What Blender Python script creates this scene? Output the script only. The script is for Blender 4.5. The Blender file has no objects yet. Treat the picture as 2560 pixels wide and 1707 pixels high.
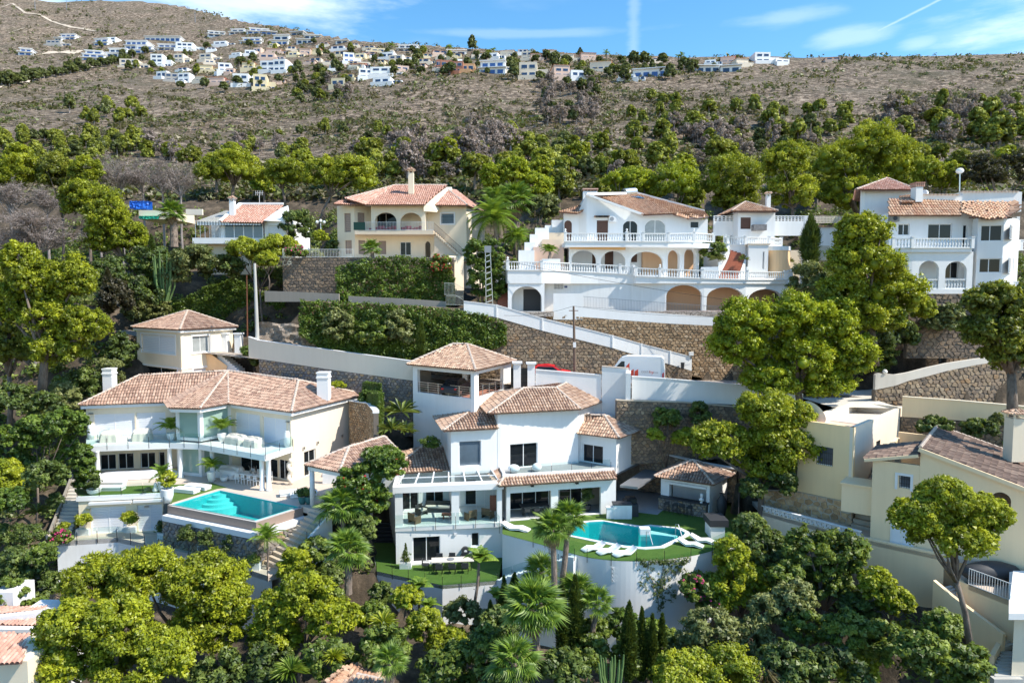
import bpy,math,random
import numpy as np
from mathutils import Vector as Ve,Matrix,noise as mnoise
QA='white_plaster'
QB='far_white'
QC='white_paint'
QD='cream_plaster'
QE='classic'
QF='charcoal'
QG='modern'
QH='far_cream'
QI='MULTIPLY'
QJ='retaining_wall'
QK='structure'
QL='needle'
QM='Roughness'
QN='dark_metal'
QO='far_blue'
QP='white_metal'
QQ='Base Color'
QR='dark_leaf'
QS='pale_cream_plaster'
QT='green_cream_plaster'
QU='far_pink'
QV='SUBTRACT'
QW='white_floor'
QX='stairs'
QY='boundary_wall'
QZ='tile_salmon'
Qa='shutter2'
Qb='aged_white_plaster'
Qc='grey_plaster'
Qd='grey_metal'
Qe='tile_warm'
Qf='stone_warm'
Qg='foliage'
Qh='feather'
Qi='far_yellow'
Qj='warm_grey_plaster'
Qk='tile_orange'
Ql='ShaderNodeNewGeometry'
Qm='sand_plaster'
Qn='dark_wood'
Qo='tan_stone'
Qp='terrace_tile'
Qq='pine_bark'
Qr='dark_pane'
Qs='far_pane'
Qt='banana'
Qu='lamp_globe'
Qv='tile_mixed'
Qw='tile_mortar'
Qx='stone_grey'
Qy='lime_leaf'
Qz='garage'
QA1='shutter'
QB1='__len__'
QC1='coping'
QD1='garden_steps'
QE1='parapet'
QF1='side_wall'
QG1='planter'
QH1='orange_plaster'
QI1='red_paint'
QJ1='grey_print'
QK1='stone_dark'
QL1='clear_glass'
QM1='shrub_leaf'
QN1='olive_leaf'
QO1='ivy_leaf'
QP1='shutter1'
QQ1='backrest'
QR1='dark_tree'
QS1='small_tree'
QT1='bird of paradise trees'
QU1='banana_tree'
QV1='far_grey'
QW1='far_red_roof'
QX1='shutter_white'
QY1='white_fabric'
QZ1='grey_floor'
Qa1='glass_green'
Qb1='pink_flower'
Qc1='palm_bark'
Qd1='dead_bark'
Qe1='tile_brown'
Qf1='tile_deck'
Qg1='cobbled_road'
Qh1='blue_pane'
Qi1='pine_leaf'
Qj1='palm_leaf'
Qk1='hill_leaf'
Ql1='use_smooth'
Qm1='wall_lamp'
Qn1='pine_tree'
Qo1='sculpture'
random.seed(7);RNG=np.random.default_rng(11)
scene=bpy.context.scene
COL=scene.collection
# camera, sky, sun, exposure
F=1706.67;CX=1280.0;CY=853.5;TH=math.atan((853.5-737)/F);ST,CT=math.sin(TH),math.cos(TH)
cam=bpy.data.cameras.new('camera');cam.sensor_width=36;cam.lens=24;cam.clip_start=0.5;cam.clip_end=6000
cob=bpy.data.objects.new('camera',cam);COL.objects.link(cob);cob.location=(0,0,0)
cob.rotation_euler=(math.radians(90)-TH,0,0);scene.camera=cob
SUN_EL=math.radians(49);SUN_AZ=math.radians(-17)
sv=Ve((math.cos(SUN_EL)*math.cos(SUN_AZ),math.cos(SUN_EL)*math.sin(SUN_AZ),math.sin(SUN_EL)))
sl=bpy.data.lights.new('sun','SUN');sl.energy=3.5;sl.angle=math.radians(0.5);sl.color=(1.0,0.935,0.82)
so=bpy.data.objects.new('sun',sl);COL.objects.link(so);so.rotation_euler=sv.to_track_quat('Z','Y').to_euler();so.location=(60,-20,90)
scene.view_settings.view_transform='Standard';scene.view_settings.look='None'
scene.view_settings.exposure=1.0;scene.view_settings.gamma=1.0;scene.view_settings.use_curve_mapping=False
world=bpy.data.worlds.new('World');scene.world=world;world.use_nodes=True
nt=world.node_tree;nt.nodes.clear();N=nt.nodes;LK=nt.links
sky=N.new('ShaderNodeTexSky');sky.sky_type='NISHITA';sky.sun_disc=False;sky.sun_elevation=SUN_EL
sky.sun_rotation=math.radians(90)-SUN_AZ;sky.air_density=1.0;sky.dust_density=0.25;sky.ozone_density=1.5
hs=N.new('ShaderNodeHueSaturation');hs.inputs['Saturation'].default_value=1.30;hs.inputs['Value'].default_value=0.86
hs.inputs['Hue'].default_value=0.492
LK.new(sky.outputs[0],hs.inputs['Color'])
bg=N.new('ShaderNodeBackground');bg.inputs[1].default_value=0.15;out=N.new('ShaderNodeOutputWorld')
tc=N.new('ShaderNodeTexCoord')
def wnode(t,**k):
 n=N.new(t)
 for a,b in k.items():setattr(n,a,b)
 return n
sp=wnode('ShaderNodeSeparateXYZ');LK.new(tc.outputs['Generated'],sp.inputs[0])
def wm(op,a,b=None,c=None):
 n=N.new('ShaderNodeMath');n.operation=op
 for i,v in enumerate((a,b,c)):
  if v is None:continue
  if isinstance(v,(int,float)):n.inputs[i].default_value=v
  else:LK.new(v,n.inputs[i])
 return n.outputs[0]
azn=wm('ARCTAN2',sp.outputs[0],sp.outputs[1]);eln=wm('ARCSINE',sp.outputs[2])
cb=wnode('ShaderNodeCombineXYZ');LK.new(azn,cb.inputs[0]);LK.new(wm(QI,eln,4.2),cb.inputs[1])
def wnoise(scale,detail,rough,off):
 mp=wnode('ShaderNodeMapping');LK.new(cb.outputs[0],mp.inputs[0]);mp.inputs['Location'].default_value=off
 n=wnode('ShaderNodeTexNoise');n.inputs['Scale'].default_value=scale;n.inputs['Detail'].default_value=detail
 n.inputs[QM].default_value=rough;LK.new(mp.outputs[0],n.inputs['Vector']);return n.outputs[0]
def wramp(v,a,b,hi):
 m=wnode('ShaderNodeMapRange',interpolation_type='SMOOTHSTEP');LK.new(v,m.inputs[0])
 m.inputs[1].default_value=a;m.inputs[2].default_value=b;m.inputs[3].default_value=0;m.inputs[4].default_value=hi
 return m.outputs[0]
veil=wramp(wnoise(3.0,5,0.5,(0,0,3.1)),0.48,0.80,0.25)
def blob(az,el,ra,re,hi):
 a=wm('DIVIDE',wm(QV,azn,az),ra);e=wm('DIVIDE',wm(QV,eln,el),re)
 d=wm('SQRT',wm('ADD',wm(QI,a,a),wm(QI,e,e)))
 d=wm('ADD',d,wm(QI,wm(QV,wnoise(9,5,0.6,(az*7,el*9,0)),0.5),1.3))
 m=wnode('ShaderNodeMapRange',interpolation_type='SMOOTHSTEP');LK.new(d,m.inputs[0])
 m.inputs[1].default_value=1.0;m.inputs[2].default_value=0.25;m.inputs[3].default_value=0;m.inputs[4].default_value=hi
 return m.outputs[0]
def azel(px,py):
 d=Ve(((px-CX)/F,CT+(CY-py)/F*ST,-ST+(CY-py)/F*CT)).normalized()
 return math.atan2(d.x,d.y),math.asin(d.z)
blobs=[(400,-75,.34,.062,.62),(690,-10,.12,.030,.7),(1975,45,.08,.014,.20),(2120,92,.062,.016,.27),(2300,110,.036,.012,.25),(2480,75,.10,.018,.16),(1330,85,.20,.008,.14),(-260,-120,.25,.07,.7),(3100,-60,.3,.05,.6),(1700,-260,.35,.05,.5)]
cur=veil
for px_,py_,ra,re,hi in blobs:
 a_,e_=azel(px_,py_)
 cur=wm('MAXIMUM',cur,blob(a_,e_,ra,re,hi))
def contrail(p0,p1,w,hi,sc):
 a0,e0=azel(*p0);a1,e1=azel(*p1);L=math.hypot(a1-a0,e1-e0);ux,uy=(a1-a0)/L,(e1-e0)/L
 da=wm(QV,azn,a0);de=wm(QV,eln,e0)
 al=wm('ADD',wm(QI,da,ux),wm(QI,de,uy));ac=wm('ABSOLUTE',wm('ADD',wm(QI,da,-uy),wm(QI,de,ux)))
 m=wnode('ShaderNodeMapRange',interpolation_type='SMOOTHSTEP');LK.new(wm('ADD',ac,wm(QI,wm(QV,wnoise(sc,4,.6,(1,2,3)),.5),w*.9)),m.inputs[0])
 m.inputs[1].default_value=w;m.inputs[2].default_value=0;m.inputs[3].default_value=0;m.inputs[4].default_value=hi
 g1=wm('GREATER_THAN',al,0);g2=wm('LESS_THAN',al,L)
 return wm(QI,m.outputs[0],wm(QI,g1,g2))
cur=wm('MAXIMUM',cur,contrail((1588,-700),(1584,175),.0125,.15,30))
cur=wm('MAXIMUM',cur,contrail((2195,78),(2700,-190),.0022,.28,60))
cur=wm(QI,cur,wm('GREATER_THAN',eln,-0.02))
mx=wnode('ShaderNodeMix',data_type='RGBA');LK.new(cur,mx.inputs[0]);LK.new(hs.outputs[0],mx.inputs[6])
mx.inputs[7].default_value=(4.8,5.3,5.9,1)
LK.new(mx.outputs[2],bg.inputs[0]);LK.new(bg.outputs[0],out.inputs[0])
# measuring helpers: a view ray meets a level or a vertical plane of the place
ZM={'1':(100,740,3.5636),'2':(100,1080,3.0947),'3':(560,700,3.1359),'4':(900,840,2.94),'5':(880,1180,4.1259),'6':(1380,1100,3.5635),'7':(1900,820,3.4091),'8':(1900,1140,2.8),'a':(0,0,2.7349),'b':(850,0,2.7349),'c':(1700,0,2.7349),'d':(0,380,3.36),'e':(680,380,3.7339),'f':(1240,440,3.0154),'h':(1940,400,3.5629),'0':(0,0,.91875),'s':(0,0,1),'L':(0,1000,2.2171),'M':(600,1300,3.36),'R':(1200,1380,3.0947),'T':(1180,560,5.2263),'V':(1500,840,5.113),'W':(2160,800,5.2275),'X':(760,1060,5.6),'Y':(0,560,3.135)}
def ray(p):
 if len(p)==3:
  a,b,s=ZM[p[0]];p=(a+p[1]/s,b+p[2]/s)
 cx=(p[0]-CX)/F;cy=(CY-p[1])/F
 return Ve((cx,CT+cy*ST,-ST+cy*CT))
def az(p,z):
 d=ray(p);t=z/d.z;return Ve((d.x*t,d.y*t))
def ay(p,Y):
 d=ray(p);t=Y/d.y;return Ve((d.x*t,Y,d.z*t))
def onwall(p,q,pix):

 d=ray(pix);e=Ve((q[0]-p[0],q[1]-p[1]));L=e.length;e/=L;n=Ve((-e.y,e.x))
 t=(n.x*p[0]+n.y*p[1])/(n.x*d.x+n.y*d.y)
 return(d.x*t-p[0])*e.x+(d.y*t-p[1])*e.y,d.z*t
 # materials
MATS={}
def newmat(name):
 m=bpy.data.materials.new(name);m.use_nodes=True;MATS[name]=m
 b=m.node_tree.nodes['Principled BSDF'];return m,m.node_tree,b
def node(nt,t,**k):
 n=nt.nodes.new(t)
 for a,b in k.items():setattr(n,a,b)
 return n
def ramp(nt,fac,stops):
 r=node(nt,'ShaderNodeValToRGB');nt.links.new(fac,r.inputs[0]);el=r.color_ramp.elements
 while len(el)<len(stops):el.new(0.5)
 for e,(p,c)in zip(el,stops):e.position=p;e.color=(*c,1)
 return r.outputs[0]
def noise(nt,scale,detail=4,rough=.55,vec=None,dist=0):
 n=node(nt,'ShaderNodeTexNoise');n.inputs['Scale'].default_value=scale;n.inputs['Detail'].default_value=detail
 n.inputs[QM].default_value=rough;n.inputs['Distortion'].default_value=dist
 if vec is None:
  g=node(nt,Ql);vec=g.outputs['Position']
 nt.links.new(vec,n.inputs['Vector']);return n.outputs[0]
def mathn(nt,op,a,b=None,c=None,clamp=False):
 n=node(nt,'ShaderNodeMath',operation=op);n.use_clamp=clamp
 for i,v in enumerate((a,b,c)):
  if v is None:continue
  if isinstance(v,(int,float)):n.inputs[i].default_value=v
  else:nt.links.new(v,n.inputs[i])
 return n.outputs[0]
def mixc(nt,fac,a,b,mode='MIX'):
 n=node(nt,'ShaderNodeMix',data_type='RGBA',blend_type=mode)
 for i,v in((0,fac),(6,a),(7,b)):
  if isinstance(v,(int,float)):n.inputs[i].default_value=v
  elif isinstance(v,tuple):n.inputs[i].default_value=(*v,1)
  else:nt.links.new(v,n.inputs[i])
 return n.outputs[2]
def bump(nt,b,h,strength,dist):
 n=node(nt,'ShaderNodeBump');n.inputs['Strength'].default_value=strength;n.inputs['Distance'].default_value=dist
 nt.links.new(h,n.inputs['Height']);nt.links.new(n.outputs[0],b.inputs['Normal'])
def rnd(nt):
 g=node(nt,Ql);o=node(nt,'ShaderNodeObjectInfo')
 return mathn(nt,'FRACT',mathn(nt,'ADD',g.outputs['Random Per Island'],o.outputs['Random']))
def plaster(name,col,stain=.085,rough=.85,scale=.6):
 m,t,b=newmat(name);b.inputs[QM].default_value=rough
 n1=noise(t,scale,5,.6);g=node(t,Ql);mp=node(t,'ShaderNodeMapping');mp.inputs['Scale'].default_value=(2.2,2.2,.22)
 t.links.new(g.outputs['Position'],mp.inputs[0]);n2=noise(t,1.3,4,.6,mp.outputs[0])
 f=mathn(t,QI,mathn(t,QV,mathn(t,'ADD',mathn(t,QI,n1,.5),mathn(t,QI,n2,.7)),.52,clamp=True),stain*6,clamp=True)
 dark=tuple(c*d for c,d in zip(col,(.66,.64,.6)))
 t.links.new(mixc(t,f,tuple(col),dark),b.inputs[QQ]);bump(t,b,noise(t,9,5,.6),.15,.02);return m
plaster(QA,(.80,.80,.79));plaster(QD,(.82,.71,.54));plaster(QS,(.78,.69,.57))
plaster('yellow_plaster',(.95,.70,.40));plaster(QT,(.93,.71,.45));plaster(QH1,(.72,.45,.27))
plaster(Qb,(.78,.78,.77),.16);plaster('pink_plaster',(.72,.50,.40));plaster('terracotta_plaster',(.42,.17,.11))
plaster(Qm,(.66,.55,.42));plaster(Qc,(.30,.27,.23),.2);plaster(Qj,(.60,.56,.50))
plaster('ochre_plaster',(.92,.60,.33))
def simple(name,col,rough=.6,metal=0,nscale=None,amt=.15,spec=None):
 m,t,b=newmat(name);b.inputs[QM].default_value=rough;b.inputs['Metallic'].default_value=metal
 if nscale:
  t.links.new(mixc(t,noise(t,nscale,5,.6),tuple(c*(1-amt)for c in col),tuple(min(1,c*(1+amt))for c in col)),b.inputs[QQ])
 else:b.inputs[QQ].default_value=(*col,1)
 return m
simple(QC,(.80,.80,.80),.4);simple(QX1,(.74,.76,.80),.5);simple(QY1,(.78,.78,.77),.9,0,5,.06)
simple('beige_fabric',(.62,.58,.50),.95,0,3,.10);simple(QN,(.03,.033,.036),.4,.6);simple('steel',(.55,.56,.57),.3,.9)
simple(QP,(.74,.74,.74),.4);simple(Qd,(.30,.31,.33),.45,.5);simple(Qn,(.10,.045,.028),.6,0,4,.3)
simple('weathered_wood',(.16,.11,.08),.85,0,3,.35);simple('brown_shutter',(.30,.23,.20),.7);simple(QF,(.035,.037,.042),.6)
simple(Qo,(.52,.44,.34),.85,0,2,.15);simple('pool_edge',(.50,.47,.44),.7,0,2,.1);simple('brown_pool_side',(.30,.22,.18),.7,0,2,.1)
simple(Qp,(.56,.47,.39),.75,0,1.2,.10);simple(QW,(.70,.70,.69),.6,0,1.5,.06);simple(QZ1,(.30,.31,.32),.6,0,2,.1)
simple('red_step',(.36,.12,.07),.8,0,3,.3);simple(QI1,(.62,.02,.02),.25);simple('blue_tarp',(.02,.14,.60),.45,0,2,.3)
simple('green_tarp',(.02,.42,.27),.5,0,2,.2);simple(Qa1,(.30,.42,.37),.12,0,.5,.12);simple('rubber',(.015,.015,.016),.8)
simple('teal_ceramic',(.05,.16,.16),.25);simple('red_logo',(.75,.07,.03),.5);simple(QJ1,(.22,.22,.24),.6)
simple('orange_awning',(.70,.42,.18),.8);simple('bronze',(.10,.07,.05),.5,.3,3,.4);simple('rattan',(.22,.13,.08),.8,0,8,.3)
simple('brown_panel',(.20,.12,.09),.8,0,3,.25);simple('concrete',(.46,.45,.42),.9,0,.9,.2);simple('dead_frond',(.30,.20,.11),.9,0,3,.3)
simple(Qb1,(.65,.06,.22),.7,0,5,.4);simple('red_flower',(.60,.04,.04),.7,0,5,.3)
simple('cactus_green',(.10,.17,.05),.7,0,3,.3);simple('clay',(.42,.15,.09),.8,0,4,.2);simple('red_rug',(.35,.04,.08),.95,0,6,.5)
simple('screen_green',(.02,.07,.05),.8);simple('solar_glass',(.03,.05,.09),.08);simple('rust',(.16,.06,.03),.8,.2,4,.4)
simple(Qu,(.85,.84,.80),.3);simple('navy',(.03,.04,.10),.6)
def barkmat(name,c1,c2,sc=5):
 m,t,b=newmat(name);b.inputs[QM].default_value=.95
 g=node(t,Ql);mp=node(t,'ShaderNodeMapping');mp.inputs['Scale'].default_value=(1,1,.3);t.links.new(g.outputs['Position'],mp.inputs[0])
 n=noise(t,sc,6,.7,mp.outputs[0]);t.links.new(ramp(t,n,[(.3,c1),(.7,c2)]),b.inputs[QQ]);bump(t,b,n,.8,.08)
barkmat(Qq,(.07,.05,.04),(.25,.20,.16));barkmat(Qc1,(.10,.07,.055),(.34,.27,.22),7);barkmat(Qd1,(.16,.13,.12),(.42,.37,.35))
def tilemat(name,stops,dirt=.5):
 m,t,b=newmat(name);b.inputs[QM].default_value=.85
 c=ramp(t,rnd(t),stops);n=noise(t,1.1,5,.65)
 f=mathn(t,QI,mathn(t,QV,n,.5,clamp=True),dirt*4,clamp=True)
 t.links.new(mixc(t,f,c,mixc(t,.6,c,(.14,.11,.09))),b.inputs[QQ]);bump(t,b,noise(t,25,4,.6),.3,.01)
tilemat(Qv,[(0,(.24,.145,.11)),(.25,(.36,.225,.165)),(.5,(.44,.285,.21)),(.75,(.50,.345,.26)),(1,(.33,.22,.165))])
tilemat(QZ,[(0,(.46,.24,.18)),(.4,(.54,.30,.22)),(.8,(.62,.39,.31)),(1,(.42,.23,.17))],.3)
tilemat(Qk,[(0,(.36,.19,.12)),(.4,(.48,.29,.18)),(.8,(.56,.38,.26)),(1,(.32,.20,.14))],.3)
tilemat(Qe,[(0,(.27,.165,.12)),(.3,(.40,.255,.175)),(.6,(.50,.34,.24)),(.85,(.56,.41,.30)),(1,(.36,.24,.175))])
tilemat(Qe1,[(0,(.10,.065,.05)),(.4,(.17,.11,.085)),(.8,(.25,.17,.13)),(1,(.34,.25,.19))],.6)
simple(Qw,(.54,.45,.38),.9,0,3,.15);simple(Qf1,(.22,.12,.09),.9,0,2,.2)
def stonemat(name,stops):
 m,t,b=newmat(name);b.inputs[QM].default_value=.9
 c=ramp(t,rnd(t),stops);n=noise(t,2.6,6,.7)
 t.links.new(mixc(t,.55,c,ramp(t,n,[(.3,(.15,.13,.11)),(.7,(.85,.8,.74))]),'OVERLAY'),b.inputs[QQ]);bump(t,b,noise(t,8,6,.7),.7,.05)
stonemat(Qf,[(0,(.15,.125,.10)),(.3,(.25,.19,.14)),(.6,(.29,.22,.15)),(.85,(.36,.29,.21)),(1,(.31,.20,.11))])
stonemat('stone_golden',[(0,(.24,.165,.10)),(.4,(.36,.245,.14)),(.8,(.41,.30,.19)),(1,(.47,.37,.26))])
stonemat('stone_amber',[(0,(.40,.26,.14)),(.5,(.56,.38,.21)),(1,(.66,.50,.33))])
stonemat(Qx,[(0,(.19,.19,.20)),(.35,(.25,.23,.22)),(.7,(.31,.28,.25)),(1,(.40,.29,.17))])
stonemat(QK1,[(0,(.12,.10,.085)),(.5,(.22,.17,.13)),(1,(.30,.22,.15))])
simple('mortar_dark',(.17,.14,.115),.95,0,3,.3);simple('mortar_tan',(.22,.165,.11),.95,0,3,.2)
m,t,b=newmat('rock_face');b.inputs[QM].default_value=.95
n=noise(t,.5,8,.7,None,.6);t.links.new(ramp(t,n,[(.3,(.13,.10,.08)),(.48,(.30,.24,.19)),(.7,(.50,.42,.34))]),b.inputs[QQ]);bump(t,b,noise(t,1.2,8,.7),1,.6)
m,t,b=newmat(Qg1);b.inputs[QM].default_value=.9
v=node(t,'ShaderNodeTexVoronoi',feature='DISTANCE_TO_EDGE');v.inputs['Scale'].default_value=2.2;g=node(t,Ql);t.links.new(g.outputs['Position'],v.inputs['Vector'])
c=mixc(t,noise(t,1.5,5,.6),(.30,.25,.21),(.50,.43,.37));t.links.new(mixc(t,mathn(t,'LESS_THAN',v.outputs[0],.05),c,(.16,.13,.11)),b.inputs[QQ]);bump(t,b,v.outputs[0],.5,.05)
m,t,b=newmat('turf');b.inputs[QM].default_value=.9
t.links.new(mixc(t,noise(t,2.0,6,.7),(.045,.10,.010),(.105,.185,.02)),b.inputs[QQ]);bump(t,b,noise(t,40,4,.8),.8,.03)
def panemat(name,col,rough,spec=.5):
 m,t,b=newmat(name);b.inputs[QM].default_value=rough;b.inputs['Specular IOR Level'].default_value=spec
 t.links.new(mixc(t,noise(t,.9,4,.6),tuple(c*.5 for c in col),tuple(c*1.5 for c in col)),b.inputs[QQ])
panemat(Qr,(.012,.015,.018),.05,.3);panemat(Qh1,(.10,.14,.18),.06,.8);panemat(Qs,(.03,.06,.13),.15)
panemat('curtain_pane',(.32,.34,.34),.10,.5)
def clear(name,tint,k):
 m=bpy.data.materials.new(name);m.use_nodes=True;MATS[name]=m;t=m.node_tree;t.nodes.clear()
 o=node(t,'ShaderNodeOutputMaterial');tr=node(t,'ShaderNodeBsdfTransparent');tr.inputs[0].default_value=(*tint,1)
 gl=node(t,'ShaderNodeBsdfGlossy');gl.inputs[QM].default_value=.03;fr=node(t,'ShaderNodeFresnel');fr.inputs[0].default_value=1.45
 mx=node(t,'ShaderNodeMixShader');gb=node(t,Ql);t.links.new(mathn(t,QI,mathn(t,'ADD',mathn(t,QI,fr.outputs[0],.6),k),mathn(t,QV,1.0,gb.outputs['Backfacing'])),mx.inputs[0]);t.links.new(tr.outputs[0],mx.inputs[1]);t.links.new(gl.outputs[0],mx.inputs[2]);t.links.new(mx.outputs[0],o.inputs[0]);return m,t,gl
clear(QL1,(.88,.94,.93),.02)
m,t,gl=clear('pool_water',(.50,.93,.92),0.0)
bn=node(t,'ShaderNodeBump');bn.inputs['Strength'].default_value=.25;bn.inputs['Distance'].default_value=.05;t.links.new(noise(t,3.0,3,.5),bn.inputs['Height']);t.links.new(bn.outputs[0],gl.inputs['Normal'])
m,t,b=newmat('pool_tile');b.inputs[QM].default_value=.4
t.links.new(mixc(t,noise(t,5,4,.7),(.018,.33,.36),(.06,.52,.52)),b.inputs[QQ])  # turquoise mottle painted into the tile stands in for ripple and caustic light
simple('pool_tile_pale',(.25,.66,.64),.4)
def leafmat(name,c1,c2,c3,trans=.35,rough=.6):
 m=bpy.data.materials.new(name);m.use_nodes=True;MATS[name]=m;t=m.node_tree;t.nodes.clear();o=node(t,'ShaderNodeOutputMaterial')
 g=node(t,Ql);oi=node(t,'ShaderNodeObjectInfo');at=node(t,'ShaderNodeAttribute');at.attribute_name='tint'
 f=mathn(t,'ADD',mathn(t,QI,g.outputs['Random Per Island'],.45),mathn(t,QI,at.outputs['Fac'],.40))
 f=mathn(t,'ADD',f,mathn(t,QI,oi.outputs['Random'],.15));c=ramp(t,f,[(.15,c1),(.5,c2),(.85,c3)])
 an=node(t,'ShaderNodeAttribute');an.attribute_name='form';vt=node(t,'ShaderNodeVectorTransform',vector_type='VECTOR',convert_from='OBJECT',convert_to='WORLD');t.links.new(an.outputs['Vector'],vt.inputs[0])
 v1=node(t,'ShaderNodeVectorMath',operation='SCALE');v1 .inputs['Scale'].default_value=1.7;t.links.new(vt.outputs[0],v1 .inputs[0]);v2=node(t,'ShaderNodeVectorMath',operation='ADD');t.links.new(v1 .outputs[0],v2 .inputs[0]);t.links.new(g.outputs['Normal'],v2 .inputs[1]);v3=node(t,'ShaderNodeVectorMath',operation='NORMALIZE');t.links.new(v2 .outputs[0],v3 .inputs[0])
 d=node(t,'ShaderNodeBsdfDiffuse');t.links.new(c,d.inputs[0]);t.links.new(v3 .outputs[0],d.inputs['Normal']);tl=node(t,'ShaderNodeBsdfTranslucent');t.links.new(mixc(t,.35,c,(.35,.40,.02)),tl.inputs[0])
 mx=node(t,'ShaderNodeMixShader');mx.inputs[0].default_value=trans;t.links.new(d.outputs[0],mx.inputs[1]);t.links.new(tl.outputs[0],mx.inputs[2])
 gl=node(t,'ShaderNodeBsdfGlossy');gl.inputs[QM].default_value=.5;m2=node(t,'ShaderNodeMixShader');m2 .inputs[0].default_value=.04
 t.links.new(mx.outputs[0],m2 .inputs[1]);t.links.new(gl.outputs[0],m2 .inputs[2]);t.links.new(m2 .outputs[0],o.inputs[0])
leafmat(Qi1,(.12,.15,.012),(.28,.325,.014),(.46,.48,.025));leafmat('pine_leaf_bright',(.13,.18,.010),(.30,.37,.012),(.46,.50,.02))
leafmat('pine_leaf_dull',(.09,.11,.02),(.21,.235,.024),(.35,.36,.04));leafmat(QM1,(.05,.085,.014),(.13,.19,.024),(.28,.34,.055),.3)
leafmat(QR,(.035,.058,.016),(.09,.135,.026),(.19,.24,.048),.25);leafmat(QN1,(.09,.11,.035),(.18,.205,.06),(.30,.32,.12),.25)
leafmat(QO1,(.035,.07,.010),(.09,.155,.018),(.21,.29,.035),.3);leafmat(Qy,(.14,.18,.012),(.32,.37,.016),(.50,.52,.03))
leafmat(Qj1,(.07,.14,.016),(.17,.28,.025),(.34,.44,.07),.35);leafmat('cypress_leaf',(.022,.045,.010),(.055,.095,.014),(.13,.18,.03),.2)
leafmat('dead_twig',(.14,.105,.095),(.24,.19,.175),(.38,.32,.30),.15);leafmat('dry_grass',(0.200,0.150,0.080),(0.340,0.270,0.160),(0.500,0.420,0.270),.3)
leafmat(Qk1,(.045,.06,.022),(.10,.125,.03),(.18,.20,.05),.2);leafmat('scrub_leaf',(.04,.036,.018),(.10,.088,.042),(.20,.165,.09),.2)
leafmat('brown_leaf',(0.022,0.022,0.012),(0.050,0.045,0.022),(0.100,0.080,0.040),.2)
leafmat('hill_pine_leaf',(.10,.12,.02),(.22,.25,.025),(.36,.38,.045),.2)
m,t,b=newmat('hillside');b.inputs[QM].default_value=.95
n1=noise(t,.045,8,.62);n2=noise(t,.42,9,.78,None,.3);n3=noise(t,1.9,6,.75)
rock=ramp(t,n2,[(.41,(.045,.033,.022)),(.47,(.13,.092,.06)),(.53,(.27,.195,.135)),(.60,(.56,.45,.345))])
scr=ramp(t,n3,[(.40,(.02,.022,.010)),(.5,(.065,.06,.028)),(.60,(.17,.135,.08))])
f=mathn(t,QI,mathn(t,QV,mathn(t,'ADD',n1,mathn(t,QI,mathn(t,QV,n3,.5),1.9)),.52),6,clamp=True)
t.links.new(mixc(t,f,rock,scr),b.inputs[QQ]);bump(t,b,n3,1,1.2)
m,t,b=newmat('garden_soil');b.inputs[QM].default_value=.95
n=noise(t,.6,8,.7);t.links.new(ramp(t,n,[(.3,(.025,.02,.013)),(.5,(.07,.052,.034)),(.74,(.20,.15,.105))]),b.inputs[QQ]);bump(t,b,noise(t,3,6,.7),.8,.15)
simple('track',(.50,.42,.33),.95,0,.2,.15)
# object helpers
def tag(o,label=None,cat=None,group=None,kind=None):
 if label:o['label']=label
 if cat:o['category']=cat
 if group:o['group']=group
 if kind:o['kind']=kind
 return o
def empty(name,loc,label=None,cat=None,group=None):
 o=bpy.data.objects.new(name,None);COL.objects.link(o);o.location=loc;o.empty_display_size=.3
 return tag(o,label,cat,group)
def wloc(p):
 v=Ve((0,0,0))
 while p is not None:v+=p.location;p=p.parent
 return v
def link(name,me,parent=None,loc=None):
 o=bpy.data.objects.new(name,me);COL.objects.link(o)
 if parent is not None:o.parent=parent
 if loc is not None:o.location=loc
 return o
def mk(name,verts,faces,mat,parent=None,smooth=False):
 if parent is not None:
  w=wloc(parent);verts=[(v[0]-w.x,v[1]-w.y,v[2]-w.z)for v in verts]
 me=bpy.data.meshes.new(name);me.from_pydata([tuple(v)for v in verts],[],faces);me.materials.append(MATS[mat])
 if smooth:me.polygons.foreach_set(Ql1,[True]*len(me.polygons))
 me.update();return link(name,me,parent)
FORM=[None]
def addform(me):
 if FORM[0]is not None and len(FORM[0])<=len(me.vertices)<len(FORM[0])+120:
  f=np.zeros((len(me.vertices),3),np.float32);f[:len(FORM[0])]=FORM[0];a=me.attributes.new('form','FLOAT_VECTOR','POINT');a.data.foreach_set('vector',f.ravel())
 FORM[0]=None
def mknp(name,V,T,mat,parent=None,tint=None,k=3):
 V=np.asarray(V,np.float32).reshape(-1,3).copy();T=np.asarray(T,np.int32).reshape(-1,k)
 if parent is not None:V-=np.array(wloc(parent),np.float32)
 me=bpy.data.meshes.new(name);me.vertices.add(len(V));me.vertices.foreach_set('co',V.ravel())
 me.loops.add(T.size);me.loops.foreach_set('vertex_index',T.ravel());me.polygons.add(len(T))
 me.polygons.foreach_set('loop_start',np.arange(0,T.size,k,dtype=np.int32))
 me.materials.append(MATS[mat]);me.update(calc_edges=True)
 if tint is not None:
  a=me.attributes.new('tint','FLOAT','POINT');a.data.foreach_set('value',np.asarray(tint,np.float32));addform(me)
 return link(name,me,parent)
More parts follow.
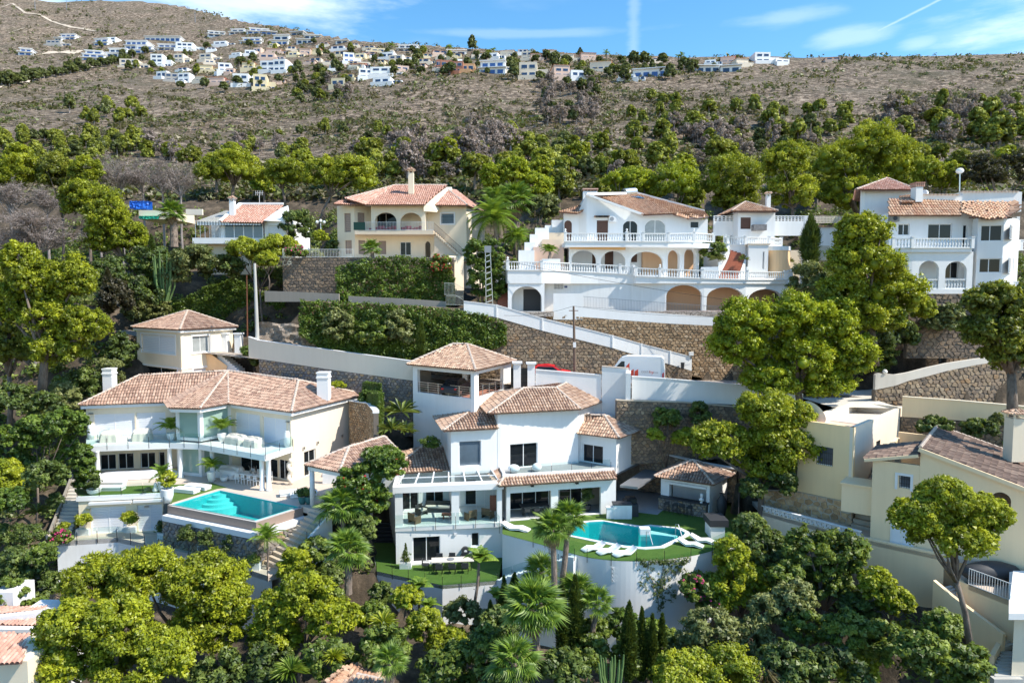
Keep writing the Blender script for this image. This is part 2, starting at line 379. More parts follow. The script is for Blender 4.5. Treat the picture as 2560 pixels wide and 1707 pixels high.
class MB:
 def __init__(s):s.v=[];s.f=[]
 def add(s,vs,fs):
  n=len(s.v);s.v+=[tuple(v)for v in vs];s.f+=[tuple(n+i for i in f)for f in fs];return s
 def quad(s,a,b,c,d):return s.add([a,b,c,d],[(0,1,2,3)])
 def box(s,x0,y0,z0,x1,y1,z1):
  return s.add([(x0,y0,z0),(x1,y0,z0),(x1,y1,z0),(x0,y1,z0),(x0,y0,z1),(x1,y0,z1),(x1,y1,z1),(x0,y1,z1)],[(0,3,2,1),(4,5,6,7),(0,1,5,4),(1,2,6,5),(2,3,7,6),(3,0,4,7)])
 def fbox(s,fr,u0,v0,w0,u1,v1,w1):

  (ox,oy),(ex,ey)=fr;nx,ny=-ey,ex
  P=lambda u,v,w:(ox+ex*u+nx*v,oy+ey*u+ny*v,w)
  return s.add([P(u0,v0,w0),P(u1,v0,w0),P(u1,v1,w0),P(u0,v1,w0),P(u0,v0,w1),P(u1,v0,w1),P(u1,v1,w1),P(u0,v1,w1)],[(0,3,2,1),(4,5,6,7),(0,1,5,4),(1,2,6,5),(2,3,7,6),(3,0,4,7)])
 def prism(s,poly,z0,z1):
  n=len(poly);zt=z1 if isinstance(z1,(list,tuple))else[z1]*n
  vs=[(p[0],p[1],z0)for p in poly]+[(p[0],p[1],z)for p,z in zip(poly,zt)]
  return s.add(vs,[tuple(reversed(range(n))),tuple(range(n,2*n))]+[(i,(i+1)%n,n+(i+1)%n,n+i)for i in range(n)])
 def bar(s,a,b,w,h=None):
  a=Ve(a);b=Ve(b);d=b-a
  if d.length<1e-6:return s
  d.normalize();up=Ve((0,0,1))if abs(d.z)<.9 else Ve((1,0,0));x=d.cross(up).normalized();y=x.cross(d);h=h or w;x*=w/2;y*=h/2
  return s.add([a-x-y,a+x-y,a+x+y,a-x+y,b-x-y,b+x-y,b+x+y,b-x+y],[(0,3,2,1),(4,5,6,7),(0,1,5,4),(1,2,6,5),(2,3,7,6),(3,0,4,7)])
 def tube(s,pts,rad,n=6,cap=True):
  pts=[Ve(p)for p in pts];rad=rad if isinstance(rad,(list,tuple))else[rad]*len(pts);base=len(s.v);x=None
  for i,p in enumerate(pts):
   d=(pts[min(i+1,len(pts)-1)]-pts[max(i-1,0)]).normalized()
   if x is None:x=d.cross(Ve((0,0,1))if abs(d.z)<.9 else Ve((1,0,0))).normalized()
   else:x=(x-d*x.dot(d)).normalized()
   y=d.cross(x)
   for k in range(n):
    a=2*math.pi*k/n;s.v.append(tuple(p+(x*math.cos(a)+y*math.sin(a))*rad[i]))
  for i in range(len(pts)-1):
   for k in range(n):s.f.append((base+i*n+k,base+i*n+(k+1)%n,base+(i+1)*n+(k+1)%n,base+(i+1)*n+k))
  if cap:s.f.append(tuple(base+k for k in reversed(range(n))));s.f.append(tuple(base+(len(pts)-1)*n+k for k in range(n)))
  return s
 def lathe(s,c,prof,n=8):
  base=len(s.v)
  for r,z in prof:
   for k in range(n):a=2*math.pi*k/n;s.v.append((c[0]+r*math.cos(a),c[1]+r*math.sin(a),c[2]+z))
  for i in range(len(prof)-1):
   for k in range(n):s.f.append((base+i*n+k,base+i*n+(k+1)%n,base+(i+1)*n+(k+1)%n,base+(i+1)*n+k))
  s.f.append(tuple(base+k for k in reversed(range(n))));s.f.append(tuple(base+(len(prof)-1)*n+k for k in range(n)));return s
 def ball(s,c,r,nu=8,nv=5,sc=(1,1,1)):
  prof=[(r*math.sin(math.pi*i/nv)*1.0+1e-4,-r*math.cos(math.pi*i/nv))for i in range(nv+1)];b0=len(s.v);s.lathe((0,0,0),prof,nu)
  for i in range(b0,len(s.v)):v=s.v[i];s.v[i]=(c[0]+v[0]*sc[0],c[1]+v[1]*sc[1],c[2]+v[2]*sc[2])
  return s
 def build(s,name,mat,parent=None,smooth=False):return mk(name,s.v,s.f,mat,parent,smooth)
def qb(n,t,p,*a):return MB().box(*a).build(n,t,p)
def qf(n,t,p,*a):return MB().fbox(*a).build(n,t,p)
def qr(n,t,p,*a):return MB().bar(*a).build(n,t,p)
def qt(n,t,p,*a):return MB().tube(*a).build(n,t,p)
def ql(n,t,p,*a):return MB().lathe(*a).build(n,t,p)
def qp(n,t,p,*a):return MB().prism(*a).build(n,t,p)
def copy_tree(o,parent=None):
 c=o.copy();COL.objects.link(c);c.parent=parent
 for ch in o.children:copy_tree(ch,c)
 return c
def inset(P,k=.12):
 c=(sum(p[0]for p in P)/len(P),sum(p[1]for p in P)/len(P));return[(p[0]+(c[0]-p[0])*k/max(1,math.hypot(c[0]-p[0],c[1]-p[1])),p[1]+(c[1]-p[1])*k/max(1,math.hypot(c[0]-p[0],c[1]-p[1])))for p in P]
def frame(p,q):
 e=Ve((q[0]-p[0],q[1]-p[1]));L=e.length;e/=L;return((p[0],p[1]),(e.x,e.y)),L
def P3(fr,u,v,w):(ox,oy),(ex,ey)=fr;return(ox+ex*u-ey*v,oy+ey*u+ex*v,w)
def wallmesh(mb,p,q,z0,z1,th,ops=(),z1b=None):
 fr,L=frame(p,q);z1b=z1 if z1b is None else z1b;top=lambda u:z1+(z1b-z1)*u/L
 ops=[(max(0.02,o[0]),min(L-.02,o[1]),max(z0,o[2]),o[3],o[4]if len(o)>4 else 0)for o in ops];ops=[o for o in ops if o[1]-o[0]>.05]
 us={.004,L-.004}
 for u0,u1,zb,zt,r in ops:
  us|={u0,u1}
  if r>0:
   for k in range(1,12):us.add(u0+(u1-u0)*(1-math.cos(math.pi*k/12))/2)
 us=sorted(us)
 def htop(o,u):
  if o[4]<=0:return o[3]
  x=(u-(o[0]+o[1])/2)/((o[1]-o[0])/2);return o[3]+o[4]*math.sqrt(max(0,1-x*x))
 for a,b in zip(us[:-1],us[1:]):
  if b-a<1e-5:continue
  m=(a+b)/2;act=sorted([o for o in ops if o[0]<m<o[1]],key=lambda o:o[2]);la,lb=z0,z0
  for o in act:
   if o[2]>la+1e-4:
    for v,fl in((0,0),(th,1)):
     qd=[P3(fr,a,v,la),P3(fr,b,v,lb),P3(fr,b,v,o[2]),P3(fr,a,v,o[2])];mb.quad(*(qd[::-1]if fl else qd))
    mb.quad(P3(fr,a,0,o[2]),P3(fr,b,0,o[2]),P3(fr,b,th,o[2]),P3(fr,a,th,o[2]))
   la,lb=htop(o,a),htop(o,b);mb.quad(P3(fr,a,0,la),P3(fr,a,th,la),P3(fr,b,th,lb),P3(fr,b,0,lb))
  for v,fl in((0,0),(th,1)):
   qd=[P3(fr,a,v,la),P3(fr,b,v,lb),P3(fr,b,v,top(b)),P3(fr,a,v,top(a))];mb.quad(*(qd[::-1]if fl else qd))
  mb.quad(P3(fr,a,0,top(a)),P3(fr,b,0,top(b)),P3(fr,b,th,top(b)),P3(fr,a,th,top(a)))
 for o in ops:
  for u in(o[0],o[1]):mb.quad(P3(fr,u,0,o[2]),P3(fr,u,th,o[2]),P3(fr,u,th,o[3]),P3(fr,u,0,o[3]))
 for u in(.004,L-.004):mb.quad(P3(fr,u,0,z0),P3(fr,u,th,z0),P3(fr,u,th,top(u)),P3(fr,u,0,top(u)))
def window(par,p,q,op,kind='slide',th=.3,fm=QC):

 fr,L=frame(p,q);u0,u1,zb,zt=op[:4];rise=op[4]if len(op)>4 else 0;zt2=zt+rise;f=MB();v0,v1=th*.45,th*.45+.07;w=.06
 npan={'slide':2,'slide3':3,'slide4':4,Qa:2,QP1:1,'one':1,'bars':1,'curtain2':2,'wood':2,Qz:1,'far':1,'frosted':1,'blue1':1,'brown':1,'darkslide':2}[kind]
 mat={Qa:QX1,QP1:QX1,'curtain2':'curtain_pane','wood':Qn,Qz:QF,'far':Qs,'frosted':Qa1,'blue1':Qh1,'brown':'brown_shutter','bars':Qh1}.get(kind,Qr)
 if kind in('darkslide',Qz,'wood','brown'):fm={'wood':Qn,'brown':'brown_shutter'}.get(kind,QN)
 f.fbox(fr,u0+.002,v0,zb+.002,u1-.002,v1,zb+w);f.fbox(fr,u0+.002,v0,zt2-w,u1-.002,v1,zt2-.002)
 for k in range(npan+1):
  uc=u0+.035+(u1-u0-.07)*k/npan;f.fbox(fr,uc-.032,v0-.003,zb+.004,uc+.032,v1+.003,zt2-.004)
 name={Qz:'garage_door','wood':'door',Qa:QA1,QP1:QA1,'brown':QA1}.get(kind,'window')
 fo=f.build(name if name!=QA1 else 'window',fm,par)
 for k in range(npan):
  a=u0+.035+(u1-u0-.07)*k/npan+.03;b=u0+.035+(u1-u0-.07)*(k+1)/npan-.03;m=MB()
  if kind.startswith(QA1)or kind=='brown':
   n=10
   for i in range(n):
    za=zb+w+(zt2-zb-2*w)*i/n;zz=zb+w+(zt2-zb-2*w)*(i+1)/n-.012;m.fbox(fr,a,v0+.02,za,b,v1-.02,zz)
  else:m.fbox(fr,a,v0+.02,zb+w,b,v1-.02,zt2-w)
  m.build('slatted_shutter' if(kind.startswith(QA1)or kind=='brown')else('panel' if kind in('wood',Qz)else 'pane'),mat,fo)
 if kind=='bars':
  m=MB();n=max(4,int((u1-u0)/.14))
  for i in range(n+1):uc=u0+.02+(u1-u0-.04)*i/n;m.fbox(fr,uc-.012,.01,zb+.01,uc+.012,.034,zt2-.01)
  for z in(zb+(zt2-zb)*.33,zb+(zt2-zb)*.67):m.fbox(fr,u0+.01,.006,z,u1-.01,.01,z+.025)
  m.build('window_bars',QN,fo)
 return fo
def pxop(p,q,spec):

 k,xl,yt,xr,yb=spec[:5];ym=(yt+yb)/2;xm=(xl+xr)/2
 u0,_=onwall(p,q,(k,xl,ym));u1,_=onwall(p,q,(k,xr,ym));_,zt=onwall(p,q,(k,xm,yt));_,zb=onwall(p,q,(k,xm,yb))
 rise=0
 if len(spec)>5 and spec[5]:rise=min(spec[5]*(u1-u0),(zt-zb)*.6);zt-=rise
 return(u0,u1,zb,zt,rise)
def wall(par,p,q,z0,z1,mat,specs=(),th=.3,z1b=None,name='wall',direct=()):

 ops=[];fills=[]
 for s in specs:
  op=pxop(p,q,s[0])
  if len(s)>2 and s[2]:op=(op[0],op[1],s[2][0]if s[2][0]is not None else op[2],s[2][1]if s[2][1]is not None else op[3],op[4])
  ops.append(op);fills.append(s[1])
 for d in direct:ops.append(d[0]);fills.append(d[1])
 mb=MB();wallmesh(mb,p,q,z0,z1,th,ops,z1b);wo=mb.build(name,mat,par)
 for op,k in zip(ops,fills):
  if k:window(par,p,q,op,k,th)
 return wo,ops
 # roofs with real barrel tiles
class Roof:
 def __init__(s,tw=.24,tl=.40):s.deck=MB();s.V=[];s.F=[];s.n=0;s.tw=tw;s.tl=tl;s.ridge=MB()
 def plane(s,pts,thick=.12,tiles=True,edir=None):
  pts=[Ve(p)for p in pts]
  if len(pts)>3:
   for i in range(1,len(pts)-1):s.plane([pts[0],pts[i],pts[i+1]],thick,tiles,pts[1]-pts[0])
   return
  n=(pts[1]-pts[0]).cross(pts[-1]-pts[0])
  if n.length<1e-6:n=(pts[1]-pts[0]).cross(pts[2]-pts[0])
  n.normalize();n=n if n.z>0 else-n
  e=(pts[1]-pts[0])if edir is None else(edir-n*edir.dot(n));e=e.normalized();up=n.cross(e).normalized()
  if up.z<0:up=-up
  k=len(pts);lo=[p-Ve((0,0,thick))for p in pts]
  s.deck.add(list(pts)+lo,[tuple(range(k)),tuple(reversed(range(k,2*k)))]+[(i,(i+1)%k,k+(i+1)%k,k+i)for i in range(k)])
  if not tiles:return
  P=np.array([[(p-pts[0]).dot(e),(p-pts[0]).dot(up)]for p in pts]);umin,vmin=P.min(0);umax,vmax=P.max(0)
  uu=np.arange(umin+s.tw*.5,umax,s.tw);vv=np.arange(vmin+s.tl*.25,vmax,s.tl);U,Vg=np.meshgrid(uu,vv);U=U.ravel();Vg=Vg.ravel()
  ins=np.zeros(len(U),bool);x,y=P[:,0],P[:,1];j=k-1
  for i in range(k):
   c=((y[i]>Vg)!=(y[j]>Vg))&(U<(x[j]-x[i])*(Vg-y[i])/((y[j]-y[i])+1e-12)+x[i]);ins^=c;j=i
  U=U[ins];Vg=Vg[ins];m=len(U)
  if not m:return
  r=s.tw*.5;arc=[(-r*.98,0),(-r*.62,r*.62),(0,r*.86),(r*.62,r*.62),(r*.98,0)]
  T=[(a,-s.tl*.56,h+.035)for a,h in arc]+[(a*.86,s.tl*.56,h*.86+.004)for a,h in arc];T=np.array(T)
  E=np.array(e);UP=np.array(up);NN=np.array(n);p0=np.array(pts[0])
  ju=RNG.normal(0,.006,m);jv=RNG.normal(0,.012,m);jn=RNG.normal(0,.005,m)
  W=p0+(U+ju)[:,None,None]*E+(Vg+jv)[:,None,None]*UP+jn[:,None,None]*NN+T[None,:,0,None]*E+T[None,:,1,None]*UP+T[None,:,2,None]*NN
  W=W.reshape(-1,3);base=(np.arange(m)*10)[:,None,None];q=np.array([[i,i+1,i+6,i+5]for i in range(4)]+[[0,1,3,4]])
  s.V.append(W);s.F.append((base+q[None]).reshape(-1,4)+s.n);s.n+=len(W)
 def hip(s,a,b,r=.13,seg=.42):
  a=Ve(a);b=Ve(b);L=(b-a).length;n=max(1,int(L/seg));d=(b-a)/n;dn=d.normalized();x=dn.cross(Ve((0,0,1))).normalized();y=x.cross(dn)
  for i in range(n):
   p=a+d*i-dn*.03;q=a+d*(i+1)+dn*.03;vs=[]
   for o,rr,li in((p,r,.05),(q,r*.85,.02)):
    for k in range(5):an=math.pi*k/4;vs.append(o+x*math.cos(an)*rr+y*(math.sin(an)*rr*.9+li))
   s.ridge.add(vs,[(k,k+1,k+6,k+5)for k in range(4)]+[(0,1,2,3,4)])
 def build(s,par,tile=Qv,deck=Qf1,ridge=Qw):
  d=s.deck.build('roof',deck,par)
  if s.V:tag(mknp('roof_tiles',np.concatenate(s.V),np.concatenate(s.F),tile,d,None,4),kind='stuff')
  if s.ridge.v:tag(s.ridge.build('ridge_tiles',ridge,d),kind='stuff')
  return d
def hiproof(par,poly,z,apex,tile,hips=True,ridge=Qw,deck=Qf1,tw=.24):

 R=Roof(tw);n=len(poly);A=[Ve(a)for a in apex];E=[Ve((p[0],p[1],z))for p in poly]
 near=[min(range(len(A)),key=lambda k:(A[k]-e).length)for e in E]
 for i in range(n):
  j=(i+1)%n
  pts=[E[i],E[j],A[near[j]]]
  if near[i]!=near[j]:pts.append(A[near[i]])
  R.plane(pts)
 for i in range(n):R.hip(E[i],A[near[i]])
 for i in range(n):
  j=(i+1)%n
  if near[i]<near[j]:R.hip(A[near[i]],A[near[j]])
 return R.build(par,tile,deck,ridge)
def chm(par,x,y,z0,w,d,h,mat=QS,cap='flat',fr=None):
 m=MB();fr=fr or((x,y),(1,0));m.fbox(fr,-w/2,-d/2,z0,w/2,d/2,z0+h)
 if cap=='flat':m.fbox(fr,-w/2-.06,-d/2-.06,z0+h-.45,w/2+.06,d/2+.06,z0+h-.32);m.fbox(fr,-w/2-.05,-d/2-.05,z0+h+.001,w/2+.05,d/2+.05,z0+h+.12)
 c=m.build('chimney',mat,par)
 if cap=='tile':
  k=MB()
  for a in(-1,1):
   for b in(-1,1):k.fbox(fr,a*w*.38-.05,b*d*.38-.05,z0+h,a*w*.38+.05,b*d*.38+.05,z0+h+.28)
  k.fbox(fr,-w/2-.1,-d/2-.1,z0+h+.28,w/2+.1,d/2+.1,z0+h+.36);k.build('chimney_cap',mat,c)
  r=Roof(.18,.3);o=Ve((x,y,z0+h+.36));ex=Ve((fr[1][0],fr[1][1],0));ey=Ve((-ex.y,ex.x,0));W=w/2+.1;D=d/2+.1
  cs=[o-ex*W-ey*D,o+ex*W-ey*D,o+ex*W+ey*D,o-ex*W+ey*D];ap=o+Ve((0,0,.3))
  for i in range(4):r.plane([cs[i],cs[(i+1)%4],ap],.03)
  mknp('cap_tiles',np.concatenate(r.V),np.concatenate(r.F),Qe,c,None,4)['kind']='stuff'
 return c
 # masonry of separate stones
def swl(name,label,path,zb,zt,sz=.42,mat=Qf,mortar='mortar_dark',th=.45,cat='wall',indiv=300,cap=None,parent=None,group=None):

 path=[Ve((p[0],p[1]))for p in path];n=len(path);zb=list(zb)if hasattr(zb,QB1)else[zb]*n;zt=list(zt)if hasattr(zt,QB1)else[zt]*n
 root=parent if parent is not None else empty(name,(path[0].x,path[0].y,min(zb)),label,cat,group)
 cu=[0]
 for a,b in zip(path[:-1],path[1:]):cu.append(cu[-1]+(b-a).length)
 L=cu[-1];core=MB()
 for i in range(n-1):
  fr,l=frame(path[i],path[i+1]);P=lambda u,v,z:P3(fr,u,v,z);x=.02
  core.add([P(-x,0,zb[i]),P(l+x,0,zb[i+1]),P(l+x,th,zb[i+1]),P(-x,th,zb[i]),P(-x,0,zt[i]),P(l+x,0,zt[i+1]),P(l+x,th,zt[i+1]),P(-x,th,zt[i])],[(0,3,2,1),(4,5,6,7),(0,1,5,4),(1,2,6,5),(2,3,7,6),(3,0,4,7)])
 co=core.build('wall_core',mortar,root)
 def at(u):
  i=0
  while i<n-2 and u>cu[i+1]:i+=1
  f=(u-cu[i])/max(1e-6,cu[i+1]-cu[i]);d=(path[i+1]-path[i]).normalized();p=path[i]+(path[i+1]-path[i])*f
  return p,Ve((d.y,-d.x)),zb[i]+(zb[i+1]-zb[i])*f,zt[i]+(zt[i+1]-zt[i])*f
 rr=random.Random(int(L*100)+len(name));jit={}
 def J(x,y):
  k=(round(x/sz*12),round(y/sz*12))
  if k not in jit:jit[k]=(x+rr.uniform(-.3,.3)*sz,y+rr.uniform(-.24,.24)*sz)
  return jit[k]
 cells=[];sx,sy=sz*1.12,sz*.72;zmin,zmax=min(zb),max(zt)
 for j in range(int((zmax-zmin)/sy)+2):
  for i in range(int(L/sx)+2):
   cx=(i+.5*(j%2))*sx;cy=j*sy;poly=[J(cx+a*sx,cy+b*sy)for a,b in((0,.62),(-.5,.34),(-.5,-.34),(0,-.62),(.5,-.34),(.5,.34))]
   pts=[]
   for u,v in poly:
    u=min(max(u,0),L);p,nn,b,t=at(u);v=min(max(v+zmin,b),t-.01);pts.append((u,v))
   us=[p[0]for p in pts];vs=[p[1]for p in pts]
   if max(us)-min(us)<sz*.3 or max(vs)-min(vs)<sz*.22:continue
   mu,mv=sum(us)/6,sum(vs)/6;k0=1-.03/sz*1.6;k1=k0-.16;dep=rr.uniform(.04,.09);V=[]
   for kk,dd in((k0,-.01),(k1,dep)):
    for u,v in pts:
     uu,v2=mu+(u-mu)*kk,mv+(v-mv)*kk;p,nn,b,t=at(min(max(uu,0),L));V.append((p.x+nn.x*dd,p.y+nn.y*dd,v2))
   cells.append((V,math.hypot(V[0][0],V[0][1])))
 cells.sort(key=lambda c:c[1]);FC=[tuple(range(6,12))]+[(k,(k+1)%6,6+(k+1)%6,6+k)for k in range(6)]
 for V,_ in cells[:indiv]:mk('stone',V,FC,mat,root if parent is None else co)
 if len(cells)>indiv:
  r=MB()
  for V,_ in cells[indiv:]:r.add(V,FC)
  tag(r.build('stones',mat,root if parent is None else co),kind='stuff')
 if cap:
  m=MB()
  for i in range(n-1):
   fr,l=frame(path[i],path[i+1]);P=lambda u,v,z:P3(fr,u,v,z)
   m.add([P(0,-.06,zt[i]),P(l,-.06,zt[i+1]),P(l,th+.06,zt[i+1]),P(0,th+.06,zt[i]),P(0,-.06,zt[i]+.08),P(l,-.06,zt[i+1]+.08),P(l,th+.06,zt[i+1]+.08),P(0,th+.06,zt[i]+.08)],[(0,3,2,1),(4,5,6,7),(0,1,5,4),(1,2,6,5),(2,3,7,6),(3,0,4,7)])
  m.build(QC1,cap,root)
 return root
def pwl(name,label,path,zb,zt,mat=QA,th=.25,cap=None,ribs=0,cat='wall',group=None,whole=False):

 n=len(path);zb=list(zb)if hasattr(zb,QB1)else[zb]*n;zt=list(zt)if hasattr(zt,QB1)else[zt]*n
 root=empty(name,(path[0][0],path[0][1],min(zb)),label,cat,group)
 for i in range(n-1):
  a,b=path[i],path[i+1];m=MB();fr,l=frame(a,b);P=lambda u,v,z:P3(fr,u,v,z);F6=[(0,3,2,1),(4,5,6,7),(0,1,5,4),(1,2,6,5),(2,3,7,6),(3,0,4,7)]
  z0,z1,w0,w1=zb[i],zb[i+1],zt[i],zt[i+1]
  m.add([P(0,0,z0),P(l,0,z1),P(l,th,z1),P(0,th,z0),P(0,0,w0),P(l,0,w1),P(l,th,w1),P(0,th,w0)],F6)
  if not whole:m.build('wall_panel',mat,root)
  if cap:
   c=MB();c.add([P(.004,-.05,w0),P(l-.004,-.05,w1),P(l-.004,th+.05,w1),P(.004,th+.05,w0),P(.004,-.05,w0+.07),P(l-.004,-.05,w1+.07),P(l-.004,th+.05,w1+.07),P(.004,th+.05,w0+.07)],F6);c.build(QC1,cap,root)
  if ribs and i>0:
   r=MB();r.fbox(fr,-.06,-.07,z0+.02,.06,-.003,w0+.1);r.build('pilaster',mat,root)
 if whole:
  V=[];Fc=[];nn=[]
  for i in range(n):
   a=Ve(path[max(0,i-1)]);b=Ve(path[min(n-1,i+1)]);d=(b-a).normalized();o=Ve((-d.y,d.x))*th;p=Ve(path[i]);V+=[(p.x,p.y,zb[i]),(p.x,p.y,zt[i]),(p.x+o.x,p.y+o.y,zt[i]),(p.x+o.x,p.y+o.y,zb[i])]
  for i in range(n-1):k=4*i;Fc+=[(k,k+4,k+5,k+1),(k+1,k+5,k+6,k+2),(k+2,k+6,k+7,k+3)]
  me=mk('wall_panel',V,Fc+[(0,1,2,3),(4*n-4,4*n-1,4*n-2,4*n-3)],mat,root)
 return root
def smoothpath(P,k=5):
 P=[Ve(p)for p in P];out_=[]
 for i in range(len(P)-1):
  a,b,c,d=P[max(0,i-1)],P[i],P[i+1],P[min(len(P)-1,i+2)]
  for j in range(k):t=j/k;q=.5*((2*b)+(c-a)*t+(2*a-5*b+4*c-d)*t*t+(3*b-a-3*c+d)*t**3);out_.append((q.x,q.y))
 return out_+[(P[-1].x,P[-1].y)]
 # railings
_bal=None
def bls(label,path,h=.95,post_at=None,finials=(),sp=.27,mat=QA,group='white balustrades of turned posts'):

 global _bal
 root=empty('balustrade',path[0],label,'balustrade',group)
 if _bal is None:
  m=MB();m.lathe((0,0,0),[(.065,0),(.065,.05),(.04,.08),(.085,.20),(.08,.28),(.035,.45),(.055,.55),(.07,.60),(.07,.66)],7)
  _bal=bpy.data.meshes.new('baluster');_bal.from_pydata(m.v,[],m.f);_bal.materials.append(MATS[mat])
  _bal.polygons.foreach_set(Ql1,[True]*len(_bal.polygons))
 b=MB();t=MB();R=Ve(path[0]);tot=0;pm=[]
 for i in range(len(path)-1):
  A,B=Ve(path[i]),Ve(path[i+1]);L=(B-A).length;o=Ve((0,0,1))
  b.bar(A+o*.06,B+o*.06,.20,.12);t.bar(A+o*(h-.05),B+o*(h-.05),.24,.10)
  n=max(1,int(L/sp))
  for k in range(n):
   if tot>=300:break
   p=A+(B-A)*((k+.5)/n);c=link('baluster',_bal,root,p-R+Ve((0,0,.115)));c.scale=(1,1,(h-.22)/.66);tot+=1
 for i,p in enumerate(path):
  if post_at is None or i in post_at:
   m=MB();x,y,z=p;m.box(x-.14,y-.14,z+.002,x+.14,y+.14,z+h+.08);m.box(x-.18,y-.18,z+h+.081,x+.18,y+.18,z+h+.15)
   if i in finials:m.lathe((x,y,z+h+.15),[(.10,0),(.05,.07),(.11,.16),(.11,.24),(.03,.33)],8)
   m.build('post',mat,root)
 b.build('bottom_rail',mat,root);t.build('top_rail',mat,root);return root
def gls(label,path,h=1.0,drop=.25,sp=1.6,group='frameless glass railings'):
 root=empty('glass_railing',path[0],label,'railing',group)
 for i in range(len(path)-1):
  A,B=Ve(path[i]),Ve(path[i+1]);L=(B-A).length;n=max(1,round(L/sp));d=(B-A).normalized();nn=Ve((d.y,-d.x,0)).normalized()
  for k in range(n):
   p=A+(B-A)*(k/n)+d*.04;q=A+(B-A)*((k+1)/n)-d*.04;m=MB();t=nn*.008
   m.add([p-t,q-t,q+t,p+t]+[v+Ve((0,0,h))for v in(p-t,q-t,q+t,p+t)],[(0,3,2,1),(4,5,6,7),(0,1,5,4),(1,2,6,5),(2,3,7,6),(3,0,4,7)])
   m.build('glass_panel',QL1,root)
  for k in range(n+(1 if i==len(path)-2 else 0)):
   p=A+(B-A)*(k/n)+nn*.05;qr('post',QN,root,p+Ve((0,0,-drop)),p+Ve((0,0,h*.72)),.035)
 return root
def bfn(label,path,h=1.0,sp=.14,mat=QP,w=.022,name='metal_railing',cat='railing',group=None):
 root=empty(name,path[0],label,cat,group);me=None;tot=0;R=Ve(path[0]);rest=MB();rl=MB()
 for i in range(len(path)-1):
  A,B=Ve(path[i]),Ve(path[i+1]);L=(B-A).length;n=max(1,int(L/sp))
  for z in(.06,h):rl.bar(A+Ve((0,0,z)),B+Ve((0,0,z)),.04)
  for k in range(n+1):
   p=A+(B-A)*(k/n)
   if me is None:
    m=MB();m.bar((0,0,.02),(0,0,h-.02),w);me=bpy.data.meshes.new('bar');me.from_pydata(m.v,[],m.f);me.materials.append(MATS[mat])
   if tot<300:link('bar',me,root,p-R);tot+=1
   else:rest.bar(p+Ve((0,0,.02)),p+Ve((0,0,h-.02)),w)
 if rest.v:tag(rest.build('bars',mat,root),kind='stuff')
 rl.build('rails',mat,root);return root
def vent_blocks(par,p,q,pix,nu,nw,name='vent_block'):

 u0,u1,zb,zt,_=pxop(p,q,pix);fr,L=frame(p,q);du=(u1-u0)/nu;dw=(zt-zb)/nw;dk=MB();dk.fbox(fr,u0,-.012,zb,u1,-.004,zt);bk=dk.build('vent_panel',QF,par)
 for i in range(nu):
  for j in range(nw):
   a,c=u0+i*du+.012,zb+j*dw+.012;b,d=a+du-.024,c+dw-.024;m=MB();s=.035;w=min(du,dw)*.14
   m.fbox(fr,a,-s,c,b,-.013,c+w);m.fbox(fr,a,-s,d-w,b,-.013,d);m.fbox(fr,a,-s-.002,c+w,a+w,-.013,d-w);m.fbox(fr,b-w,-s-.002,c+w,b,-.013,d-w)
   m.bar(P3(fr,a+w,-.026,c+w),P3(fr,b-w,-.026,d-w),w*.9,.02);m.bar(P3(fr,a+w,-.028,d-w),P3(fr,b-w,-.028,c+w),w*.9,.02);m.build(name,QA,bk)
   # ground
CAPS=[]
GP=[]
def gp(*pts):
 for p in pts:GP.append(p)
gp((-90,10,-36),(-45,15,-34),(0,15,-34),(45,15,-32),(90,10,-32),(-60,30,-30),(-30,30,-30),(0,30,-29),(25,32,-28),(50,32,-26),(-70,45,-26),(-45,44,-24),(-28,42,-24.5),(-15,42,-25.5),(0,43,-25.5),(14,42,-25),(22,44,-22.5),(34,42,-21),(45,40,-21),(60,42,-20),(-70,58,-20),(-48,55,-19.5),(-42,60,-17.5),(-38,70,-14),(-14,52,-22),(-13,57,-19.5),(-10,62,-17),(20,52,-19.5),(24,55,-16.5),(18,60,-15.5),(34,50,-16),(50,50,-16),(22,60,-14),(30,62,-10.8),(45,60,-10.5),(60,60,-9),(35,68,-6),(45,68,-4),(60,70,-1),(40,76,0),(60,78,1),(-75,70,-13),(-55,70,-12),(-40,78,-6.5),(-28,78,-5),(-55,85,-1),(-75,85,0),(-20,72,-8.2),(-5,70,-8.6),(8,67,-9),(20,70,-8.8),(-8,76,-4),(-22,78,-1),(-15,86,3.6),(-30,88,2.5),(-45,95,4),(-75,105,6),(0,79,-1.6),(12,82,-1.6),(22,78,-2),(5,92,4),(20,95,4.5),(30,84,2.5),(45,84,3),(65,92,4),(-60,120,14),(-20,115,13),(20,118,14),(60,118,14),(0,105,8),(100,100,8),(-110,100,4),(110,60,-8),(-110,60,-17),(-110,125,14),(110,125,16))
gp((-36,50,-24.4),(-30,50.5,-24.5),(-22,46,-25),(-17,43,-25.3),(-40,50,-23.5),(0,46,-25.5),(8,43,-25.5),(16,45,-25))
SKYL=[(-900,-60,900),(0,9,800),(180,28,790),(360,26,780),(460,35,760),(530,48,720),(620,71,640),(800,100,560),(900,116,500),(1150,137,440),(1360,146,420),(1550,153,410),(1700,160,405),(2000,160,400),(2100,156,400),(2300,155,400),(2560,147,400),(3500,130,400)]
SKYL=np.array(SKYL,float)
def fbm(x,y,seed=0,oct=4):
 v=0;a=1;f=1
 for o in range(oct):
  s=seed*13.7+o*7.3;v=v+a*(np.sin(x*f*1.0+s+1.7*np.sin(y*f*.7+s*2))*np.cos(y*f*1.1-s+1.3*np.sin(x*f*.8-s)));a*=.5;f*=2.05
 return v
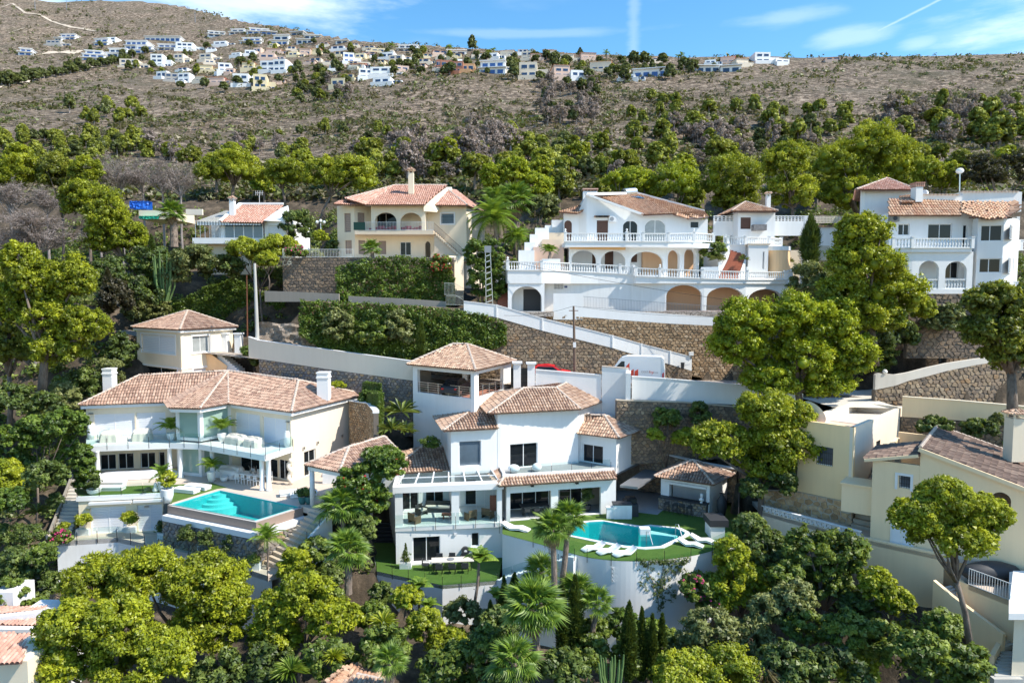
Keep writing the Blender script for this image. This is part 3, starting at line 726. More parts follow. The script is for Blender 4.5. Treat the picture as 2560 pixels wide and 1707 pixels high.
def farz(X,Y):
 Yc=np.maximum(Y,20);px=CX+F*X/Yc;ys=np.interp(px,SKYL[:,0],SKYL[:,1]);D=np.interp(px,SKYL[:,0],SKYL[:,2])
 t1=(737-ys)/F;t0=.118;s=np.clip((Y-115)/(D-115),0,1);t=t0+(t1-t0)*s**.56;z=Y*t
 nz=fbm(X/38,Y/45,3,4)*2.6*np.clip((Y-120)/80,0,1)*(1-.8*np.clip((Y-D*.9)/(D*.1),0,1));z=z+nz*np.where(Y>D,.2,1)
 return np.where(Y>D,D*t1-(Y-D)*.25+nz*.2,z)
def hz0(X,Y):
 X=np.asarray(X,float);Y=np.asarray(Y,float);sh=X.shape;x=X.ravel();y=Y.ravel();P=np.array(GP)
 d2=(x[:,None]-P[None,:,0])**2+(y[:,None]-P[None,:,1])**2+7;w=1/d2**1.9;z=(w*P[None,:,2]).sum(1)/w.sum(1)
 z=z+fbm(x/3.1,y/3.4,1,3)*.16
 k=np.clip((y-106)/16,0,1);k=k*k*(3-2*k);z=z*(1-k)+farz(x,y)*k
 return z.reshape(sh)
def inpoly(poly,x,y):
 ins=np.zeros(x.shape,bool);j=len(poly)-1
 for i in range(len(poly)):
  xi,yi=poly[i][0],poly[i][1];xj,yj=poly[j][0],poly[j][1]
  ins^=((yi>y)!=(yj>y))&(x<(xj-xi)*(y-yi)/((yj-yi)+1e-12)+xi);j=i
 return ins
def hz(X,Y):
 X=np.asarray(X,float);Y=np.asarray(Y,float);z=hz0(X,Y)
 for poly,lv in CAPS:
  c=np.mean(np.array([(p[0],p[1])for p in poly]),0);pp=[(c[0]+(p[0]-c[0])*1.0,c[1]+(p[1]-c[1])*1.0)for p in poly]
  z=np.where(inpoly(pp,X,Y),np.minimum(z,lv-.25),z)
 return z
def gz(x,y):return float(hz(np.array([x]),np.array([y]))[0])
def build_ground():
 xs=np.concatenate([np.linspace(-170,-72,40),np.arange(-71,71.1,.9),np.linspace(73,170,40)]);ys=np.concatenate([np.linspace(-60,18,16),np.arange(20,124.1,.9)])
 X,Y=np.meshgrid(xs,ys);Z=hz(X,Y);n,m=X.shape;V=np.stack([X,Y,Z],-1).reshape(-1,3);i=np.arange(n-1)[:,None]*m+np.arange(m-1)[None]
 Q=np.stack([i,i+1,i+m+1,i+m],-1).reshape(-1,4);o=mknp('ground',V,Q,'garden_soil',None,None,4);tag(o,kind=QK)
 o.data.polygons.foreach_set(Ql1,[True]*len(o.data.polygons))
 pc=np.linspace(-2600,5200,380);yr=122.5*(1400/122.5)**(np.linspace(0,1,190));PX,YR=np.meshgrid(pc,yr);X=(PX-CX)/F*YR;Z=farz(X,YR)
 k=np.clip((YR-106)/16,0,1);n,m=X.shape;V=np.stack([X,YR,Z],-1).reshape(-1,3);i=np.arange(n-1)[:,None]*m+np.arange(m-1)[None]
 Q=np.stack([i,i+1,i+m+1,i+m],-1).reshape(-1,4);o=mknp('hillside',V,Q,'hillside',None,None,4);tag(o,kind=QK);o.data.polygons.foreach_set(Ql1,[True]*len(o.data.polygons))
def onhill(px,py,lo=125,hi=900):

 d=ray((px,py));Ys=np.linspace(lo,hi,500);X=d.x/d.y*Ys;Z=d.z/d.y*Ys;g=farz(X,Ys);k=np.where(g>=Z)[0]
 if len(k)==0:k=[int(np.argmax(g-Z))]
 return float(X[k[0]]),float(Ys[k[0]]),float(g[k[0]])
 # foliage
def units(n,rng):v=rng.normal(size=(n,3));return v/np.linalg.norm(v,axis=1)[:,None]
def tufts(C,R,n,size,mode,rng,flat=.9):

 k=len(C);D=units(k*n,rng);c=np.repeat(C,n,0);r=np.repeat(R,n)[:,None];D2=D*np.array([1,1,flat])
 if mode==QL:
  D2[:,2]=np.abs(D2[:,2])*.9+D2[:,2]*.3+.08
  b=c+D2*r*rng.uniform(.2,.65,(k*n,1));tip=c+D2*r*rng.uniform(.85,1.2,(k*n,1));s=np.cross(D,units(k*n,rng));s/=np.linalg.norm(s,axis=1)[:,None]+1e-9;s*=size*.5*rng.uniform(.6,1.2,(k*n,1))
  return np.stack([b-s,b+s,tip],1)
 p=c+D2*r*rng.uniform(.55,1.05,(k*n,1));nn=D+units(k*n,rng)*.8+np.array([0,0,.45]);nn/=np.linalg.norm(nn,axis=1)[:,None]
 a=np.cross(nn,units(k*n,rng));a/=np.linalg.norm(a,axis=1)[:,None]+1e-9;b=np.cross(nn,a);s=size*rng.uniform(.6,1.3,(k*n,1))
 return np.stack([p-a*s*.5-b*s*.35,p+a*s*.5-b*s*.35,p+b*s*.75],1)
ICO=None
def icos():
 global ICO
 if ICO is None:
  import bmesh
  bm=bmesh.new();bmesh.ops.create_icosphere(bm,subdivisions=1,radius=1);ICO=(np.array([v.co for v in bm.verts]),np.array([[v.index for v in f.verts]for f in bm.faces]));bm.free()
 return ICO
def crown_arrays(lobes,rng,clump=.30,ktuft=13,n=30,size=.16,mode=QL,low=-.45,core=.5,tuftk=.48,flat=.8,dens=1.0):

 CC=[];RR=[]
 for(c,rx,ry,rz)in lobes:
  rc=clump*(rx*ry*rz)**(1/3);rc=max(.35,min(rc,2.0));m=int(dens*2.6*((rx*ry+rx*rz+ry*rz)/3)/(rc*rc))+3;pts=[];tries=0
  while len(pts)<m and tries<m*25:
   tries+=1;d=units(1,rng)[0]
   if d[2]<low:continue
   f=rng.uniform(.55,1.0)**.5*.86;p=np.array([d[0]*rx,d[1]*ry,d[2]*rz])*f
   if all(np.sum(((p-q)/rc)**2)>.6 for q in pts):pts.append(p)
  for p in pts:CC.append(np.array(c)+p);RR.append(rc*rng.uniform(.65,1.2))
 CC=np.array(CC);RR=np.array(RR);k=len(CC);tint=rng.uniform(0,1,k)
 TD=units(k*ktuft,rng);TD[:,2]=np.where(TD[:,2]<-.35,-TD[:,2],TD[:,2]);c=np.repeat(CC,ktuft,0)+TD*np.repeat(RR,ktuft)[:,None]*np.array([1,1,flat])*rng.uniform(.45,.95,(k*ktuft,1))
 tr=np.repeat(RR,ktuft)*tuftk*rng.uniform(.7,1.2,k*ktuft);
 if mode==QL:tri=np.concatenate([tufts(c,tr,n//2,size,QL,rng).reshape(len(c),-1,3,3),tufts(c,tr*1.05,n-n//2,size*1.25,'leaf',rng).reshape(len(c),-1,3,3)],1).reshape(-1,3,3)
 else:tri=tufts(c,tr,n,size,mode,rng)
 V=tri.reshape(-1,3);T=np.arange(len(V)).reshape(-1,3)
 tt=np.clip(np.repeat(tint,ktuft*n)+np.repeat(rng.uniform(-.3,.3,k*ktuft),n),0,1);tn=np.repeat(tt,3)
 if core>0:
  iv,it=icos();cv=CC[:,None,:]+iv[None]*(RR*core)[:,None,None]*rng.uniform(.85,1.1,(k,len(iv),1));ct=it[None]+np.arange(k)[:,None,None]*len(iv)+len(V)
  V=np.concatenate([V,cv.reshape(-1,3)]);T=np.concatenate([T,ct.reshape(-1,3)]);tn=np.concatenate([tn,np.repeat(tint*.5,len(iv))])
 own=np.concatenate([np.repeat(CC,ktuft*(len(tri)//(k*ktuft))*3,0)]+([np.repeat(CC,len(icos()[0]),0)]if core>0 else[]));tc_=np.repeat(c,(len(tri)//(k*ktuft))*3,0);f=V-own;f/=np.linalg.norm(f,axis=1)[:,None]+1e-6
 f2=np.zeros_like(f);f2[:len(tc_)]=V[:len(tc_)]-tc_;f2/=np.linalg.norm(f2,axis=1)[:,None]+1e-6;f=f+f2*.55+np.array([0,0,.45]);FORM[0]=(f/(np.linalg.norm(f,axis=1)[:,None]+1e-6)).astype(np.float32)
 return V,T,tn,CC,RR
def trunk_mesh(base,targets,r0,rng,bark=Qq,par=None,wob=.3,name='trunk',taper=.5):
 m=MB();b=Ve(base);c=Ve(np.mean([list(t)for t in targets],0));fork=b.lerp(c,.55)
 fork+=Ve((rng.uniform(-wob,wob),rng.uniform(-wob,wob),0));mid=b.lerp(fork,.5)+Ve((rng.uniform(-wob,wob)*.6,rng.uniform(-wob,wob)*.6,0))
 m.tube([b-Ve((0,0,.4)),mid,fork],[r0*1.15,r0*.9,r0*.72],8)
 for t in targets:
  t=Ve(t);q=fork.lerp(t,.5)+Ve((rng.uniform(-.3,.3),rng.uniform(-.3,.3),rng.uniform(-.4,.1)));m.tube([fork-Ve((0,0,.1)),q,t],[r0*.6,r0*.38,r0*.12],5)
 return m.build(name,bark,par,True)
KIND={'pine':dict(leaf=Qi1,clump=.36,ktuft=15,n=28,size=.145,mode=QL,low=-.8,dens=1.5),'bright':dict(leaf='pine_leaf_bright',clump=.36,ktuft=15,n=28,size=.145,mode=QL,low=-.8,dens=1.5),'dullpine':dict(leaf='pine_leaf_dull',clump=.36,ktuft=18,n=18,size=.19,mode=QL,low=-.75,dens=1.5),'shrub':dict(leaf=QM1,clump=.34,ktuft=12,n=15,size=.21,mode='leaf',low=-.7),'dark':dict(leaf=QR,clump=.34,ktuft=12,n=15,size=.21,mode='leaf',low=-.7),'olive':dict(leaf=QN1,clump=.32,ktuft=14,n=16,size=.17,mode=QL,low=-.6),'lime':dict(leaf=Qy,clump=.34,ktuft=18,n=24,size=.14,mode=QL,low=-.6,dens=1.25),'ivyb':dict(leaf=QO1,clump=.3,ktuft=12,n=15,size=.20,mode='leaf',low=-.8),'brown':dict(leaf='brown_leaf',clump=.30,ktuft=14,n=15,size=.20,mode='leaf',low=-.5),'pinefar':dict(leaf=Qi1,clump=.32,ktuft=13,n=24,size=.2,mode=QL,low=-.4)}
def px_lobe(spec,Y,depth=.85):

 k,xl,yt,xr,yb=spec[:5];Y+=spec[5]if len(spec)>5 else 0;c=ay((k,(xl+xr)/2,(yt+yb)/2),Y);a=ay((k,xl,(yt+yb)/2),Y);b=ay((k,xr,(yt+yb)/2),Y);t=ay((k,(xl+xr)/2,yt),Y);d=ay((k,(xl+xr)/2,yb),Y)
 rx=(b.x-a.x)/2*1.04;rz=(t.z-d.z)/2*1.04;return(tuple(c),rx,rx*depth,rz)
SEED=[100]
def plant(name,label,cat,kind,Y,boxes,base=None,trunk=.22,group=None,bark=Qq,trunk_name='trunk',depth=.85,flowers=None,bare=False,**kw):
 SEED[0]+=1;rng=np.random.default_rng(SEED[0]);rnd_=random.Random(SEED[0]);P=dict(KIND[kind]);P.update(kw);leaf=P.pop('leaf');lobes=[px_lobe(s,Y,depth)for s in boxes]
 cx=np.mean([l[0][0]for l in lobes]);cy=np.mean([l[0][1]for l in lobes])
 if base is not None:bb=ay(base,Y)if len(base)==3 else Ve(base);bx,by,bz=bb.x,bb.y,bb.z
 else:bx,by=cx,cy;bz=gz(bx,by)
 zlow=min(l[0][2]-l[3]for l in lobes);bz=min(bz,zlow+.6)if base is None else bz
 root=empty(name,(bx,by,bz),label,cat,group)
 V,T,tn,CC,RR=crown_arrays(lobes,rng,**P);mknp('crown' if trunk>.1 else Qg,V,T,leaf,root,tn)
 if trunk>0:trunk_mesh((bx,by,bz),[tuple(Ve(l[0])-Ve((0,0,l[3]*.25)))for l in lobes]+[tuple(CC[rnd_.randrange(len(CC))])for _ in range(5)],trunk,rnd_,bark,root,name=trunk_name)
 if flowers:
  mt,nf=flowers;F_=[]
  i=rng.integers(0,len(CC),nf);d=units(nf,rng);d[:,2]=np.abs(d[:,2]);d[:,1]=-np.abs(d[:,1]);p=CC[i]+d*RR[i][:,None]*1.05;tag(mknp('flowers',tufts(p,np.full(nf,.07),8,.10,'leaf',rng).reshape(-1,3),np.arange(nf*24).reshape(-1,3),mt,root),kind='stuff')
 return root
def dead_tree(label,Y,boxes,base=None,group='grey dead pines',twigs=2600,name='dead_tree',r=.2,ln=.55):

 SEED[0]+=1;rng=np.random.default_rng(SEED[0]);rr=random.Random(SEED[0]);lobes=[px_lobe(s,Y)for s in boxes];cx=np.mean([l[0][0]for l in lobes])
 bz=gz(cx,Y)if base is None else ay(base,Y).z;bz=min(bz,min(l[0][2]-l[3]for l in lobes)+.5)
 root=empty(name,(cx,Y,bz),label,'tree',group);m=MB();b=Ve((cx,Y,bz));tris=[];tw=[]
 for c,rx,ry,rz in lobes:
  c=Ve(c);fork=Ve((c.x*.5+cx*.5,c.y,c.z-rz*.75));m.tube([b-Ve((0,0,.3)),b.lerp(fork,.5)+Ve((rr.uniform(-.3,.3),0,0)),fork],[r,r*.8,r*.6],6)
  for k in range(int(10+rx*3)):
   d=units(1,rng)[0];d[2]=abs(d[2])*.9;t=Ve((c.x+d[0]*rx*.95,c.y+d[1]*ry*.95,c.z-rz*.3+d[2]*rz*1.2));q=fork.lerp(t,.5)+Ve((rr.uniform(-.4,.4),rr.uniform(-.4,.4),rr.uniform(-.1,.5)))
   m.tube([fork,q,t],[r*.4,r*.22,.02],4,False)
   for s in range(9):
    f=rr.uniform(.3,1);o=(fork.lerp(q,f*2)if f<.5 else q.lerp(t,f*2-1));dd=Ve(units(1,rng)[0]);dd.z=abs(dd.z)*.6;dd+=(t-fork).normalized()*.8;e=o+dd*rr.uniform(.4,1.1)
    m.tube([o,e],[.035,.012],3,False);tw.append(o.lerp(e,.6));tw.append(e)
 m.build('trunk',Qd1,root)
 tw=np.array([list(t)for t in tw]);n=max(8,twigs//len(tw));k=len(tw);c=np.repeat(tw,n,0);D=units(k*n,rng);D[:,2]=D[:,2]*.7+.15;L=rng.uniform(.3,1,(k*n,1))*ln
 s=np.cross(D,units(k*n,rng));s/=np.linalg.norm(s,axis=1)[:,None];s*=.022;o=c+units(k*n,rng)*.25
 V=np.stack([o-s,o+s,o+D*L],1).reshape(-1,3);mknp('crown',V,np.arange(len(V)).reshape(-1,3),'dead_twig',root,np.repeat(rng.uniform(0,1,k*n),3));return root
def cypress(label,Y,box,group=None,kind='cypress_leaf',name='cypress'):
 SEED[0]+=1;rng=np.random.default_rng(SEED[0]);c,rx,ry,rz=px_lobe(box,Y);z0=c[2]-rz;root=empty(name,(c[0],c[1],z0),label,'tree',group);k=int(60+rz*40)
 t=rng.uniform(0,1,k)**1.1;R=rx*np.clip(np.minimum(1,(1-t)*1.9+.12),.1,1)*np.clip(.5+t*4,.5,1);a=rng.uniform(0,2*math.pi,k)
 C=np.stack([c[0]+np.cos(a)*R*.55,c[1]+np.sin(a)*R*.55,z0+t*rz*2],1);tri=tufts(C,R*.62+.08,46,.11,QL,rng,1.9);V=tri.reshape(-1,3)
 mknp(Qg,V,np.arange(len(V)).reshape(-1,3),kind,root,np.repeat(np.repeat(rng.uniform(0,1,k),46),3));qt('trunk',Qq,root,[(c[0],c[1],z0-.5),(c[0],c[1],z0+rz*1.5)],[.12,.03],6);return root
_fr={}
def frond_mesh(kind):
 if kind in _fr:return _fr[kind]
 m=MB();rg=random.Random(5)
 if kind.startswith('fan'):
  dr={'fan':.35,'fanold':.9}[kind]
  m.tube([(0,0,0),(.45,0,.05),(.85,0,-.02)],[.03,.02,.015],4,False);o=Ve((.85,0,-.02));n=19
  for i in range(n):
   a=math.radians(-118+236*i/(n-1));a2=math.radians(118*2/(n-1)*.5);L=.85*(1-.25*abs(i-(n-1)/2)/((n-1)/2))*rg.uniform(.9,1.1);d=Ve((math.cos(a),math.sin(a),0));dl=Ve((math.cos(a-a2),math.sin(a-a2),0));d2=Ve((math.cos(a+a2),math.sin(a+a2),0))
   up=.05 if i%2 else.0;p1=o+dl*L*.55+Ve((0,0,-.02));p2=o+d2*L*.55+Ve((0,0,-.02));pm=o+d*L*.55+Ve((0,0,.05));tip=o+d*L*1.15+Ve((0,0,-dr*L*rg.uniform(.6,1.2)))
   m.add([o,p1,pm,p2,tip],[(0,1,2),(0,2,3),(1,4,2),(2,4,3)])
 else:
  n=16;pts=[];L={Qh:2.2,Qt:1.5}[kind]
  for i in range(9):t=i/8;pts.append(Ve((L*t*(1-.18*t),0,L*(.55*t-.85*t*t))))
  m.tube(pts,[.035*(1-i/9)+.008 for i in range(9)],4,False)
  def at(t):k=min(7,int(t*8));return pts[k].lerp(pts[k+1],t*8-k)
  if kind==Qh:
   for i in range(26):
    t=.12+.86*i/25;p=at(t);l=.62*math.sin(math.pi*(.12+.8*t))**.7
    for s in(-1,1):q=p+Ve((.30*l,s*l*.85,-.28*l-rg.uniform(0,.12)));m.add([p-Ve((.035,0,0)),p+Ve((.05,0,0)),q],[(0,1,2)])
  else:
   for i in range(8):
    t0,t1=.12+.88*i/8,.12+.88*(i+.9)/8;w0,w1=.42*math.sin(math.pi*min(.98,t0))+.03,.42*math.sin(math.pi*min(.99,t1))+.02
    for s in(-1,1):m.add([at(t0),at(t1),at(t1)+Ve((0,s*w1,.10*w1)),at(t0)+Ve((0,s*w0,.10*w0))],[(0,1,2,3)])
 me=bpy.data.meshes.new('frond');me.from_pydata([tuple(v)for v in m.v],[],m.f);me.materials.append(MATS['dead_frond' if kind=='fanold' else Qj1])
 a=me.attributes.new('tint','FLOAT','POINT');a.data.foreach_set('value',np.full(len(m.v),.5,np.float32));_fr[kind]=me;return me
def palm(label,Y,head,base,R=1.9,n=26,kind='fan',trunk=.2,skirt=0,group='palms',name='palm_tree',cat='palm',elev=(-35,80)):

 SEED[0]+=1;rr=random.Random(SEED[0]);h=ay(head,Y);b=ay(base,Y)if base is not None else Ve((h.x,Y,min(gz(h.x,Y),h.z-.5)));root=empty(name,b,label,cat,group)
 m=MB();k=10;pts=[b.lerp(h,i/k)+Ve((math.sin(i/k*math.pi)*.08,0,0))for i in range(k+1)];m.tube([pts[0]-Ve((0,0,.4))]+pts,[trunk*1.25]+[trunk*(1.15-.25*i/k)*(1+.07*(i%2))for i in range(k+1)],9)
 for i in range(int((h-b).length/.22)):
  f=rr.random();p=b.lerp(h,f);a=rr.uniform(0,6.28);d=Ve((math.cos(a),math.sin(a),.5));m.bar(p+d*trunk*.8,p+d*trunk*1.45,.05,.04)
 m.build('trunk',Qc1,root);sc0=R/({'fan':1.75,Qh:2.0,Qt:1.5}[kind])
 def put(me,az_,el,sc,nm='frond'):
  o=link(nm,me,root,h-b);o.rotation_euler=(rr.uniform(-.35,.35),-math.radians(el),az_);o.scale=(sc,)*3
 for i in range(n):
  t=(i+.5)/n;el=elev[0]+(elev[1]-elev[0])*t**.85;put(frond_mesh(kind),i*2.399+rr.uniform(-.2,.2),el+rr.uniform(-6,6),sc0*rr.uniform(.85,1.1)*(1-.25*max(0,t-.6)))
 for i in range(skirt):put(frond_mesh('fanold'),rr.uniform(0,6.28),rr.uniform(-85,-55),sc0*rr.uniform(.6,.9),'dead_frond')
 return root
def spiky(label,Y,c,R=.7,n=40,mat=Qj1,name='yucca',cat='plant',group=None,droop=.2,w=.05,base=None,lo=.0):
 SEED[0]+=1;rng=np.random.default_rng(SEED[0]);p=np.array(ay(c,Y))if len(c)==3 and isinstance(c[0],str)else np.array(c);D=units(n,rng);D[:,2]=np.abs(D[:,2])*.9+lo;s=np.cross(D,[0,0,1.]);s/=np.linalg.norm(s,axis=1)[:,None]+1e-6;s*=w
 mid=p+D*R*.55;tip=p+D*R-np.array([0,0,1.])*droop*R;V=np.stack([np.repeat(p[None],n,0),mid-s,tip,mid+s],1).reshape(-1,3);root=empty(name,tuple(p),label,cat,group);i=np.arange(n)[:,None]*4
 mknp('leaves',V,np.concatenate([i+np.array([[0,1,2]]),i+np.array([[0,2,3]])]),mat,root,np.repeat(rng.uniform(0,1,n),4))
 if base is not None:m=MB();b=ay(base,Y);m.tube([b,tuple(p)],[.09,.06],6);m.build('stem',Qc1,root)
 return root
def hedgebox(label,corners,z0,z1,leaf=QO1,cat='hedge',name='hedge',group=None,size=.12,dens=90,puff=.10,parent=None):

 SEED[0]+=1;rng=np.random.default_rng(SEED[0]);n=len(corners);z0=z0 if hasattr(z0,QB1)else[z0]*n;z1=z1 if hasattr(z1,QB1)else[z1]*n
 root=parent or empty(name,(corners[0][0],corners[0][1],min(z0)),label,cat,group);tri=[];m=MB()
 for i in range(n):
  j=(i+1)%n;a=np.array([*corners[i][:2],z0[i]]);b=np.array([*corners[j][:2],z0[j]]);c=np.array([*corners[j][:2],z1[j]]);d=np.array([*corners[i][:2],z1[i]]);m.quad(a,b,c,d)
  area=np.linalg.norm(b-a)*np.mean([z1[i]-z0[i],z1[j]-z0[j]]);k=int(area*dens);u=rng.uniform(0,1,(k,1));v=rng.uniform(0,1,(k,1));tri.append((a*(1-u)+b*u)*(1-v)+(d*(1-u)+c*u)*v)
 top=[np.array([*corners[i][:2],z1[i]])for i in range(n)];m.add(top,[tuple(range(n))])
 for i in range(1,n-1):
  a,b,c=top[0],top[i],top[i+1];k=int(np.linalg.norm(np.cross(b-a,c-a))*.5*dens);u=rng.uniform(0,1,(k,1));v=rng.uniform(0,1,(k,1));f=u+v>1;u=np.where(f,1-u,u);v=np.where(f,1-v,v);tri.append(a+(b-a)*u+(c-a)*v)
 C=np.concatenate(tri);C+=rng.normal(0,puff*.6,C.shape);lump=fbm(C[:,0]*2.2+C[:,1],C[:,2]*2.4,5,3)[:,None];ctr=np.array([np.mean([c[0]for c in corners]),np.mean([c[1]for c in corners]),0]);o=C-ctr;o[:,2]=0;o/=np.linalg.norm(o,axis=1)[:,None]+1e-6;C+=o*np.clip(lump,-1,1)*puff*1.5
 t=tufts(C,np.full(len(C),size*.8),3,size,'leaf',rng);V=t.reshape(-1,3);mknp(Qg,V,np.arange(len(V)).reshape(-1,3),leaf,root,np.repeat(np.clip(.5+lump[:,0]*.4,0,1),9));m.build('hedge_core',leaf,root);return root
def ivysheet(name,label,pts,leaf=QO1,dens=70,size=.17,puff=.35,cat='climber',fringe=0,group=None):

 SEED[0]+=1;rng=np.random.default_rng(SEED[0]);root=empty(name,pts[0][1],label,cat,group);out_=[]
 for(t0,b0),(t1,b1)in zip(pts[:-1],pts[1:]):
  t0,b0,t1,b1=(np.array(v,float)for v in(t0,b0,t1,b1));area=np.linalg.norm(t1-t0)*(np.linalg.norm(t0-b0)+np.linalg.norm(t1-b1))/2;k=int(area*dens);u=rng.uniform(0,1,(k,1));v=rng.uniform(0,1,(k,1))**.85
  out_.append((t0*(1-u)+t1*u)*(1-v)+(b0*(1-u)+b1*u)*v)
 C=np.concatenate(out_);l=fbm(C[:,0]*1.5,C[:,2]*1.9+C[:,1],2,4);l2=fbm(C[:,0]*4,C[:,2]*4,4,2);C[:,1]-=np.clip(.3+l*.35+l2*.12,0,2)*puff;C+=rng.normal(0,.05,C.shape)
 t=tufts(C,np.full(len(C),size*.9),3,size*1.1,'leaf',rng);V=t.reshape(-1,3);mknp(Qg,V,np.arange(len(V)).reshape(-1,3),leaf,root,np.repeat(np.clip(.5+l*.3+rng.uniform(-.2,.2,len(l)),0,1),9));return root
 # the long cream villa with pool (left)
def xy(v):return(v[0],v[1])
def off(p,q,d):

 (o,e),L=frame(p,q);return(p[0]+e[1]*d,p[1]-e[0]*d),(q[0]+e[1]*d,q[1]-e[0]*d)
def lerp2(a,b,t):return(a[0]+(b[0]-a[0])*t,a[1]+(b[1]-a[1])*t)
def build_cream_villa():
 H=empty('villa',(-30,62,-16.5),'long cream villa with angled wings, hip roofs and white shutters behind the rectangular pool','house')
 zG,zB,zE=-16.5,-13.4,-10.15
 W0=(-19.45,59.35);W1=(-15.9,68.4);e=Ve((.849,-.528));A=(W0[0]-8.3*.849,W0[1]+8.3*.528)
 L0=(-39.75,63.1);L1=(-31.6,64.75)
 L2=(-40.6,70.5)
 B1,B2,B3=(-30.75,61.9),(-28.2,61.1),A
 zt=zE+.05
 wall(H,L0,L1,zB,zt,QD,[(('1',482,1045,845,1262),Qa,(zB+.02,None)),(('1',858,1035,1120,1240),Qa,(zB+.02,None))])
 wall(H,L1,(B1[0]-.0,B1[1]+0),zB,zt,QD)
 wall(H,A,W0,zB,zt,QD,[(('1',1740,1045,1960,1285),Qa,(zB+.02,None)),(('1',1985,1085,2195,1312),Qa,(zB+.02,None))])
 wall(H,W0,W1,zG,zt,QS,[(('2',2045,190,2135,360),'slide',(zG+.02,zG+2.3))])
 wall(H,L2,L0,zG-3,zt,QD);wall(H,W1,(-22,73.5),zG,zt,QD);wall(H,(-22,73.5),L2,zG,zt,QD)
 wall(H,L0,L1,zG,zB-.25,QD,[(('2',395,175,425,375),'darkslide',(zG+.05,None)),(('2',465,172,590,380),'slide',(zG+.05,None)),(('2',605,162,728,375),'slide',(zG+.05,None)),(('2',778,158,895,360),'slide',(zG+.05,None)),(('2',920,152,968,350),'one',(zG+.05,None))])
 wall(H,A,W0,zG,zB-.25,QD,[(('2',1262,150,1300,330),'one',(zG+.05,None)),(('2',1372,165,1430,330),'frosted',(zG+.05,None)),(('2',1545,205,1710,345),'slide',(zG+.05,None)),(('2',1775,210,1838,370),'one',(zG+.05,None)),(('2',1845,215,1925,385),'slide',(zG+.05,None))])
 wall(H,L1,B1,zG,zB-.25,QD)
 for z0,z1 in((zG,zB-.25),(zB+.15,zt)):
  for p,q in((B1,B2),(B2,A)):
   fr,L=frame(p,q);m=MB()
   m.fbox(fr,0,0,z0,L,.35,z0+.28);m.fbox(fr,0,0,z1-.3,L,.35,z1)
   m.fbox(fr,-.05,-.02,z0+.28,.28,.33,z1-.3);m.fbox(fr,L-.28,-.02,z0+.28,L+.05,.33,z1-.3);fo=m.build('bay_frame',QC,H)
   g=MB();g.fbox(fr,.28,.1,z0+.28,L-.28,.14,z1-.3);g.build('bay_pane',Qa1,fo)
   s=MB();s.fbox(fr,.3,.2,z0+.3,L-.3,.24,z1-.32);s.build('bay_screen',Qa1,fo)
 P=[az(('1',410,1345),zB),(B1[0]-.1,60.75),(-28.05,60.45),az(('1',2005,1425),zB),az(('1',2250,1345),zB)];P=[xy(p)for p in P]
 inner=[W0,A,B2,B1,L1,L0,(-39.9,63.2)]
 m=MB();poly=P+[(W0[0]-.05,W0[1]+.05),(A[0],A[1]+.2),(B2[0]+.3,B2[1]+1),(B1[0],B1[1]+1),(L1[0],L1[1]+.1),(L0[0]-.2,L0[1]+.2)]
 m.prism(P[:3]+[(A[0],A[1]+.25),(B1[0],B1[1]+2.2),(L1[0],L1[1]+.2),(L0[0]-.2,L0[1]+.2)],zB-.32,zB);m.prism([P[2],P[3],P[4],(W0[0],W0[1]+.1),(A[0]+.02,A[1]+.2)],zB-.318,zB+.002);m.build('balcony',QW,H)
 m=MB()
 for a,b in zip(P[:-1],P[1:]):
  fr,L=frame(a,b);m.fbox(fr,-.02,-.05,zB-.42,L+.02,.12,zB+.07)
 m.build('balcony_edge',QC,H)
 for cx,cy in[(-36.75,59.65),(-38.0,60.2),(-31.0,60.95),(-30.0,60.9),(-26.75,60.05),(-21.15,56.85),(-20.55,56.75)]:
  c=MB();c.lathe((cx,cy,zG),[(.26,0),(.26,.1),(.2,.14),(.19,2.6),(.25,2.66)],14);c.build('column',QC,H,True)
 zE2=-10.1;g=lambda*p:xy(az(p,zE2));zr=-7.9
 r=lambda px,z=zr:tuple([*az(px,z),z])
 rl,rc=(-36.6,66.6,zr),(-28.6,68.4,zr+.25);rr_=r(('3',530,775),-8.0);rr_=(-20.3,64.5,-8.1)
 eL=g('1',285,960);eL2=g('1',345,968);eM=g('1',1110,938);eN=g('1',1150,993);eO=g('1',1425,1000);eP=g('1',1680,955);eQ=g('1',2240,1030);eR=g('3',1095,895)
 back=(-41.2,72.0);backr=(-19,74.5)
 R=Roof(.25,.42);V=lambda p,z=zE2:(p[0],p[1],z)
 R.plane([V(eL2),V((-30.5,eM[1]+.45)),rc,rl]);R.plane([V(back),V(eL2),rl]);R.plane([V(backr),V(back),rl,rc])
 R.plane([V(eM),V(eN),rc]);R.plane([V(eN),V(eO),rc]);R.plane([V(eO),V(eP),rc]);R.plane([V(eP),V(eQ),rr_,rc]);R.plane([V(eQ),V(eR),rr_]);R.plane([V(eR),V(backr),rc,rr_])
 for a,b in((V(eL2),rl),(rl,rc),(V(eM),rc),(V(eO),rc),(V(eP),rc),(rc,rr_),(V(eQ),rr_),(V(eR),rr_),(V(back),rl)):R.hip(a,b)
 R.build(H,Qv)
 m=MB()
 for a,b in((eL2,(-30.5,eM[1]+.45)),(eM,eN),(eN,eO),(eO,eP),(eP,eQ),(eQ,eR),(back,eL2)):
  fr,L=frame(a,b);m.fbox(fr,.1,.12,zE2-.42,L-.1,.32,zE2-.125)
 m.build('fascia',QC,H)
 c1=az(('1',510,810),-9.0);chm(H,-39.3,66.3,-10,.9,.9,2.75,QC);chm(H,-17.75,64.0,-9.9,1.05,1.05,2.55,QC)
 m=MB()
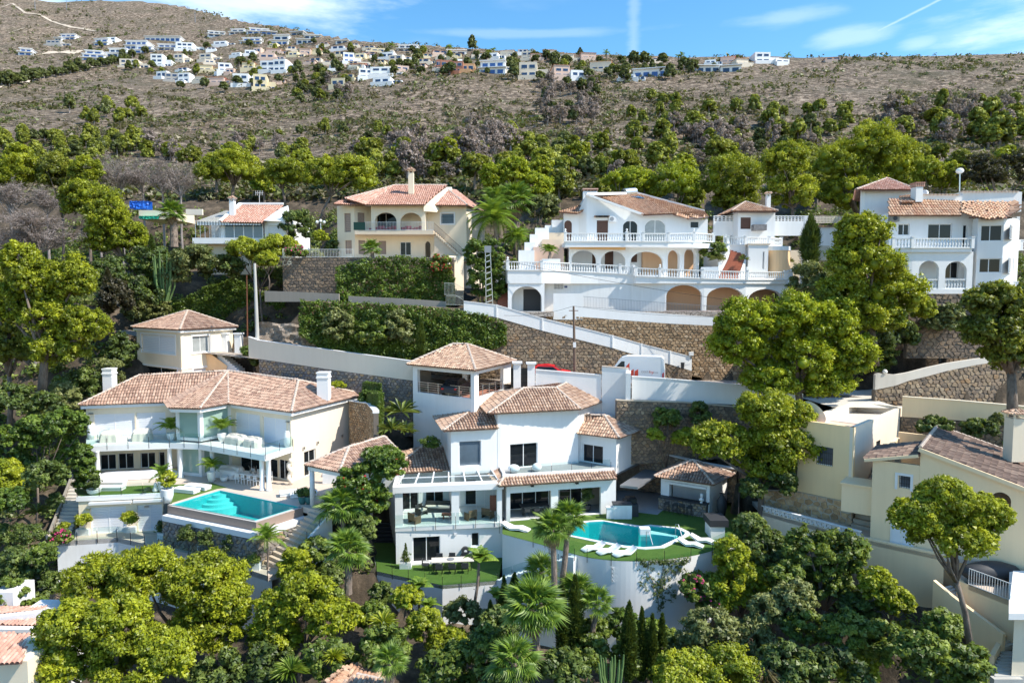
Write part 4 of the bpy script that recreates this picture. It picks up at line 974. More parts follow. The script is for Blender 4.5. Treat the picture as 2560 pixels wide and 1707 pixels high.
 for p,q,u0,u1 in((L0,L1,.2,3.9),(L0,L1,4.1,8),(A,W0,.6,4.2),(A,W0,4.35,8.1)):fr,L=frame(p,q);m.fbox(fr,u0,-.28,zt-.38,min(u1,L),-.02,zt-.2)
 m.build('awning_box',QP,H)
 for p,q,u,z in((L0,L1,.45,zt-1),(A,W0,8.0,zt-1.1)):
  fr,L=frame(p,q);qf(Qm1,'steel',H,fr,u-.2,-.14,z,u+.2,-.005,z+.12)
 for u,z in((1.6,zG+2.6),(3.6,zG+2.7),(7.4,zG+2.6)):
  fr,L=frame(W0,W1);qf(Qm1,'steel',H,fr,u-.1,-.14,z,u+.1,-.005,z+.22)
 zD=-19.65;F0=xy(az(('2',285,512),-16.55));F1=xy(az(('2',960,482),-16.55));F0=(F0[0],F0[1]+.15);F1=(F1[0],F1[1]+.15)
 wall(H,F0,F1,zD-.3,zG-.02,QD,[(('2',392,575,668,765),Qa,(zD+.02,None)),(('2',752,560,945,745),Qa,(zD+.02,None))])
 m=MB();fr,L=frame(F0,F1);m.fbox(fr,-.1,-.12,zG-.32,L+.05,.14,zG+.05);m.build('terrace_edge',QC,H)
 m=MB();m.fbox(fr,.9,-.35,zG-.62,L*.62,-.1,zG-.42);m.fbox(fr,L*.64,-.35,zG-.6,L-.1,-.1,zG-.4);m.build('awning_box',QP,H)
 for u in(.75,5.2):qf(Qm1,'steel',H,fr,u-.15,-.16,zD+2.05,u+.15,-.01,zD+2.2)
 K=[xy(az(('2',1385,440),zG)),xy(az(('2',985,560),zG)),xy(az(('2',1672,690),zG)),xy(az(('2',2035,575),zG))]
 deck=[F1,(K[1][0],K[1][1]+.1),K[0],K[3],(-14.5,55),(-13.2,58),W1,(-19,62),(-38,64.5),(-40.5,66),(-40.5,57.5),F0]
 o=MB().prism([F0,F1,(-28.6,55.2),(-27.6,54.3),(K[1][0]+.25,K[1][1]+.3),(K[0][0]+.1,K[0][1]),(-22.0,57.5),(-22,64),(-39,68),(-40.3,66)],zG-.5,zG-.012).build('terrace_left',Qp);tag(o,kind=QK)
 o=MB().prism([K[0],K[3],(-15.2,51.6),(-13.0,53.5),(-12.0,58.0),(-14,69),(-22,70),(-22,57.5)],zG-.45,zG-.008).build('terrace_right',Qp);tag(o,kind=QK)
 CAPS.append(([F0,F1,K[1],K[2],K[3],(-12,58),(-14,69),(-20,75),(-41,73),(-40.5,60)],zG-3.3))
 o=MB().prism([(F0[0]+.15,F0[1]+.2),(F1[0],F1[1]+.2),(K[1][0]+.05,K[1][1]+.35),(K[0][0]-.2,K[0][1]+.1),xy(az(('2',1445,428),zG)),(-26.3,59.0),(-30,58.5),(-32,58.3),(-37.3,57.2)],zG-.2,zG+.012).build('lawn','turf');tag(o,kind=QK)
 T=empty('swimming_pool',(K[1][0],K[1][1],zG-2),'rectangular turquoise infinity pool with curved corner steps in front of the cream villa','pool')
 ks=[Ve(k)for k in K];ctr=sum(ks,Ve((0,0)))/4;inner=[xy(k+(ctr-k).normalized()*.38)for k in ks]
 m=MB()
 for i in range(4):
  a,b=K[(i)%4],K[(i+1)%4];c,d=inner[(i+1)%4],inner[i];zz=zG-.02 if i in(0,3)else zG-.06
  m.add([(a[0],a[1],zz),(b[0],b[1],zz),(c[0],c[1],zz),(d[0],d[1],zz),(c[0],c[1],zG-1.7),(d[0],d[1],zG-1.7)],[(0,1,2,3)])
 m.build(QC1,'pool_edge',T)
 m=MB()
 for i in range(4):c,d=inner[(i+1)%4],inner[i];m.quad((d[0],d[1],zG-.021),(c[0],c[1],zG-.021),(c[0],c[1],zG-1.6),(d[0],d[1],zG-1.6))
 m.add([(c[0],c[1],zG-1.6)for c in inner],[(0,1,2,3)]);m.build('basin','pool_tile',T)
 m=MB();m.add([(c[0],c[1],zG-.09)for c in inner],[(0,1,2,3)]);m.build('water','pool_water',T)
 c0=Ve(inner[0]);d1=(Ve(inner[1])-c0).normalized();d2=(Ve(inner[3])-c0).normalized();
 for k in range(4):
  m=MB();r_=.75+.45*k;pts=[xy(c0)]
  for i in range(9):a=math.pi/2*i/8;v=c0+(d1*math.cos(a)+d2*math.sin(a))*r_*1.1;pts.append(xy(v))
  m.prism(pts,zG-1.59,zG-.22-.26*k-.002);m.build('step','pool_tile_pale',T)
 m=MB();lo=[off(K[1],K[2],.55),off(K[2],K[3],.55)];c1=xy(az(('2',1672,752),zG-.75))
 a0=lo[0][0];a2=lo[1][1]
 def corner(p,d1,q,d2):
  (o1,e1),_=frame(*p);(o2,e2),_=frame(*q);dx,dy=o2[0]-o1[0],o2[1]-o1[1];det=e1[0]*(-e2[1])+e2[0]*e1[1];t=(dx*(-e2[1])+e2[0]*dy)/det;return(o1[0]+e1[0]*t,o1[1]+e1[1]*t)
 l1=off(K[1],K[2],.0);c_in=K[2];l2=off(K[1],K[2],.5);l3=off(K[2],K[3],.5);cc=corner(l2,0,l3,0)
 m.prism([K[1],K[2],K[3],(K[3][0]-.3,K[3][1]+.2),(K[2][0]-.1,K[2][1]+.42),(K[1][0]+.3,K[1][1]+.2)],zG-.75,zG-.062);m.build('infinity_wall','brown_pool_side',T)
 qp('overflow_channel',QC,T,[l2[0],cc,l3[1],K[3],K[2],K[1]],zG-1.15,zG-.72)
 swl(QJ,'grey stone wall carrying the pool of the cream villa',[(F1[0]+.05,F1[1]-.12),(l2[0][0]+.05,l2[0][1]+.06),(cc[0]-.02,cc[1]+.08),(l3[1][0]-.02,l3[1][1])],zD-.2,[zG-.3,zG-1.16,zG-1.16,zG-1.16],.40,Qx,th=.3)
 D=[xy(az(('2',x,y),zD))for x,y in((130,845),(600,815),(1400,992),(1765,1112))];D=[(D[0][0],D[0][1]),D[1],D[2],D[3]]
 o=MB().prism(D+[(-15.4,48.2),(-15.2,50.3),(-17.5,51.2),(K[3][0],K[3][1]+.4),(-27,54.5),(-37.5,56.8),(-38.4,55)],zD-.4,zD).build('lower_terrace',Qp);tag(o,kind=QK)
 CAPS.append(([(-39,54),(D[0][0],D[0][1]-.1),(D[1][0],D[1][1]-.1),(D[2][0],D[2][1]-.1),(D[3][0],D[3][1]-.1),(-12,44),(-12,30),(-46,30),(-46,50)],-23.9));CAPS.append((D+[(-15.4,48.2),(-15.2,50.3),(-27,54.5),(-38.4,56.8)],zD-1.5))
 pwl(QJ,'tall pale grey rendered wall below the planted lower terrace of the cream villa',D,zD-4.6,zD-.02,Qb,.3)
 swl(QJ,'dark stone plinth at the lower left foot of the cream villa walls',[(D[0][0]-1.9,D[0][1]+.4),(D[0][0]+.1,D[0][1]-.6),(D[0][0]+5.5,D[0][1]-.2)],zD-6.5,zD-3.35,.5,QK1,cap=QW)
 gls('glass railing with dark posts along the lower terrace below the pool',[(a[0],a[1],zD)for a in D],.95,.3)
 gls('glass railing in front of the small lawn beside the pool',[(F0[0],F0[1]-.05,zG+.05),(F1[0],F1[1]-.05,zG+.05),(K[1][0]-.1,K[1][1]-.2,zG)],.95,.3)
 gls('glass railing round the first floor balcony of the cream villa',[(p[0],p[1],zB+.06)for p in[(P[0][0]+.1,63.0)]+P],.95,.35)
 S=empty(QD1,(-16.5,50,-19.6),'beige steps climbing beside the pool wall to the terrace','steps');n=13
 a0=Ve((-18.55,49.15));b0=Ve((-15.75,52.55));d=(b0-a0)/n;nrm=Ve((d.y,-d.x)).normalized();a0=a0+nrm*.5;b0=b0+nrm*.5
 for k in range(n):
  p=a0+d*k;q=a0+d*(k+1);z=zD+(zG-zD)*(k+1)/n;w=1.9
  qp('step',Qo,S,[xy(p),xy(p+nrm*w),xy(q+nrm*w+d*.08),xy(q+d*.08)],z-.4,z)
 qp(QE1,QA,S,[xy(a0+nrm*1.95),xy(a0+nrm*2.2),xy(b0+nrm*2.2),xy(b0+nrm*1.95)],zD-3.5,[zD+.05,zD+.05,zG+.05,zG+.05])
 qp('support',Qo,S,[xy(a0),xy(a0+nrm*1.9),xy(b0+nrm*1.9),xy(b0)],zD-3,[zD-.1,zD-.1,zG-.42,zG-.42])
 gls('glass railing beside the beige steps',[tuple([*(a0+nrm*2.1),zD+.1]),tuple([*(b0+nrm*2.1),zG+.1])],.85,.2,1.3)
 S=empty(QD1,(-38,57,-19.6),'grey brown steps at the left end of the cream villa','steps');n=15
 for k in range(n):
  t=k/n;y0=55.2+t*5.2;x0=-37.9-t*1.6;z=zD+(zG-zD)*(k+1)/n;qp('step',Qj,S,[(x0,y0),(x0+1.5,y0),(x0+1.45,y0+.37),(x0-.05,y0+.37)],z-.5,z)
 qp(QF1,Qc,S,[(-38.15,55),(-37.95,55),(-39.55,60.6),(-39.75,60.6)],zD-2,[zD+.3,zD+.3,zG+.4,zG+.4])
 return K,D,F0,F1
KC,DC,FC0,FC1=build_cream_villa()
def build_gazebo():
 zE=-13.2;H=empty('pavilion',(-13.5,55,-16.5),'open pavilion with tiled hip roof right of the cream villa, half behind a green shrub','pavilion')
 a,b,c=xy(az(('3',635,1445),zE)),xy(az(('3',905,1500),zE)),(-8.9,55.2);d=(a[0]+c[0]-b[0],a[1]+c[1]-b[1]);m1=lerp2(a,b,.5)
 hiproof(H,[a,b,c,d],zE,[(-13.0,53.7,-12.1),(-10.9,57.6,-12.05)],Qv)
 m=MB()
 for p,q in((a,b),(b,c),(c,d),(d,a)):fr,L=frame(p,q);m.fbox(fr,.15,.15,zE-.45,L-.15,.4,zE-.125)
 m.build('beam',QC,H)
 for t,s in((.12,0),(.92,0)):
  p=lerp2(a,b,t);c_=MB();c_.lathe((p[0]+.1,p[1]+.4,-16.5),[(.2,0),(.2,3.0)],12);c_.build('column',QC,H,True)
 qb('back_wall',QA,H,-13.2,55.6,-16.5,-9.2,55.9,-13.4)
build_gazebo()
def build_annex():
 H=empty('guest_tower',(-35,74,-10),'cream guest tower with pyramid tile roof behind the long cream villa','house')
 zE=-3.55;a,b,c=(-42.4,76.0),(-34.1,70.0),(-30.9,76.8);d=(a[0]+c[0]-b[0],a[1]+c[1]-b[1])
 ins=lambda p,k:(p[0]+(ctr[0]-p[0])*k,p[1]+(ctr[1]-p[1])*k);ctr=((a[0]+c[0])/2,(a[1]+c[1])/2)
 A,B,C,D=[ins(p,.09)for p in(a,b,c,d)]
 hiproof(H,[a,b,c,d],zE,[(ctr[0]+.5,ctr[1]-.3,-1.75)],Qv)
 wall(H,A,B,-12,zE-.05,QD,[(('1',905,345,1205,505),Qa),(('1',930,635,1220,740),'slide')]);wall(H,B,C,-12,zE-.05,QD,[(('1',1355,355,1510,500),'curtain2'),(('1',1370,645,1515,740),QP1),(('1',1642,345,1672,530),'one')]);wall(H,C,D,-12,zE-.05,QD);wall(H,D,A,-12,zE-.05,QD)
 m=MB()
 for p,q,pix in((A,B,('1',905,345,1205,505)),(B,C,('1',1355,355,1510,500)),(A,B,('1',925,630,1225,740)),(B,C,('1',1365,640,1520,740))):
  u0,u1,zb,zt,_=pxop(p,q,pix);fr,L=frame(p,q);t=.14
  m.fbox(fr,u0-t,-.06,zb-t,u0,-.002,zt+t);m.fbox(fr,u1,-.06,zb-t,u1+t,-.002,zt+t);m.fbox(fr,u0+.001,-.058,zt,u1-.001,-.002,zt+t);m.fbox(fr,u0+.001,-.07,zb-t,u1-.001,-.002,zb)
 m.build('window_surround',QC,H)
 m=MB()
 for p,q in((A,B),(B,C)):fr,L=frame(p,q);m.fbox(fr,-.04,-.05,-7.75,L+.04,-.003,-7.6)
 for p,q in((a,b),(b,c)):fr,L=frame(p,q);m.fbox(fr,.1,.12,zE-.36,L-.1,.45,zE-.124)
 m.build('cornice',QC,H)
 S=empty(QD1,(-31.5,74.5,-8),'pale steps going down right of the guest tower','steps')
 for k in range(9):
  qb('step',QW,S,-31.9+k*.30,73.6-k*.12,-9,-31.6+k*.30+.02,75.2-k*.12,-6.35-k*.2)
 m=MB();m.add([(-33.4,73.5,-9),(-31,73.1,-9),(-30.6,73.0,-7.6),(-32.4,73.3,-6.4),(-33.4,73.5,-6.4)],[(0,1,2,3,4)]);m.add([(-33.4,73.52,-9),(-31,73.12,-9),(-30.6,73.02,-7.6),(-32.4,73.32,-6.4),(-33.4,73.52,-6.4)],[(4,3,2,1,0)]);m.build(QF1,'ochre_plaster',S)
 for x,lab in((-31.9,'left'),(-30.35,'right')):
  g=empty('gate_post',(x,75.6,-7),'white gate post with cap, %s one beside the guest tower'%lab,'gate post');qb('shaft',QA,g,x-.35,75.3,-7,x+.35,76,-4.35);qb('cap',QC,g,x-.45,75.2,-4.349,x+.45,76.1,-4.2)
build_annex()
# the white modern villa in the centre
def build_white_villa():
 H=empty('villa',(3,57,-18.4),'white modern three storey villa with stepped tile roofs above the curved pool terrace','house')
 z0,z1,z2=-21.4,-18.4,-15.0
 # main hall
 zE=-10.0;g=lambda k,x,y,z:xy(az((k,x,y),z))
 a,b,c,d=g('4',830,445,zE),g('4',945,568,zE),g('4',1620,535,zE),g('4',1930,425,zE);e=(4.5,73)
 r1,r2,r3=[tuple([*az(p,-8.45),-8.45])for p in(('4',1200,385),('4',1440,380),('4',1530,352))];r3=(r3[0],r3[1],-8.3)
 R=Roof(.25,.42);V=lambda p:(p[0],p[1],zE)
 R.plane([V(a),V(b),r1]);R.plane([V(b),V(c),r2,r1]);R.plane([V(c),V(d),r3,r2]);R.plane([V(d),V(e),r3]);R.plane([V(e),V(a),r1,r3])
 for p,q in((V(b),r1),(V(c),r2),(V(d),r3),(r1,r2),(r2,r3),(V(a),r1)):R.hip(p,q)
 R.build(H,Qe)
 hb=(b[0]+.75,b[1]+.55);hc=(c[0]-.1,c[1]+.8);hd=(d[0]-.85,d[1]+.1);ha=(a[0]+.8,a[1]-.2);he=(4.5,72)
 wall(H,hb,hc,z2,zE-.03,QA,[(('4',1102,788,1305,965),'slide',(z2+.03,None))])
 wall(H,hc,hd,z2-6,zE-.03,QA);wall(H,ha,hb,z2-6,zE-.03,QA);wall(H,hd,he,z2-6,zE-.03,QA);wall(H,he,ha,z2-6,zE-.03,QA)
 # left middle block (first floor room)
 zM=-11.3;a2,b2=g('4',530,570,zM),g('4',615,695,zM);c2=(-1.2,57.5);d2=(-1.2,65.0)
 R=Roof(.25,.42);ap=(-3.2,61.8,zM+1.15)
 Vm=lambda p:(p[0],p[1],zM);q1=(-1.2,61.2,zM+1.25)
 R.plane([Vm(a2),Vm(b2),ap]);R.plane([Vm(b2),Vm(c2),q1,ap]);R.hip(Vm(b2),ap);R.hip(Vm(a2),Vm(b2),.09);R.build(H,Qe)
 mb=(b2[0]+.55,b2[1]+.55);ma=(a2[0]+.6,a2[1]-.3);mc=(hb[0]+.1,hb[1]+.05)
 wall(H,mb,mc,z2-.2,zM-.03,QA,[(('4',728,770,890,955),'blue1',(None,None))]);wall(H,ma,mb,z1,zM-.03,QA);wall(H,(mc[0],64),ma,z1,zM-.03,QA)
 # right block
 zR=-12.3;a3,b3,c3=g('4',1375,685,zR),g('4',1905,748,zR),g('4',2140,660,zR);ap1=tuple([*az(('4',1635,580),-10.95),-10.95]);ap2=tuple([*az(('4',1830,608),-10.95),-10.95])
 ap1=(5.6,61.8,-10.9);ap2=(8.4,61.4,-10.95);d3=(7.6,66.5)
 R=Roof(.25,.42);Vr=lambda p:(p[0],p[1],zR);R.plane([Vr(a3),Vr(b3),ap2,ap1]);R.plane([Vr(b3),Vr(c3),ap2]);R.plane([Vr(c3),Vr(d3),ap1,ap2]);R.plane([Vr((3.2,64)),Vr(a3),ap1])
 for p,q in((Vr(b3),ap2),(ap2,ap1),(Vr(c3),ap2),(Vr(a3),ap1)):R.hip(p,q)
 R.build(H,Qe)
 ra=(a3[0]+.9,a3[1]+.45);rb=(b3[0]-.15,b3[1]+.55);rc=(c3[0]-.75,c3[1]+.1);rd=(c3[0]-1.6,c3[1]+5)
 wall(H,ra,rb,z2,zR-.03,QA,[(('4',1428,772,1487,885),'one'),(('4',1635,800,1785,985),'slide',(z2+.03,None))]);wall(H,rb,rc,z2-.6,zR-.03,QA);wall(H,rc,rd,z1,zR-.03,QA);wall(H,(ra[0]-.1,64),ra,z2,zR-.03,QA)
 m=MB();m.prism([(rb[0]-.2,rb[1]),(rc[0],rc[1]),(13.4,65.0),(10,66),(7,60)],z2-.85,z2-.62);m.prism([(9.2,57.2),(10.6,56.6),(14.0,62.0),(12.7,63.2)],z2-1.35,z2-1.15);m.build('canopy',Qd,H)
 # upper terrace and tiled apron
 zA=-15.3;p0,p1,p2=g('4',930,985,zA),g('4',1020,1100,zA),g('4',1890,1045,zA)
 fr,L=frame(p1,p2);q1=P3(fr,.62,.95,0);q2=P3(fr,L+.1,.95,0);q0=(p0[0]+1.0,p0[1]+.1)
 R=Roof(.25,.42);R.plane([(p1[0],p1[1],zA),(p2[0],p2[1],zA),(q2[0],q2[1],zA+.38),(q1[0],q1[1],zA+.38)]);R.plane([(p0[0],p0[1],zA),(p1[0],p1[1],zA),(q1[0],q1[1],zA+.38),(q0[0],q0[1],zA+.38)]);R.hip((p1[0],p1[1],zA),(q1[0],q1[1],zA+.4));R.build(H,Qe)
 m=MB();m.prism([q0,xy(q1),xy(q2),(rb[0],rb[1]),(ra[0],ra[1]),hc,hb],z2-.3,z2).build('upper_terrace',QZ1,H)
 m=MB();fr2,L2=frame(xy(q1),xy(q2));m.fbox(fr2,-.1,-.02,z2-.28,L2,.2,z2+.32);fr3,L3=frame(q0,xy(q1));m.fbox(fr3,0,-.02,z2-.28,L3,.2,z2+.30);m.build(QE1,QA,H)
 # ground floor front (pool level)
 G0=(-.45,54.2);G1=(8.75,56.4)
 G0=(p1[0]+.62,p1[1]+.52);G1=(p2[0]-.02,p2[1]+.45)
 wall(H,G0,G1,z1,zA-.12,QA,[(('4',1090,1145,1405,1300),None,(z1+.05,None)),(('4',1458,1118,1770,1300),None,(z1+.05,None))])
 wall(H,G1,(rb[0]+.05,rb[1]+.3),z1,zA-.1,QA);wall(H,(G0[0]-.1,59),G0,z1,zA-.12,QA)
 bk=[off(G0,G1,-2.6)];k0,k1=bk[0]
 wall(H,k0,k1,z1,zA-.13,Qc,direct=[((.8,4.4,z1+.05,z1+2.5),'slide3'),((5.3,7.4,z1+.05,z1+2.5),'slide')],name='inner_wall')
 m=MB();m.prism([G0,G1,k1,k0],z1-.3,z1+.02).build('porch_floor',QZ1,H)
 m=MB();m.prism([(G0[0],G0[1]+.3),(G1[0],G1[1]+.3),k1,k0],zA-.4,zA-.2).build('porch_ceiling',QC,H)
 # glazed sitting terrace (left, with pergola roof)
 c0=g('5',443,570,z1);c1=(-.75,54.2)
 cl=(-9.9,60.8)
 zP=-15.3
 qp('terrace_slab',QW,H,[c0,c1,(-.9,58.9),(-9.6,58.9)],z1-.35,z1)
 frs,Ls=frame(c0,c1)
 for u in(.0,Ls*.52,Ls-.45):
  qf('column',QA,H,frs,u+.02,.25,z1+.001,u+(.62 if u<Ls-1 else.42),.75,zP-.1)
 qf('beam',QC,H,frs,-.15,.1,zP-.38,Ls+.1,.85,zP+.12)
 m=MB()
 P0=P3(frs,-.15,.85,zP);m.add([(P0[0],P0[1],zP-.38),(P0[0]+.3,P0[1],zP-.38),(-9.5,58.7,zP-.2),(-9.9,58.7,zP-.2),(P0[0],P0[1],zP+.12),(P0[0]+.3,P0[1],zP+.12),(-9.5,58.7,zP+.35),(-9.9,58.7,zP+.35)],[(0,3,2,1),(4,5,6,7),(0,1,5,4),(1,2,6,5),(2,3,7,6),(3,0,4,7)]);m.build('side_beam',QC,H)
 Gp=empty('glass_roof',(c0[0],c0[1],zP),'glass terrace roof with white bars on the left of the white villa','glass roof')
 nb=6
 f0=Ve(P3(frs,.25,.75,zP+.14));f1=Ve(P3(frs,Ls-.25,.75,zP+.14));h0=Ve((-9.0,58.6,zP+.42));h1=Ve((-2.1,59.1,zP+.42))
 for i in range(nb+1):
  p=f0 .lerp(f1,i/nb);q=h0 .lerp(h1,i/nb);qr('rafter',QC,Gp,p,q,.10,.12)
 for j in range(4):
  p=f0 .lerp(h0,j/3);q=f1 .lerp(h1,j/3);qr('crossbar',QC,Gp,p+Ve((0,0,.002)),q+Ve((0,0,.002)),.07,.08)
 for i in range(nb):
  for j in range(3):
   A_=lambda s,t:f0 .lerp(f1,s).lerp(h0 .lerp(h1,s),t)
   m=MB();m.quad(A_((i+.03)/nb,(j+.03)/3),A_((i+.97)/nb,(j+.03)/3),A_((i+.97)/nb,(j+.97)/3),A_((i+.03)/nb,(j+.97)/3));m.build('pane',QL1,Gp)
 zL=-14.9;a4,b4=(-12.5,62.6),g('4',195,1012,zL);c4=(-5.0,57.5);ap4=(-8.2,61.0,zL+1.15);d4=(-4.8,61.4,zL+1.15)
 Vl=lambda p:(p[0],p[1],zL);R=Roof(.25,.42);R.plane([Vl(a4),Vl(b4),ap4]);R.plane([Vl(b4),Vl(c4),d4,ap4]);R.plane([Vl((-6,65)),Vl(a4),ap4]);R.hip(Vl(b4),ap4);R.hip(ap4,d4);R.hip(Vl(a4),Vl(b4),.09);R.build(H,Qe)
 w0=(-9.95,57.0);w1=(-11.6,62.0)
 wall(H,w1,w0,z0-.5,zL-.03,QA);wall(H,w0,(-4.2,58.6),z0-.5,zL-.03,QA,direct=[((.6,2.0,z1+.05,z1+2.3),'slide'),((2.6,4.2,z1+.05,z1+2.3),'slide')])
 wall(H,(-4.2,58.6),(-1.0,58.9),z0,z2,QA,direct=[((.1,1.1,z1+.05,z1+2.3),'one')])
 for i in range(5):
  u=.7+i*.72
  qf('folding_pane',QL1,H,frs,u,.30,z1+.05,u+.70,.32,zP-.4)
 for i in range(5):
  u=Ls*.52+.72+i*.66;qf('folding_pane',QL1,H,frs,u,.30,z1+.05,u+.64,.32,zP-.4)
  # lower storey
 s0=(c0[0]+.05,c0[1]+.05);s1=(-.75,54.5)
 wall(H,s0,s1,z0-.2,z1-.36,QA,[(('5',625,665,910,925),'slide',(z0+.05,None)),(('5',1230,625,1312,765),'one')])
 wall(H,(-9.95,58.5),s0,z0-.4,z1-.02,QA);m=MB();fr,L=frame(s0,s1);u0,u1,zb,zt,_=pxop(s0,s1,('5',1215,768,1345,785));m.fbox(fr,u0,-.12,zb,u1,-.003,zt);u0,u1,zb,zt,_=pxop(s0,s1,('5',610,925,930,955));m.fbox(fr,u0,-.45,z0-.05,u1,-.003,z0+.10);m.build('sill',QC,H)
 for pix in(('5',1050,622,1078,645),):
  u0,u1,zb,zt,_=pxop(s0,s1,pix);qf(Qm1,QP,H,fr,u0,-.12,zb,u1,-.003,zt)
 for(p,q,x,y)in((G0,G1,('4',1262,1092),0),(G0,G1,('4',1590,1072),0)):
  u,z=onwall(p,q,x);frg,_=frame(p,q);qf('floodlight',QN,H,frg,u-.12,-.3,z-.1,u+.12,-.003,z+.08)
 gls('glass railing in front of the glazed sitting terrace of the white villa',[(c0[0],c0[1]-.05,z1),(-1.35,54.1,z1),(-.95,52.6,z1)],1.0,.3,1.55)
 # carport tower
 zT=-6.55;zF=-9.25;t0,t1,t2=(-9.95,64.8),(-3.2,59.9),(.42,68.3)
 t0,t1,t2=g('4',345,205,zT),g('4',850,250,zT),g('4',1148,180,zT);t3=(t0[0]+t2[0]-t1[0],t0[1]+t2[1]-t1[1]);ctr=((t0[0]+t2[0])/2,(t0[1]+t2[1])/2)
 T=empty('carport_tower',(t1[0],t1[1],z1),'white square tower with open railed carport under a tiled hip roof','carport tower')
 hiproof(T,[t0,t1,t2,t3],zT,[(ctr[0]-1.0,ctr[1]+.2,zT+1.75),(ctr[0]+.4,ctr[1]+.1,zT+1.75)],Qe)
 ins=lambda p:(p[0]+(ctr[0]-p[0])*.10,p[1]+(ctr[1]-p[1])*.10);u0,u1,u2,u3=map(ins,(t0,t1,t2,t3))
 wall(T,u0,u1,z1-1,zT-.1,QA,[(('4',422,262,815,430),None,(zF+.05,zT-.5))],th=.35);wall(T,u1,u2,z1-1,zT-.1,QA,[(('4',872,262,1055,415),None,(zF+.05,zT-.5))],th=.35)
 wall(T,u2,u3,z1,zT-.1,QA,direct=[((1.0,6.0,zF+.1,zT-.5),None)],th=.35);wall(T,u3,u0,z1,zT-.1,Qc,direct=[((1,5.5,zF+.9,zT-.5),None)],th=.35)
 m=MB();m.prism(inset([u0,u1,u2,u3]),zF-.3,zF).build('carport_floor','terracotta_plaster',T)
 m=MB();m.prism(inset([u0,u1,u2,u3]),zT-.45,zT-.2).build('carport_ceiling',QC,T)
 for p,q in((u0,u1),(u1,u2)):
  fr,L=frame(p,q);R_=empty('metal_railing',(p[0],p[1],zF),'steel railing of horizontal bars in the carport opening, %s side'%('left' if p==u0 else 'right'),'railing');n=5
  for i in range(n+1):u=.6+(L-1.2)*i/n;qf('post','steel',R_,fr,u-.03,.1,zF,u+.03,.16,zF+1.05)
  for j in range(5):m=MB();zz=zF+.2+.2*j;m.fbox(fr,.45,.08,zz,L-.45,.10,zz+.035);m.build('bar','steel',R_)
 qb('partition',QA,T,ctr[0]-.1,ctr[1]+.5,zF,ctr[0]+.35,ctr[1]+3,zT-.4)
 for x,lab in((('4',1155,200),'nearer the tower'),(('4',1258,205),'at the end of the white wall')):
  tp=ay(x,64.5);g_=empty('gate_post',(tp.x,tp.y,-9.3),'white gate post with flat cap, %s'%lab,'gate post');qb('shaft',QA,g_,tp.x-.35,64.2,-10,tp.x+.35,64.9,tp.z);qb('cap',QC,g_,tp.x-.48,64.05,tp.z+.001,tp.x+.48,65.05,tp.z+.16)
 for xa,xb,lab in((1108,1132,'narrow dark panel gate between tower and post'),(1180,1234,'dark panel gate between the two white gate posts')):
  a_=ay(('4',xa,235),64.6);b_=ay(('4',xb,380),64.6);g_=empty('gate',(a_.x,64.6,b_.z),lab,'gate')
  for i in range(4):z_=b_.z+(a_.z-b_.z)*i/4;qb('panel',QN,g_,a_.x,64.55,z_+.02,b_.x,64.62,z_+(a_.z-b_.z)/4-.02)
  qb('frame',QN,g_,a_.x,64.63,b_.z,b_.x,64.68,a_.z)
 return(G0,G1,rb,rc,c0,c1,s0,s1)
WV=build_white_villa()
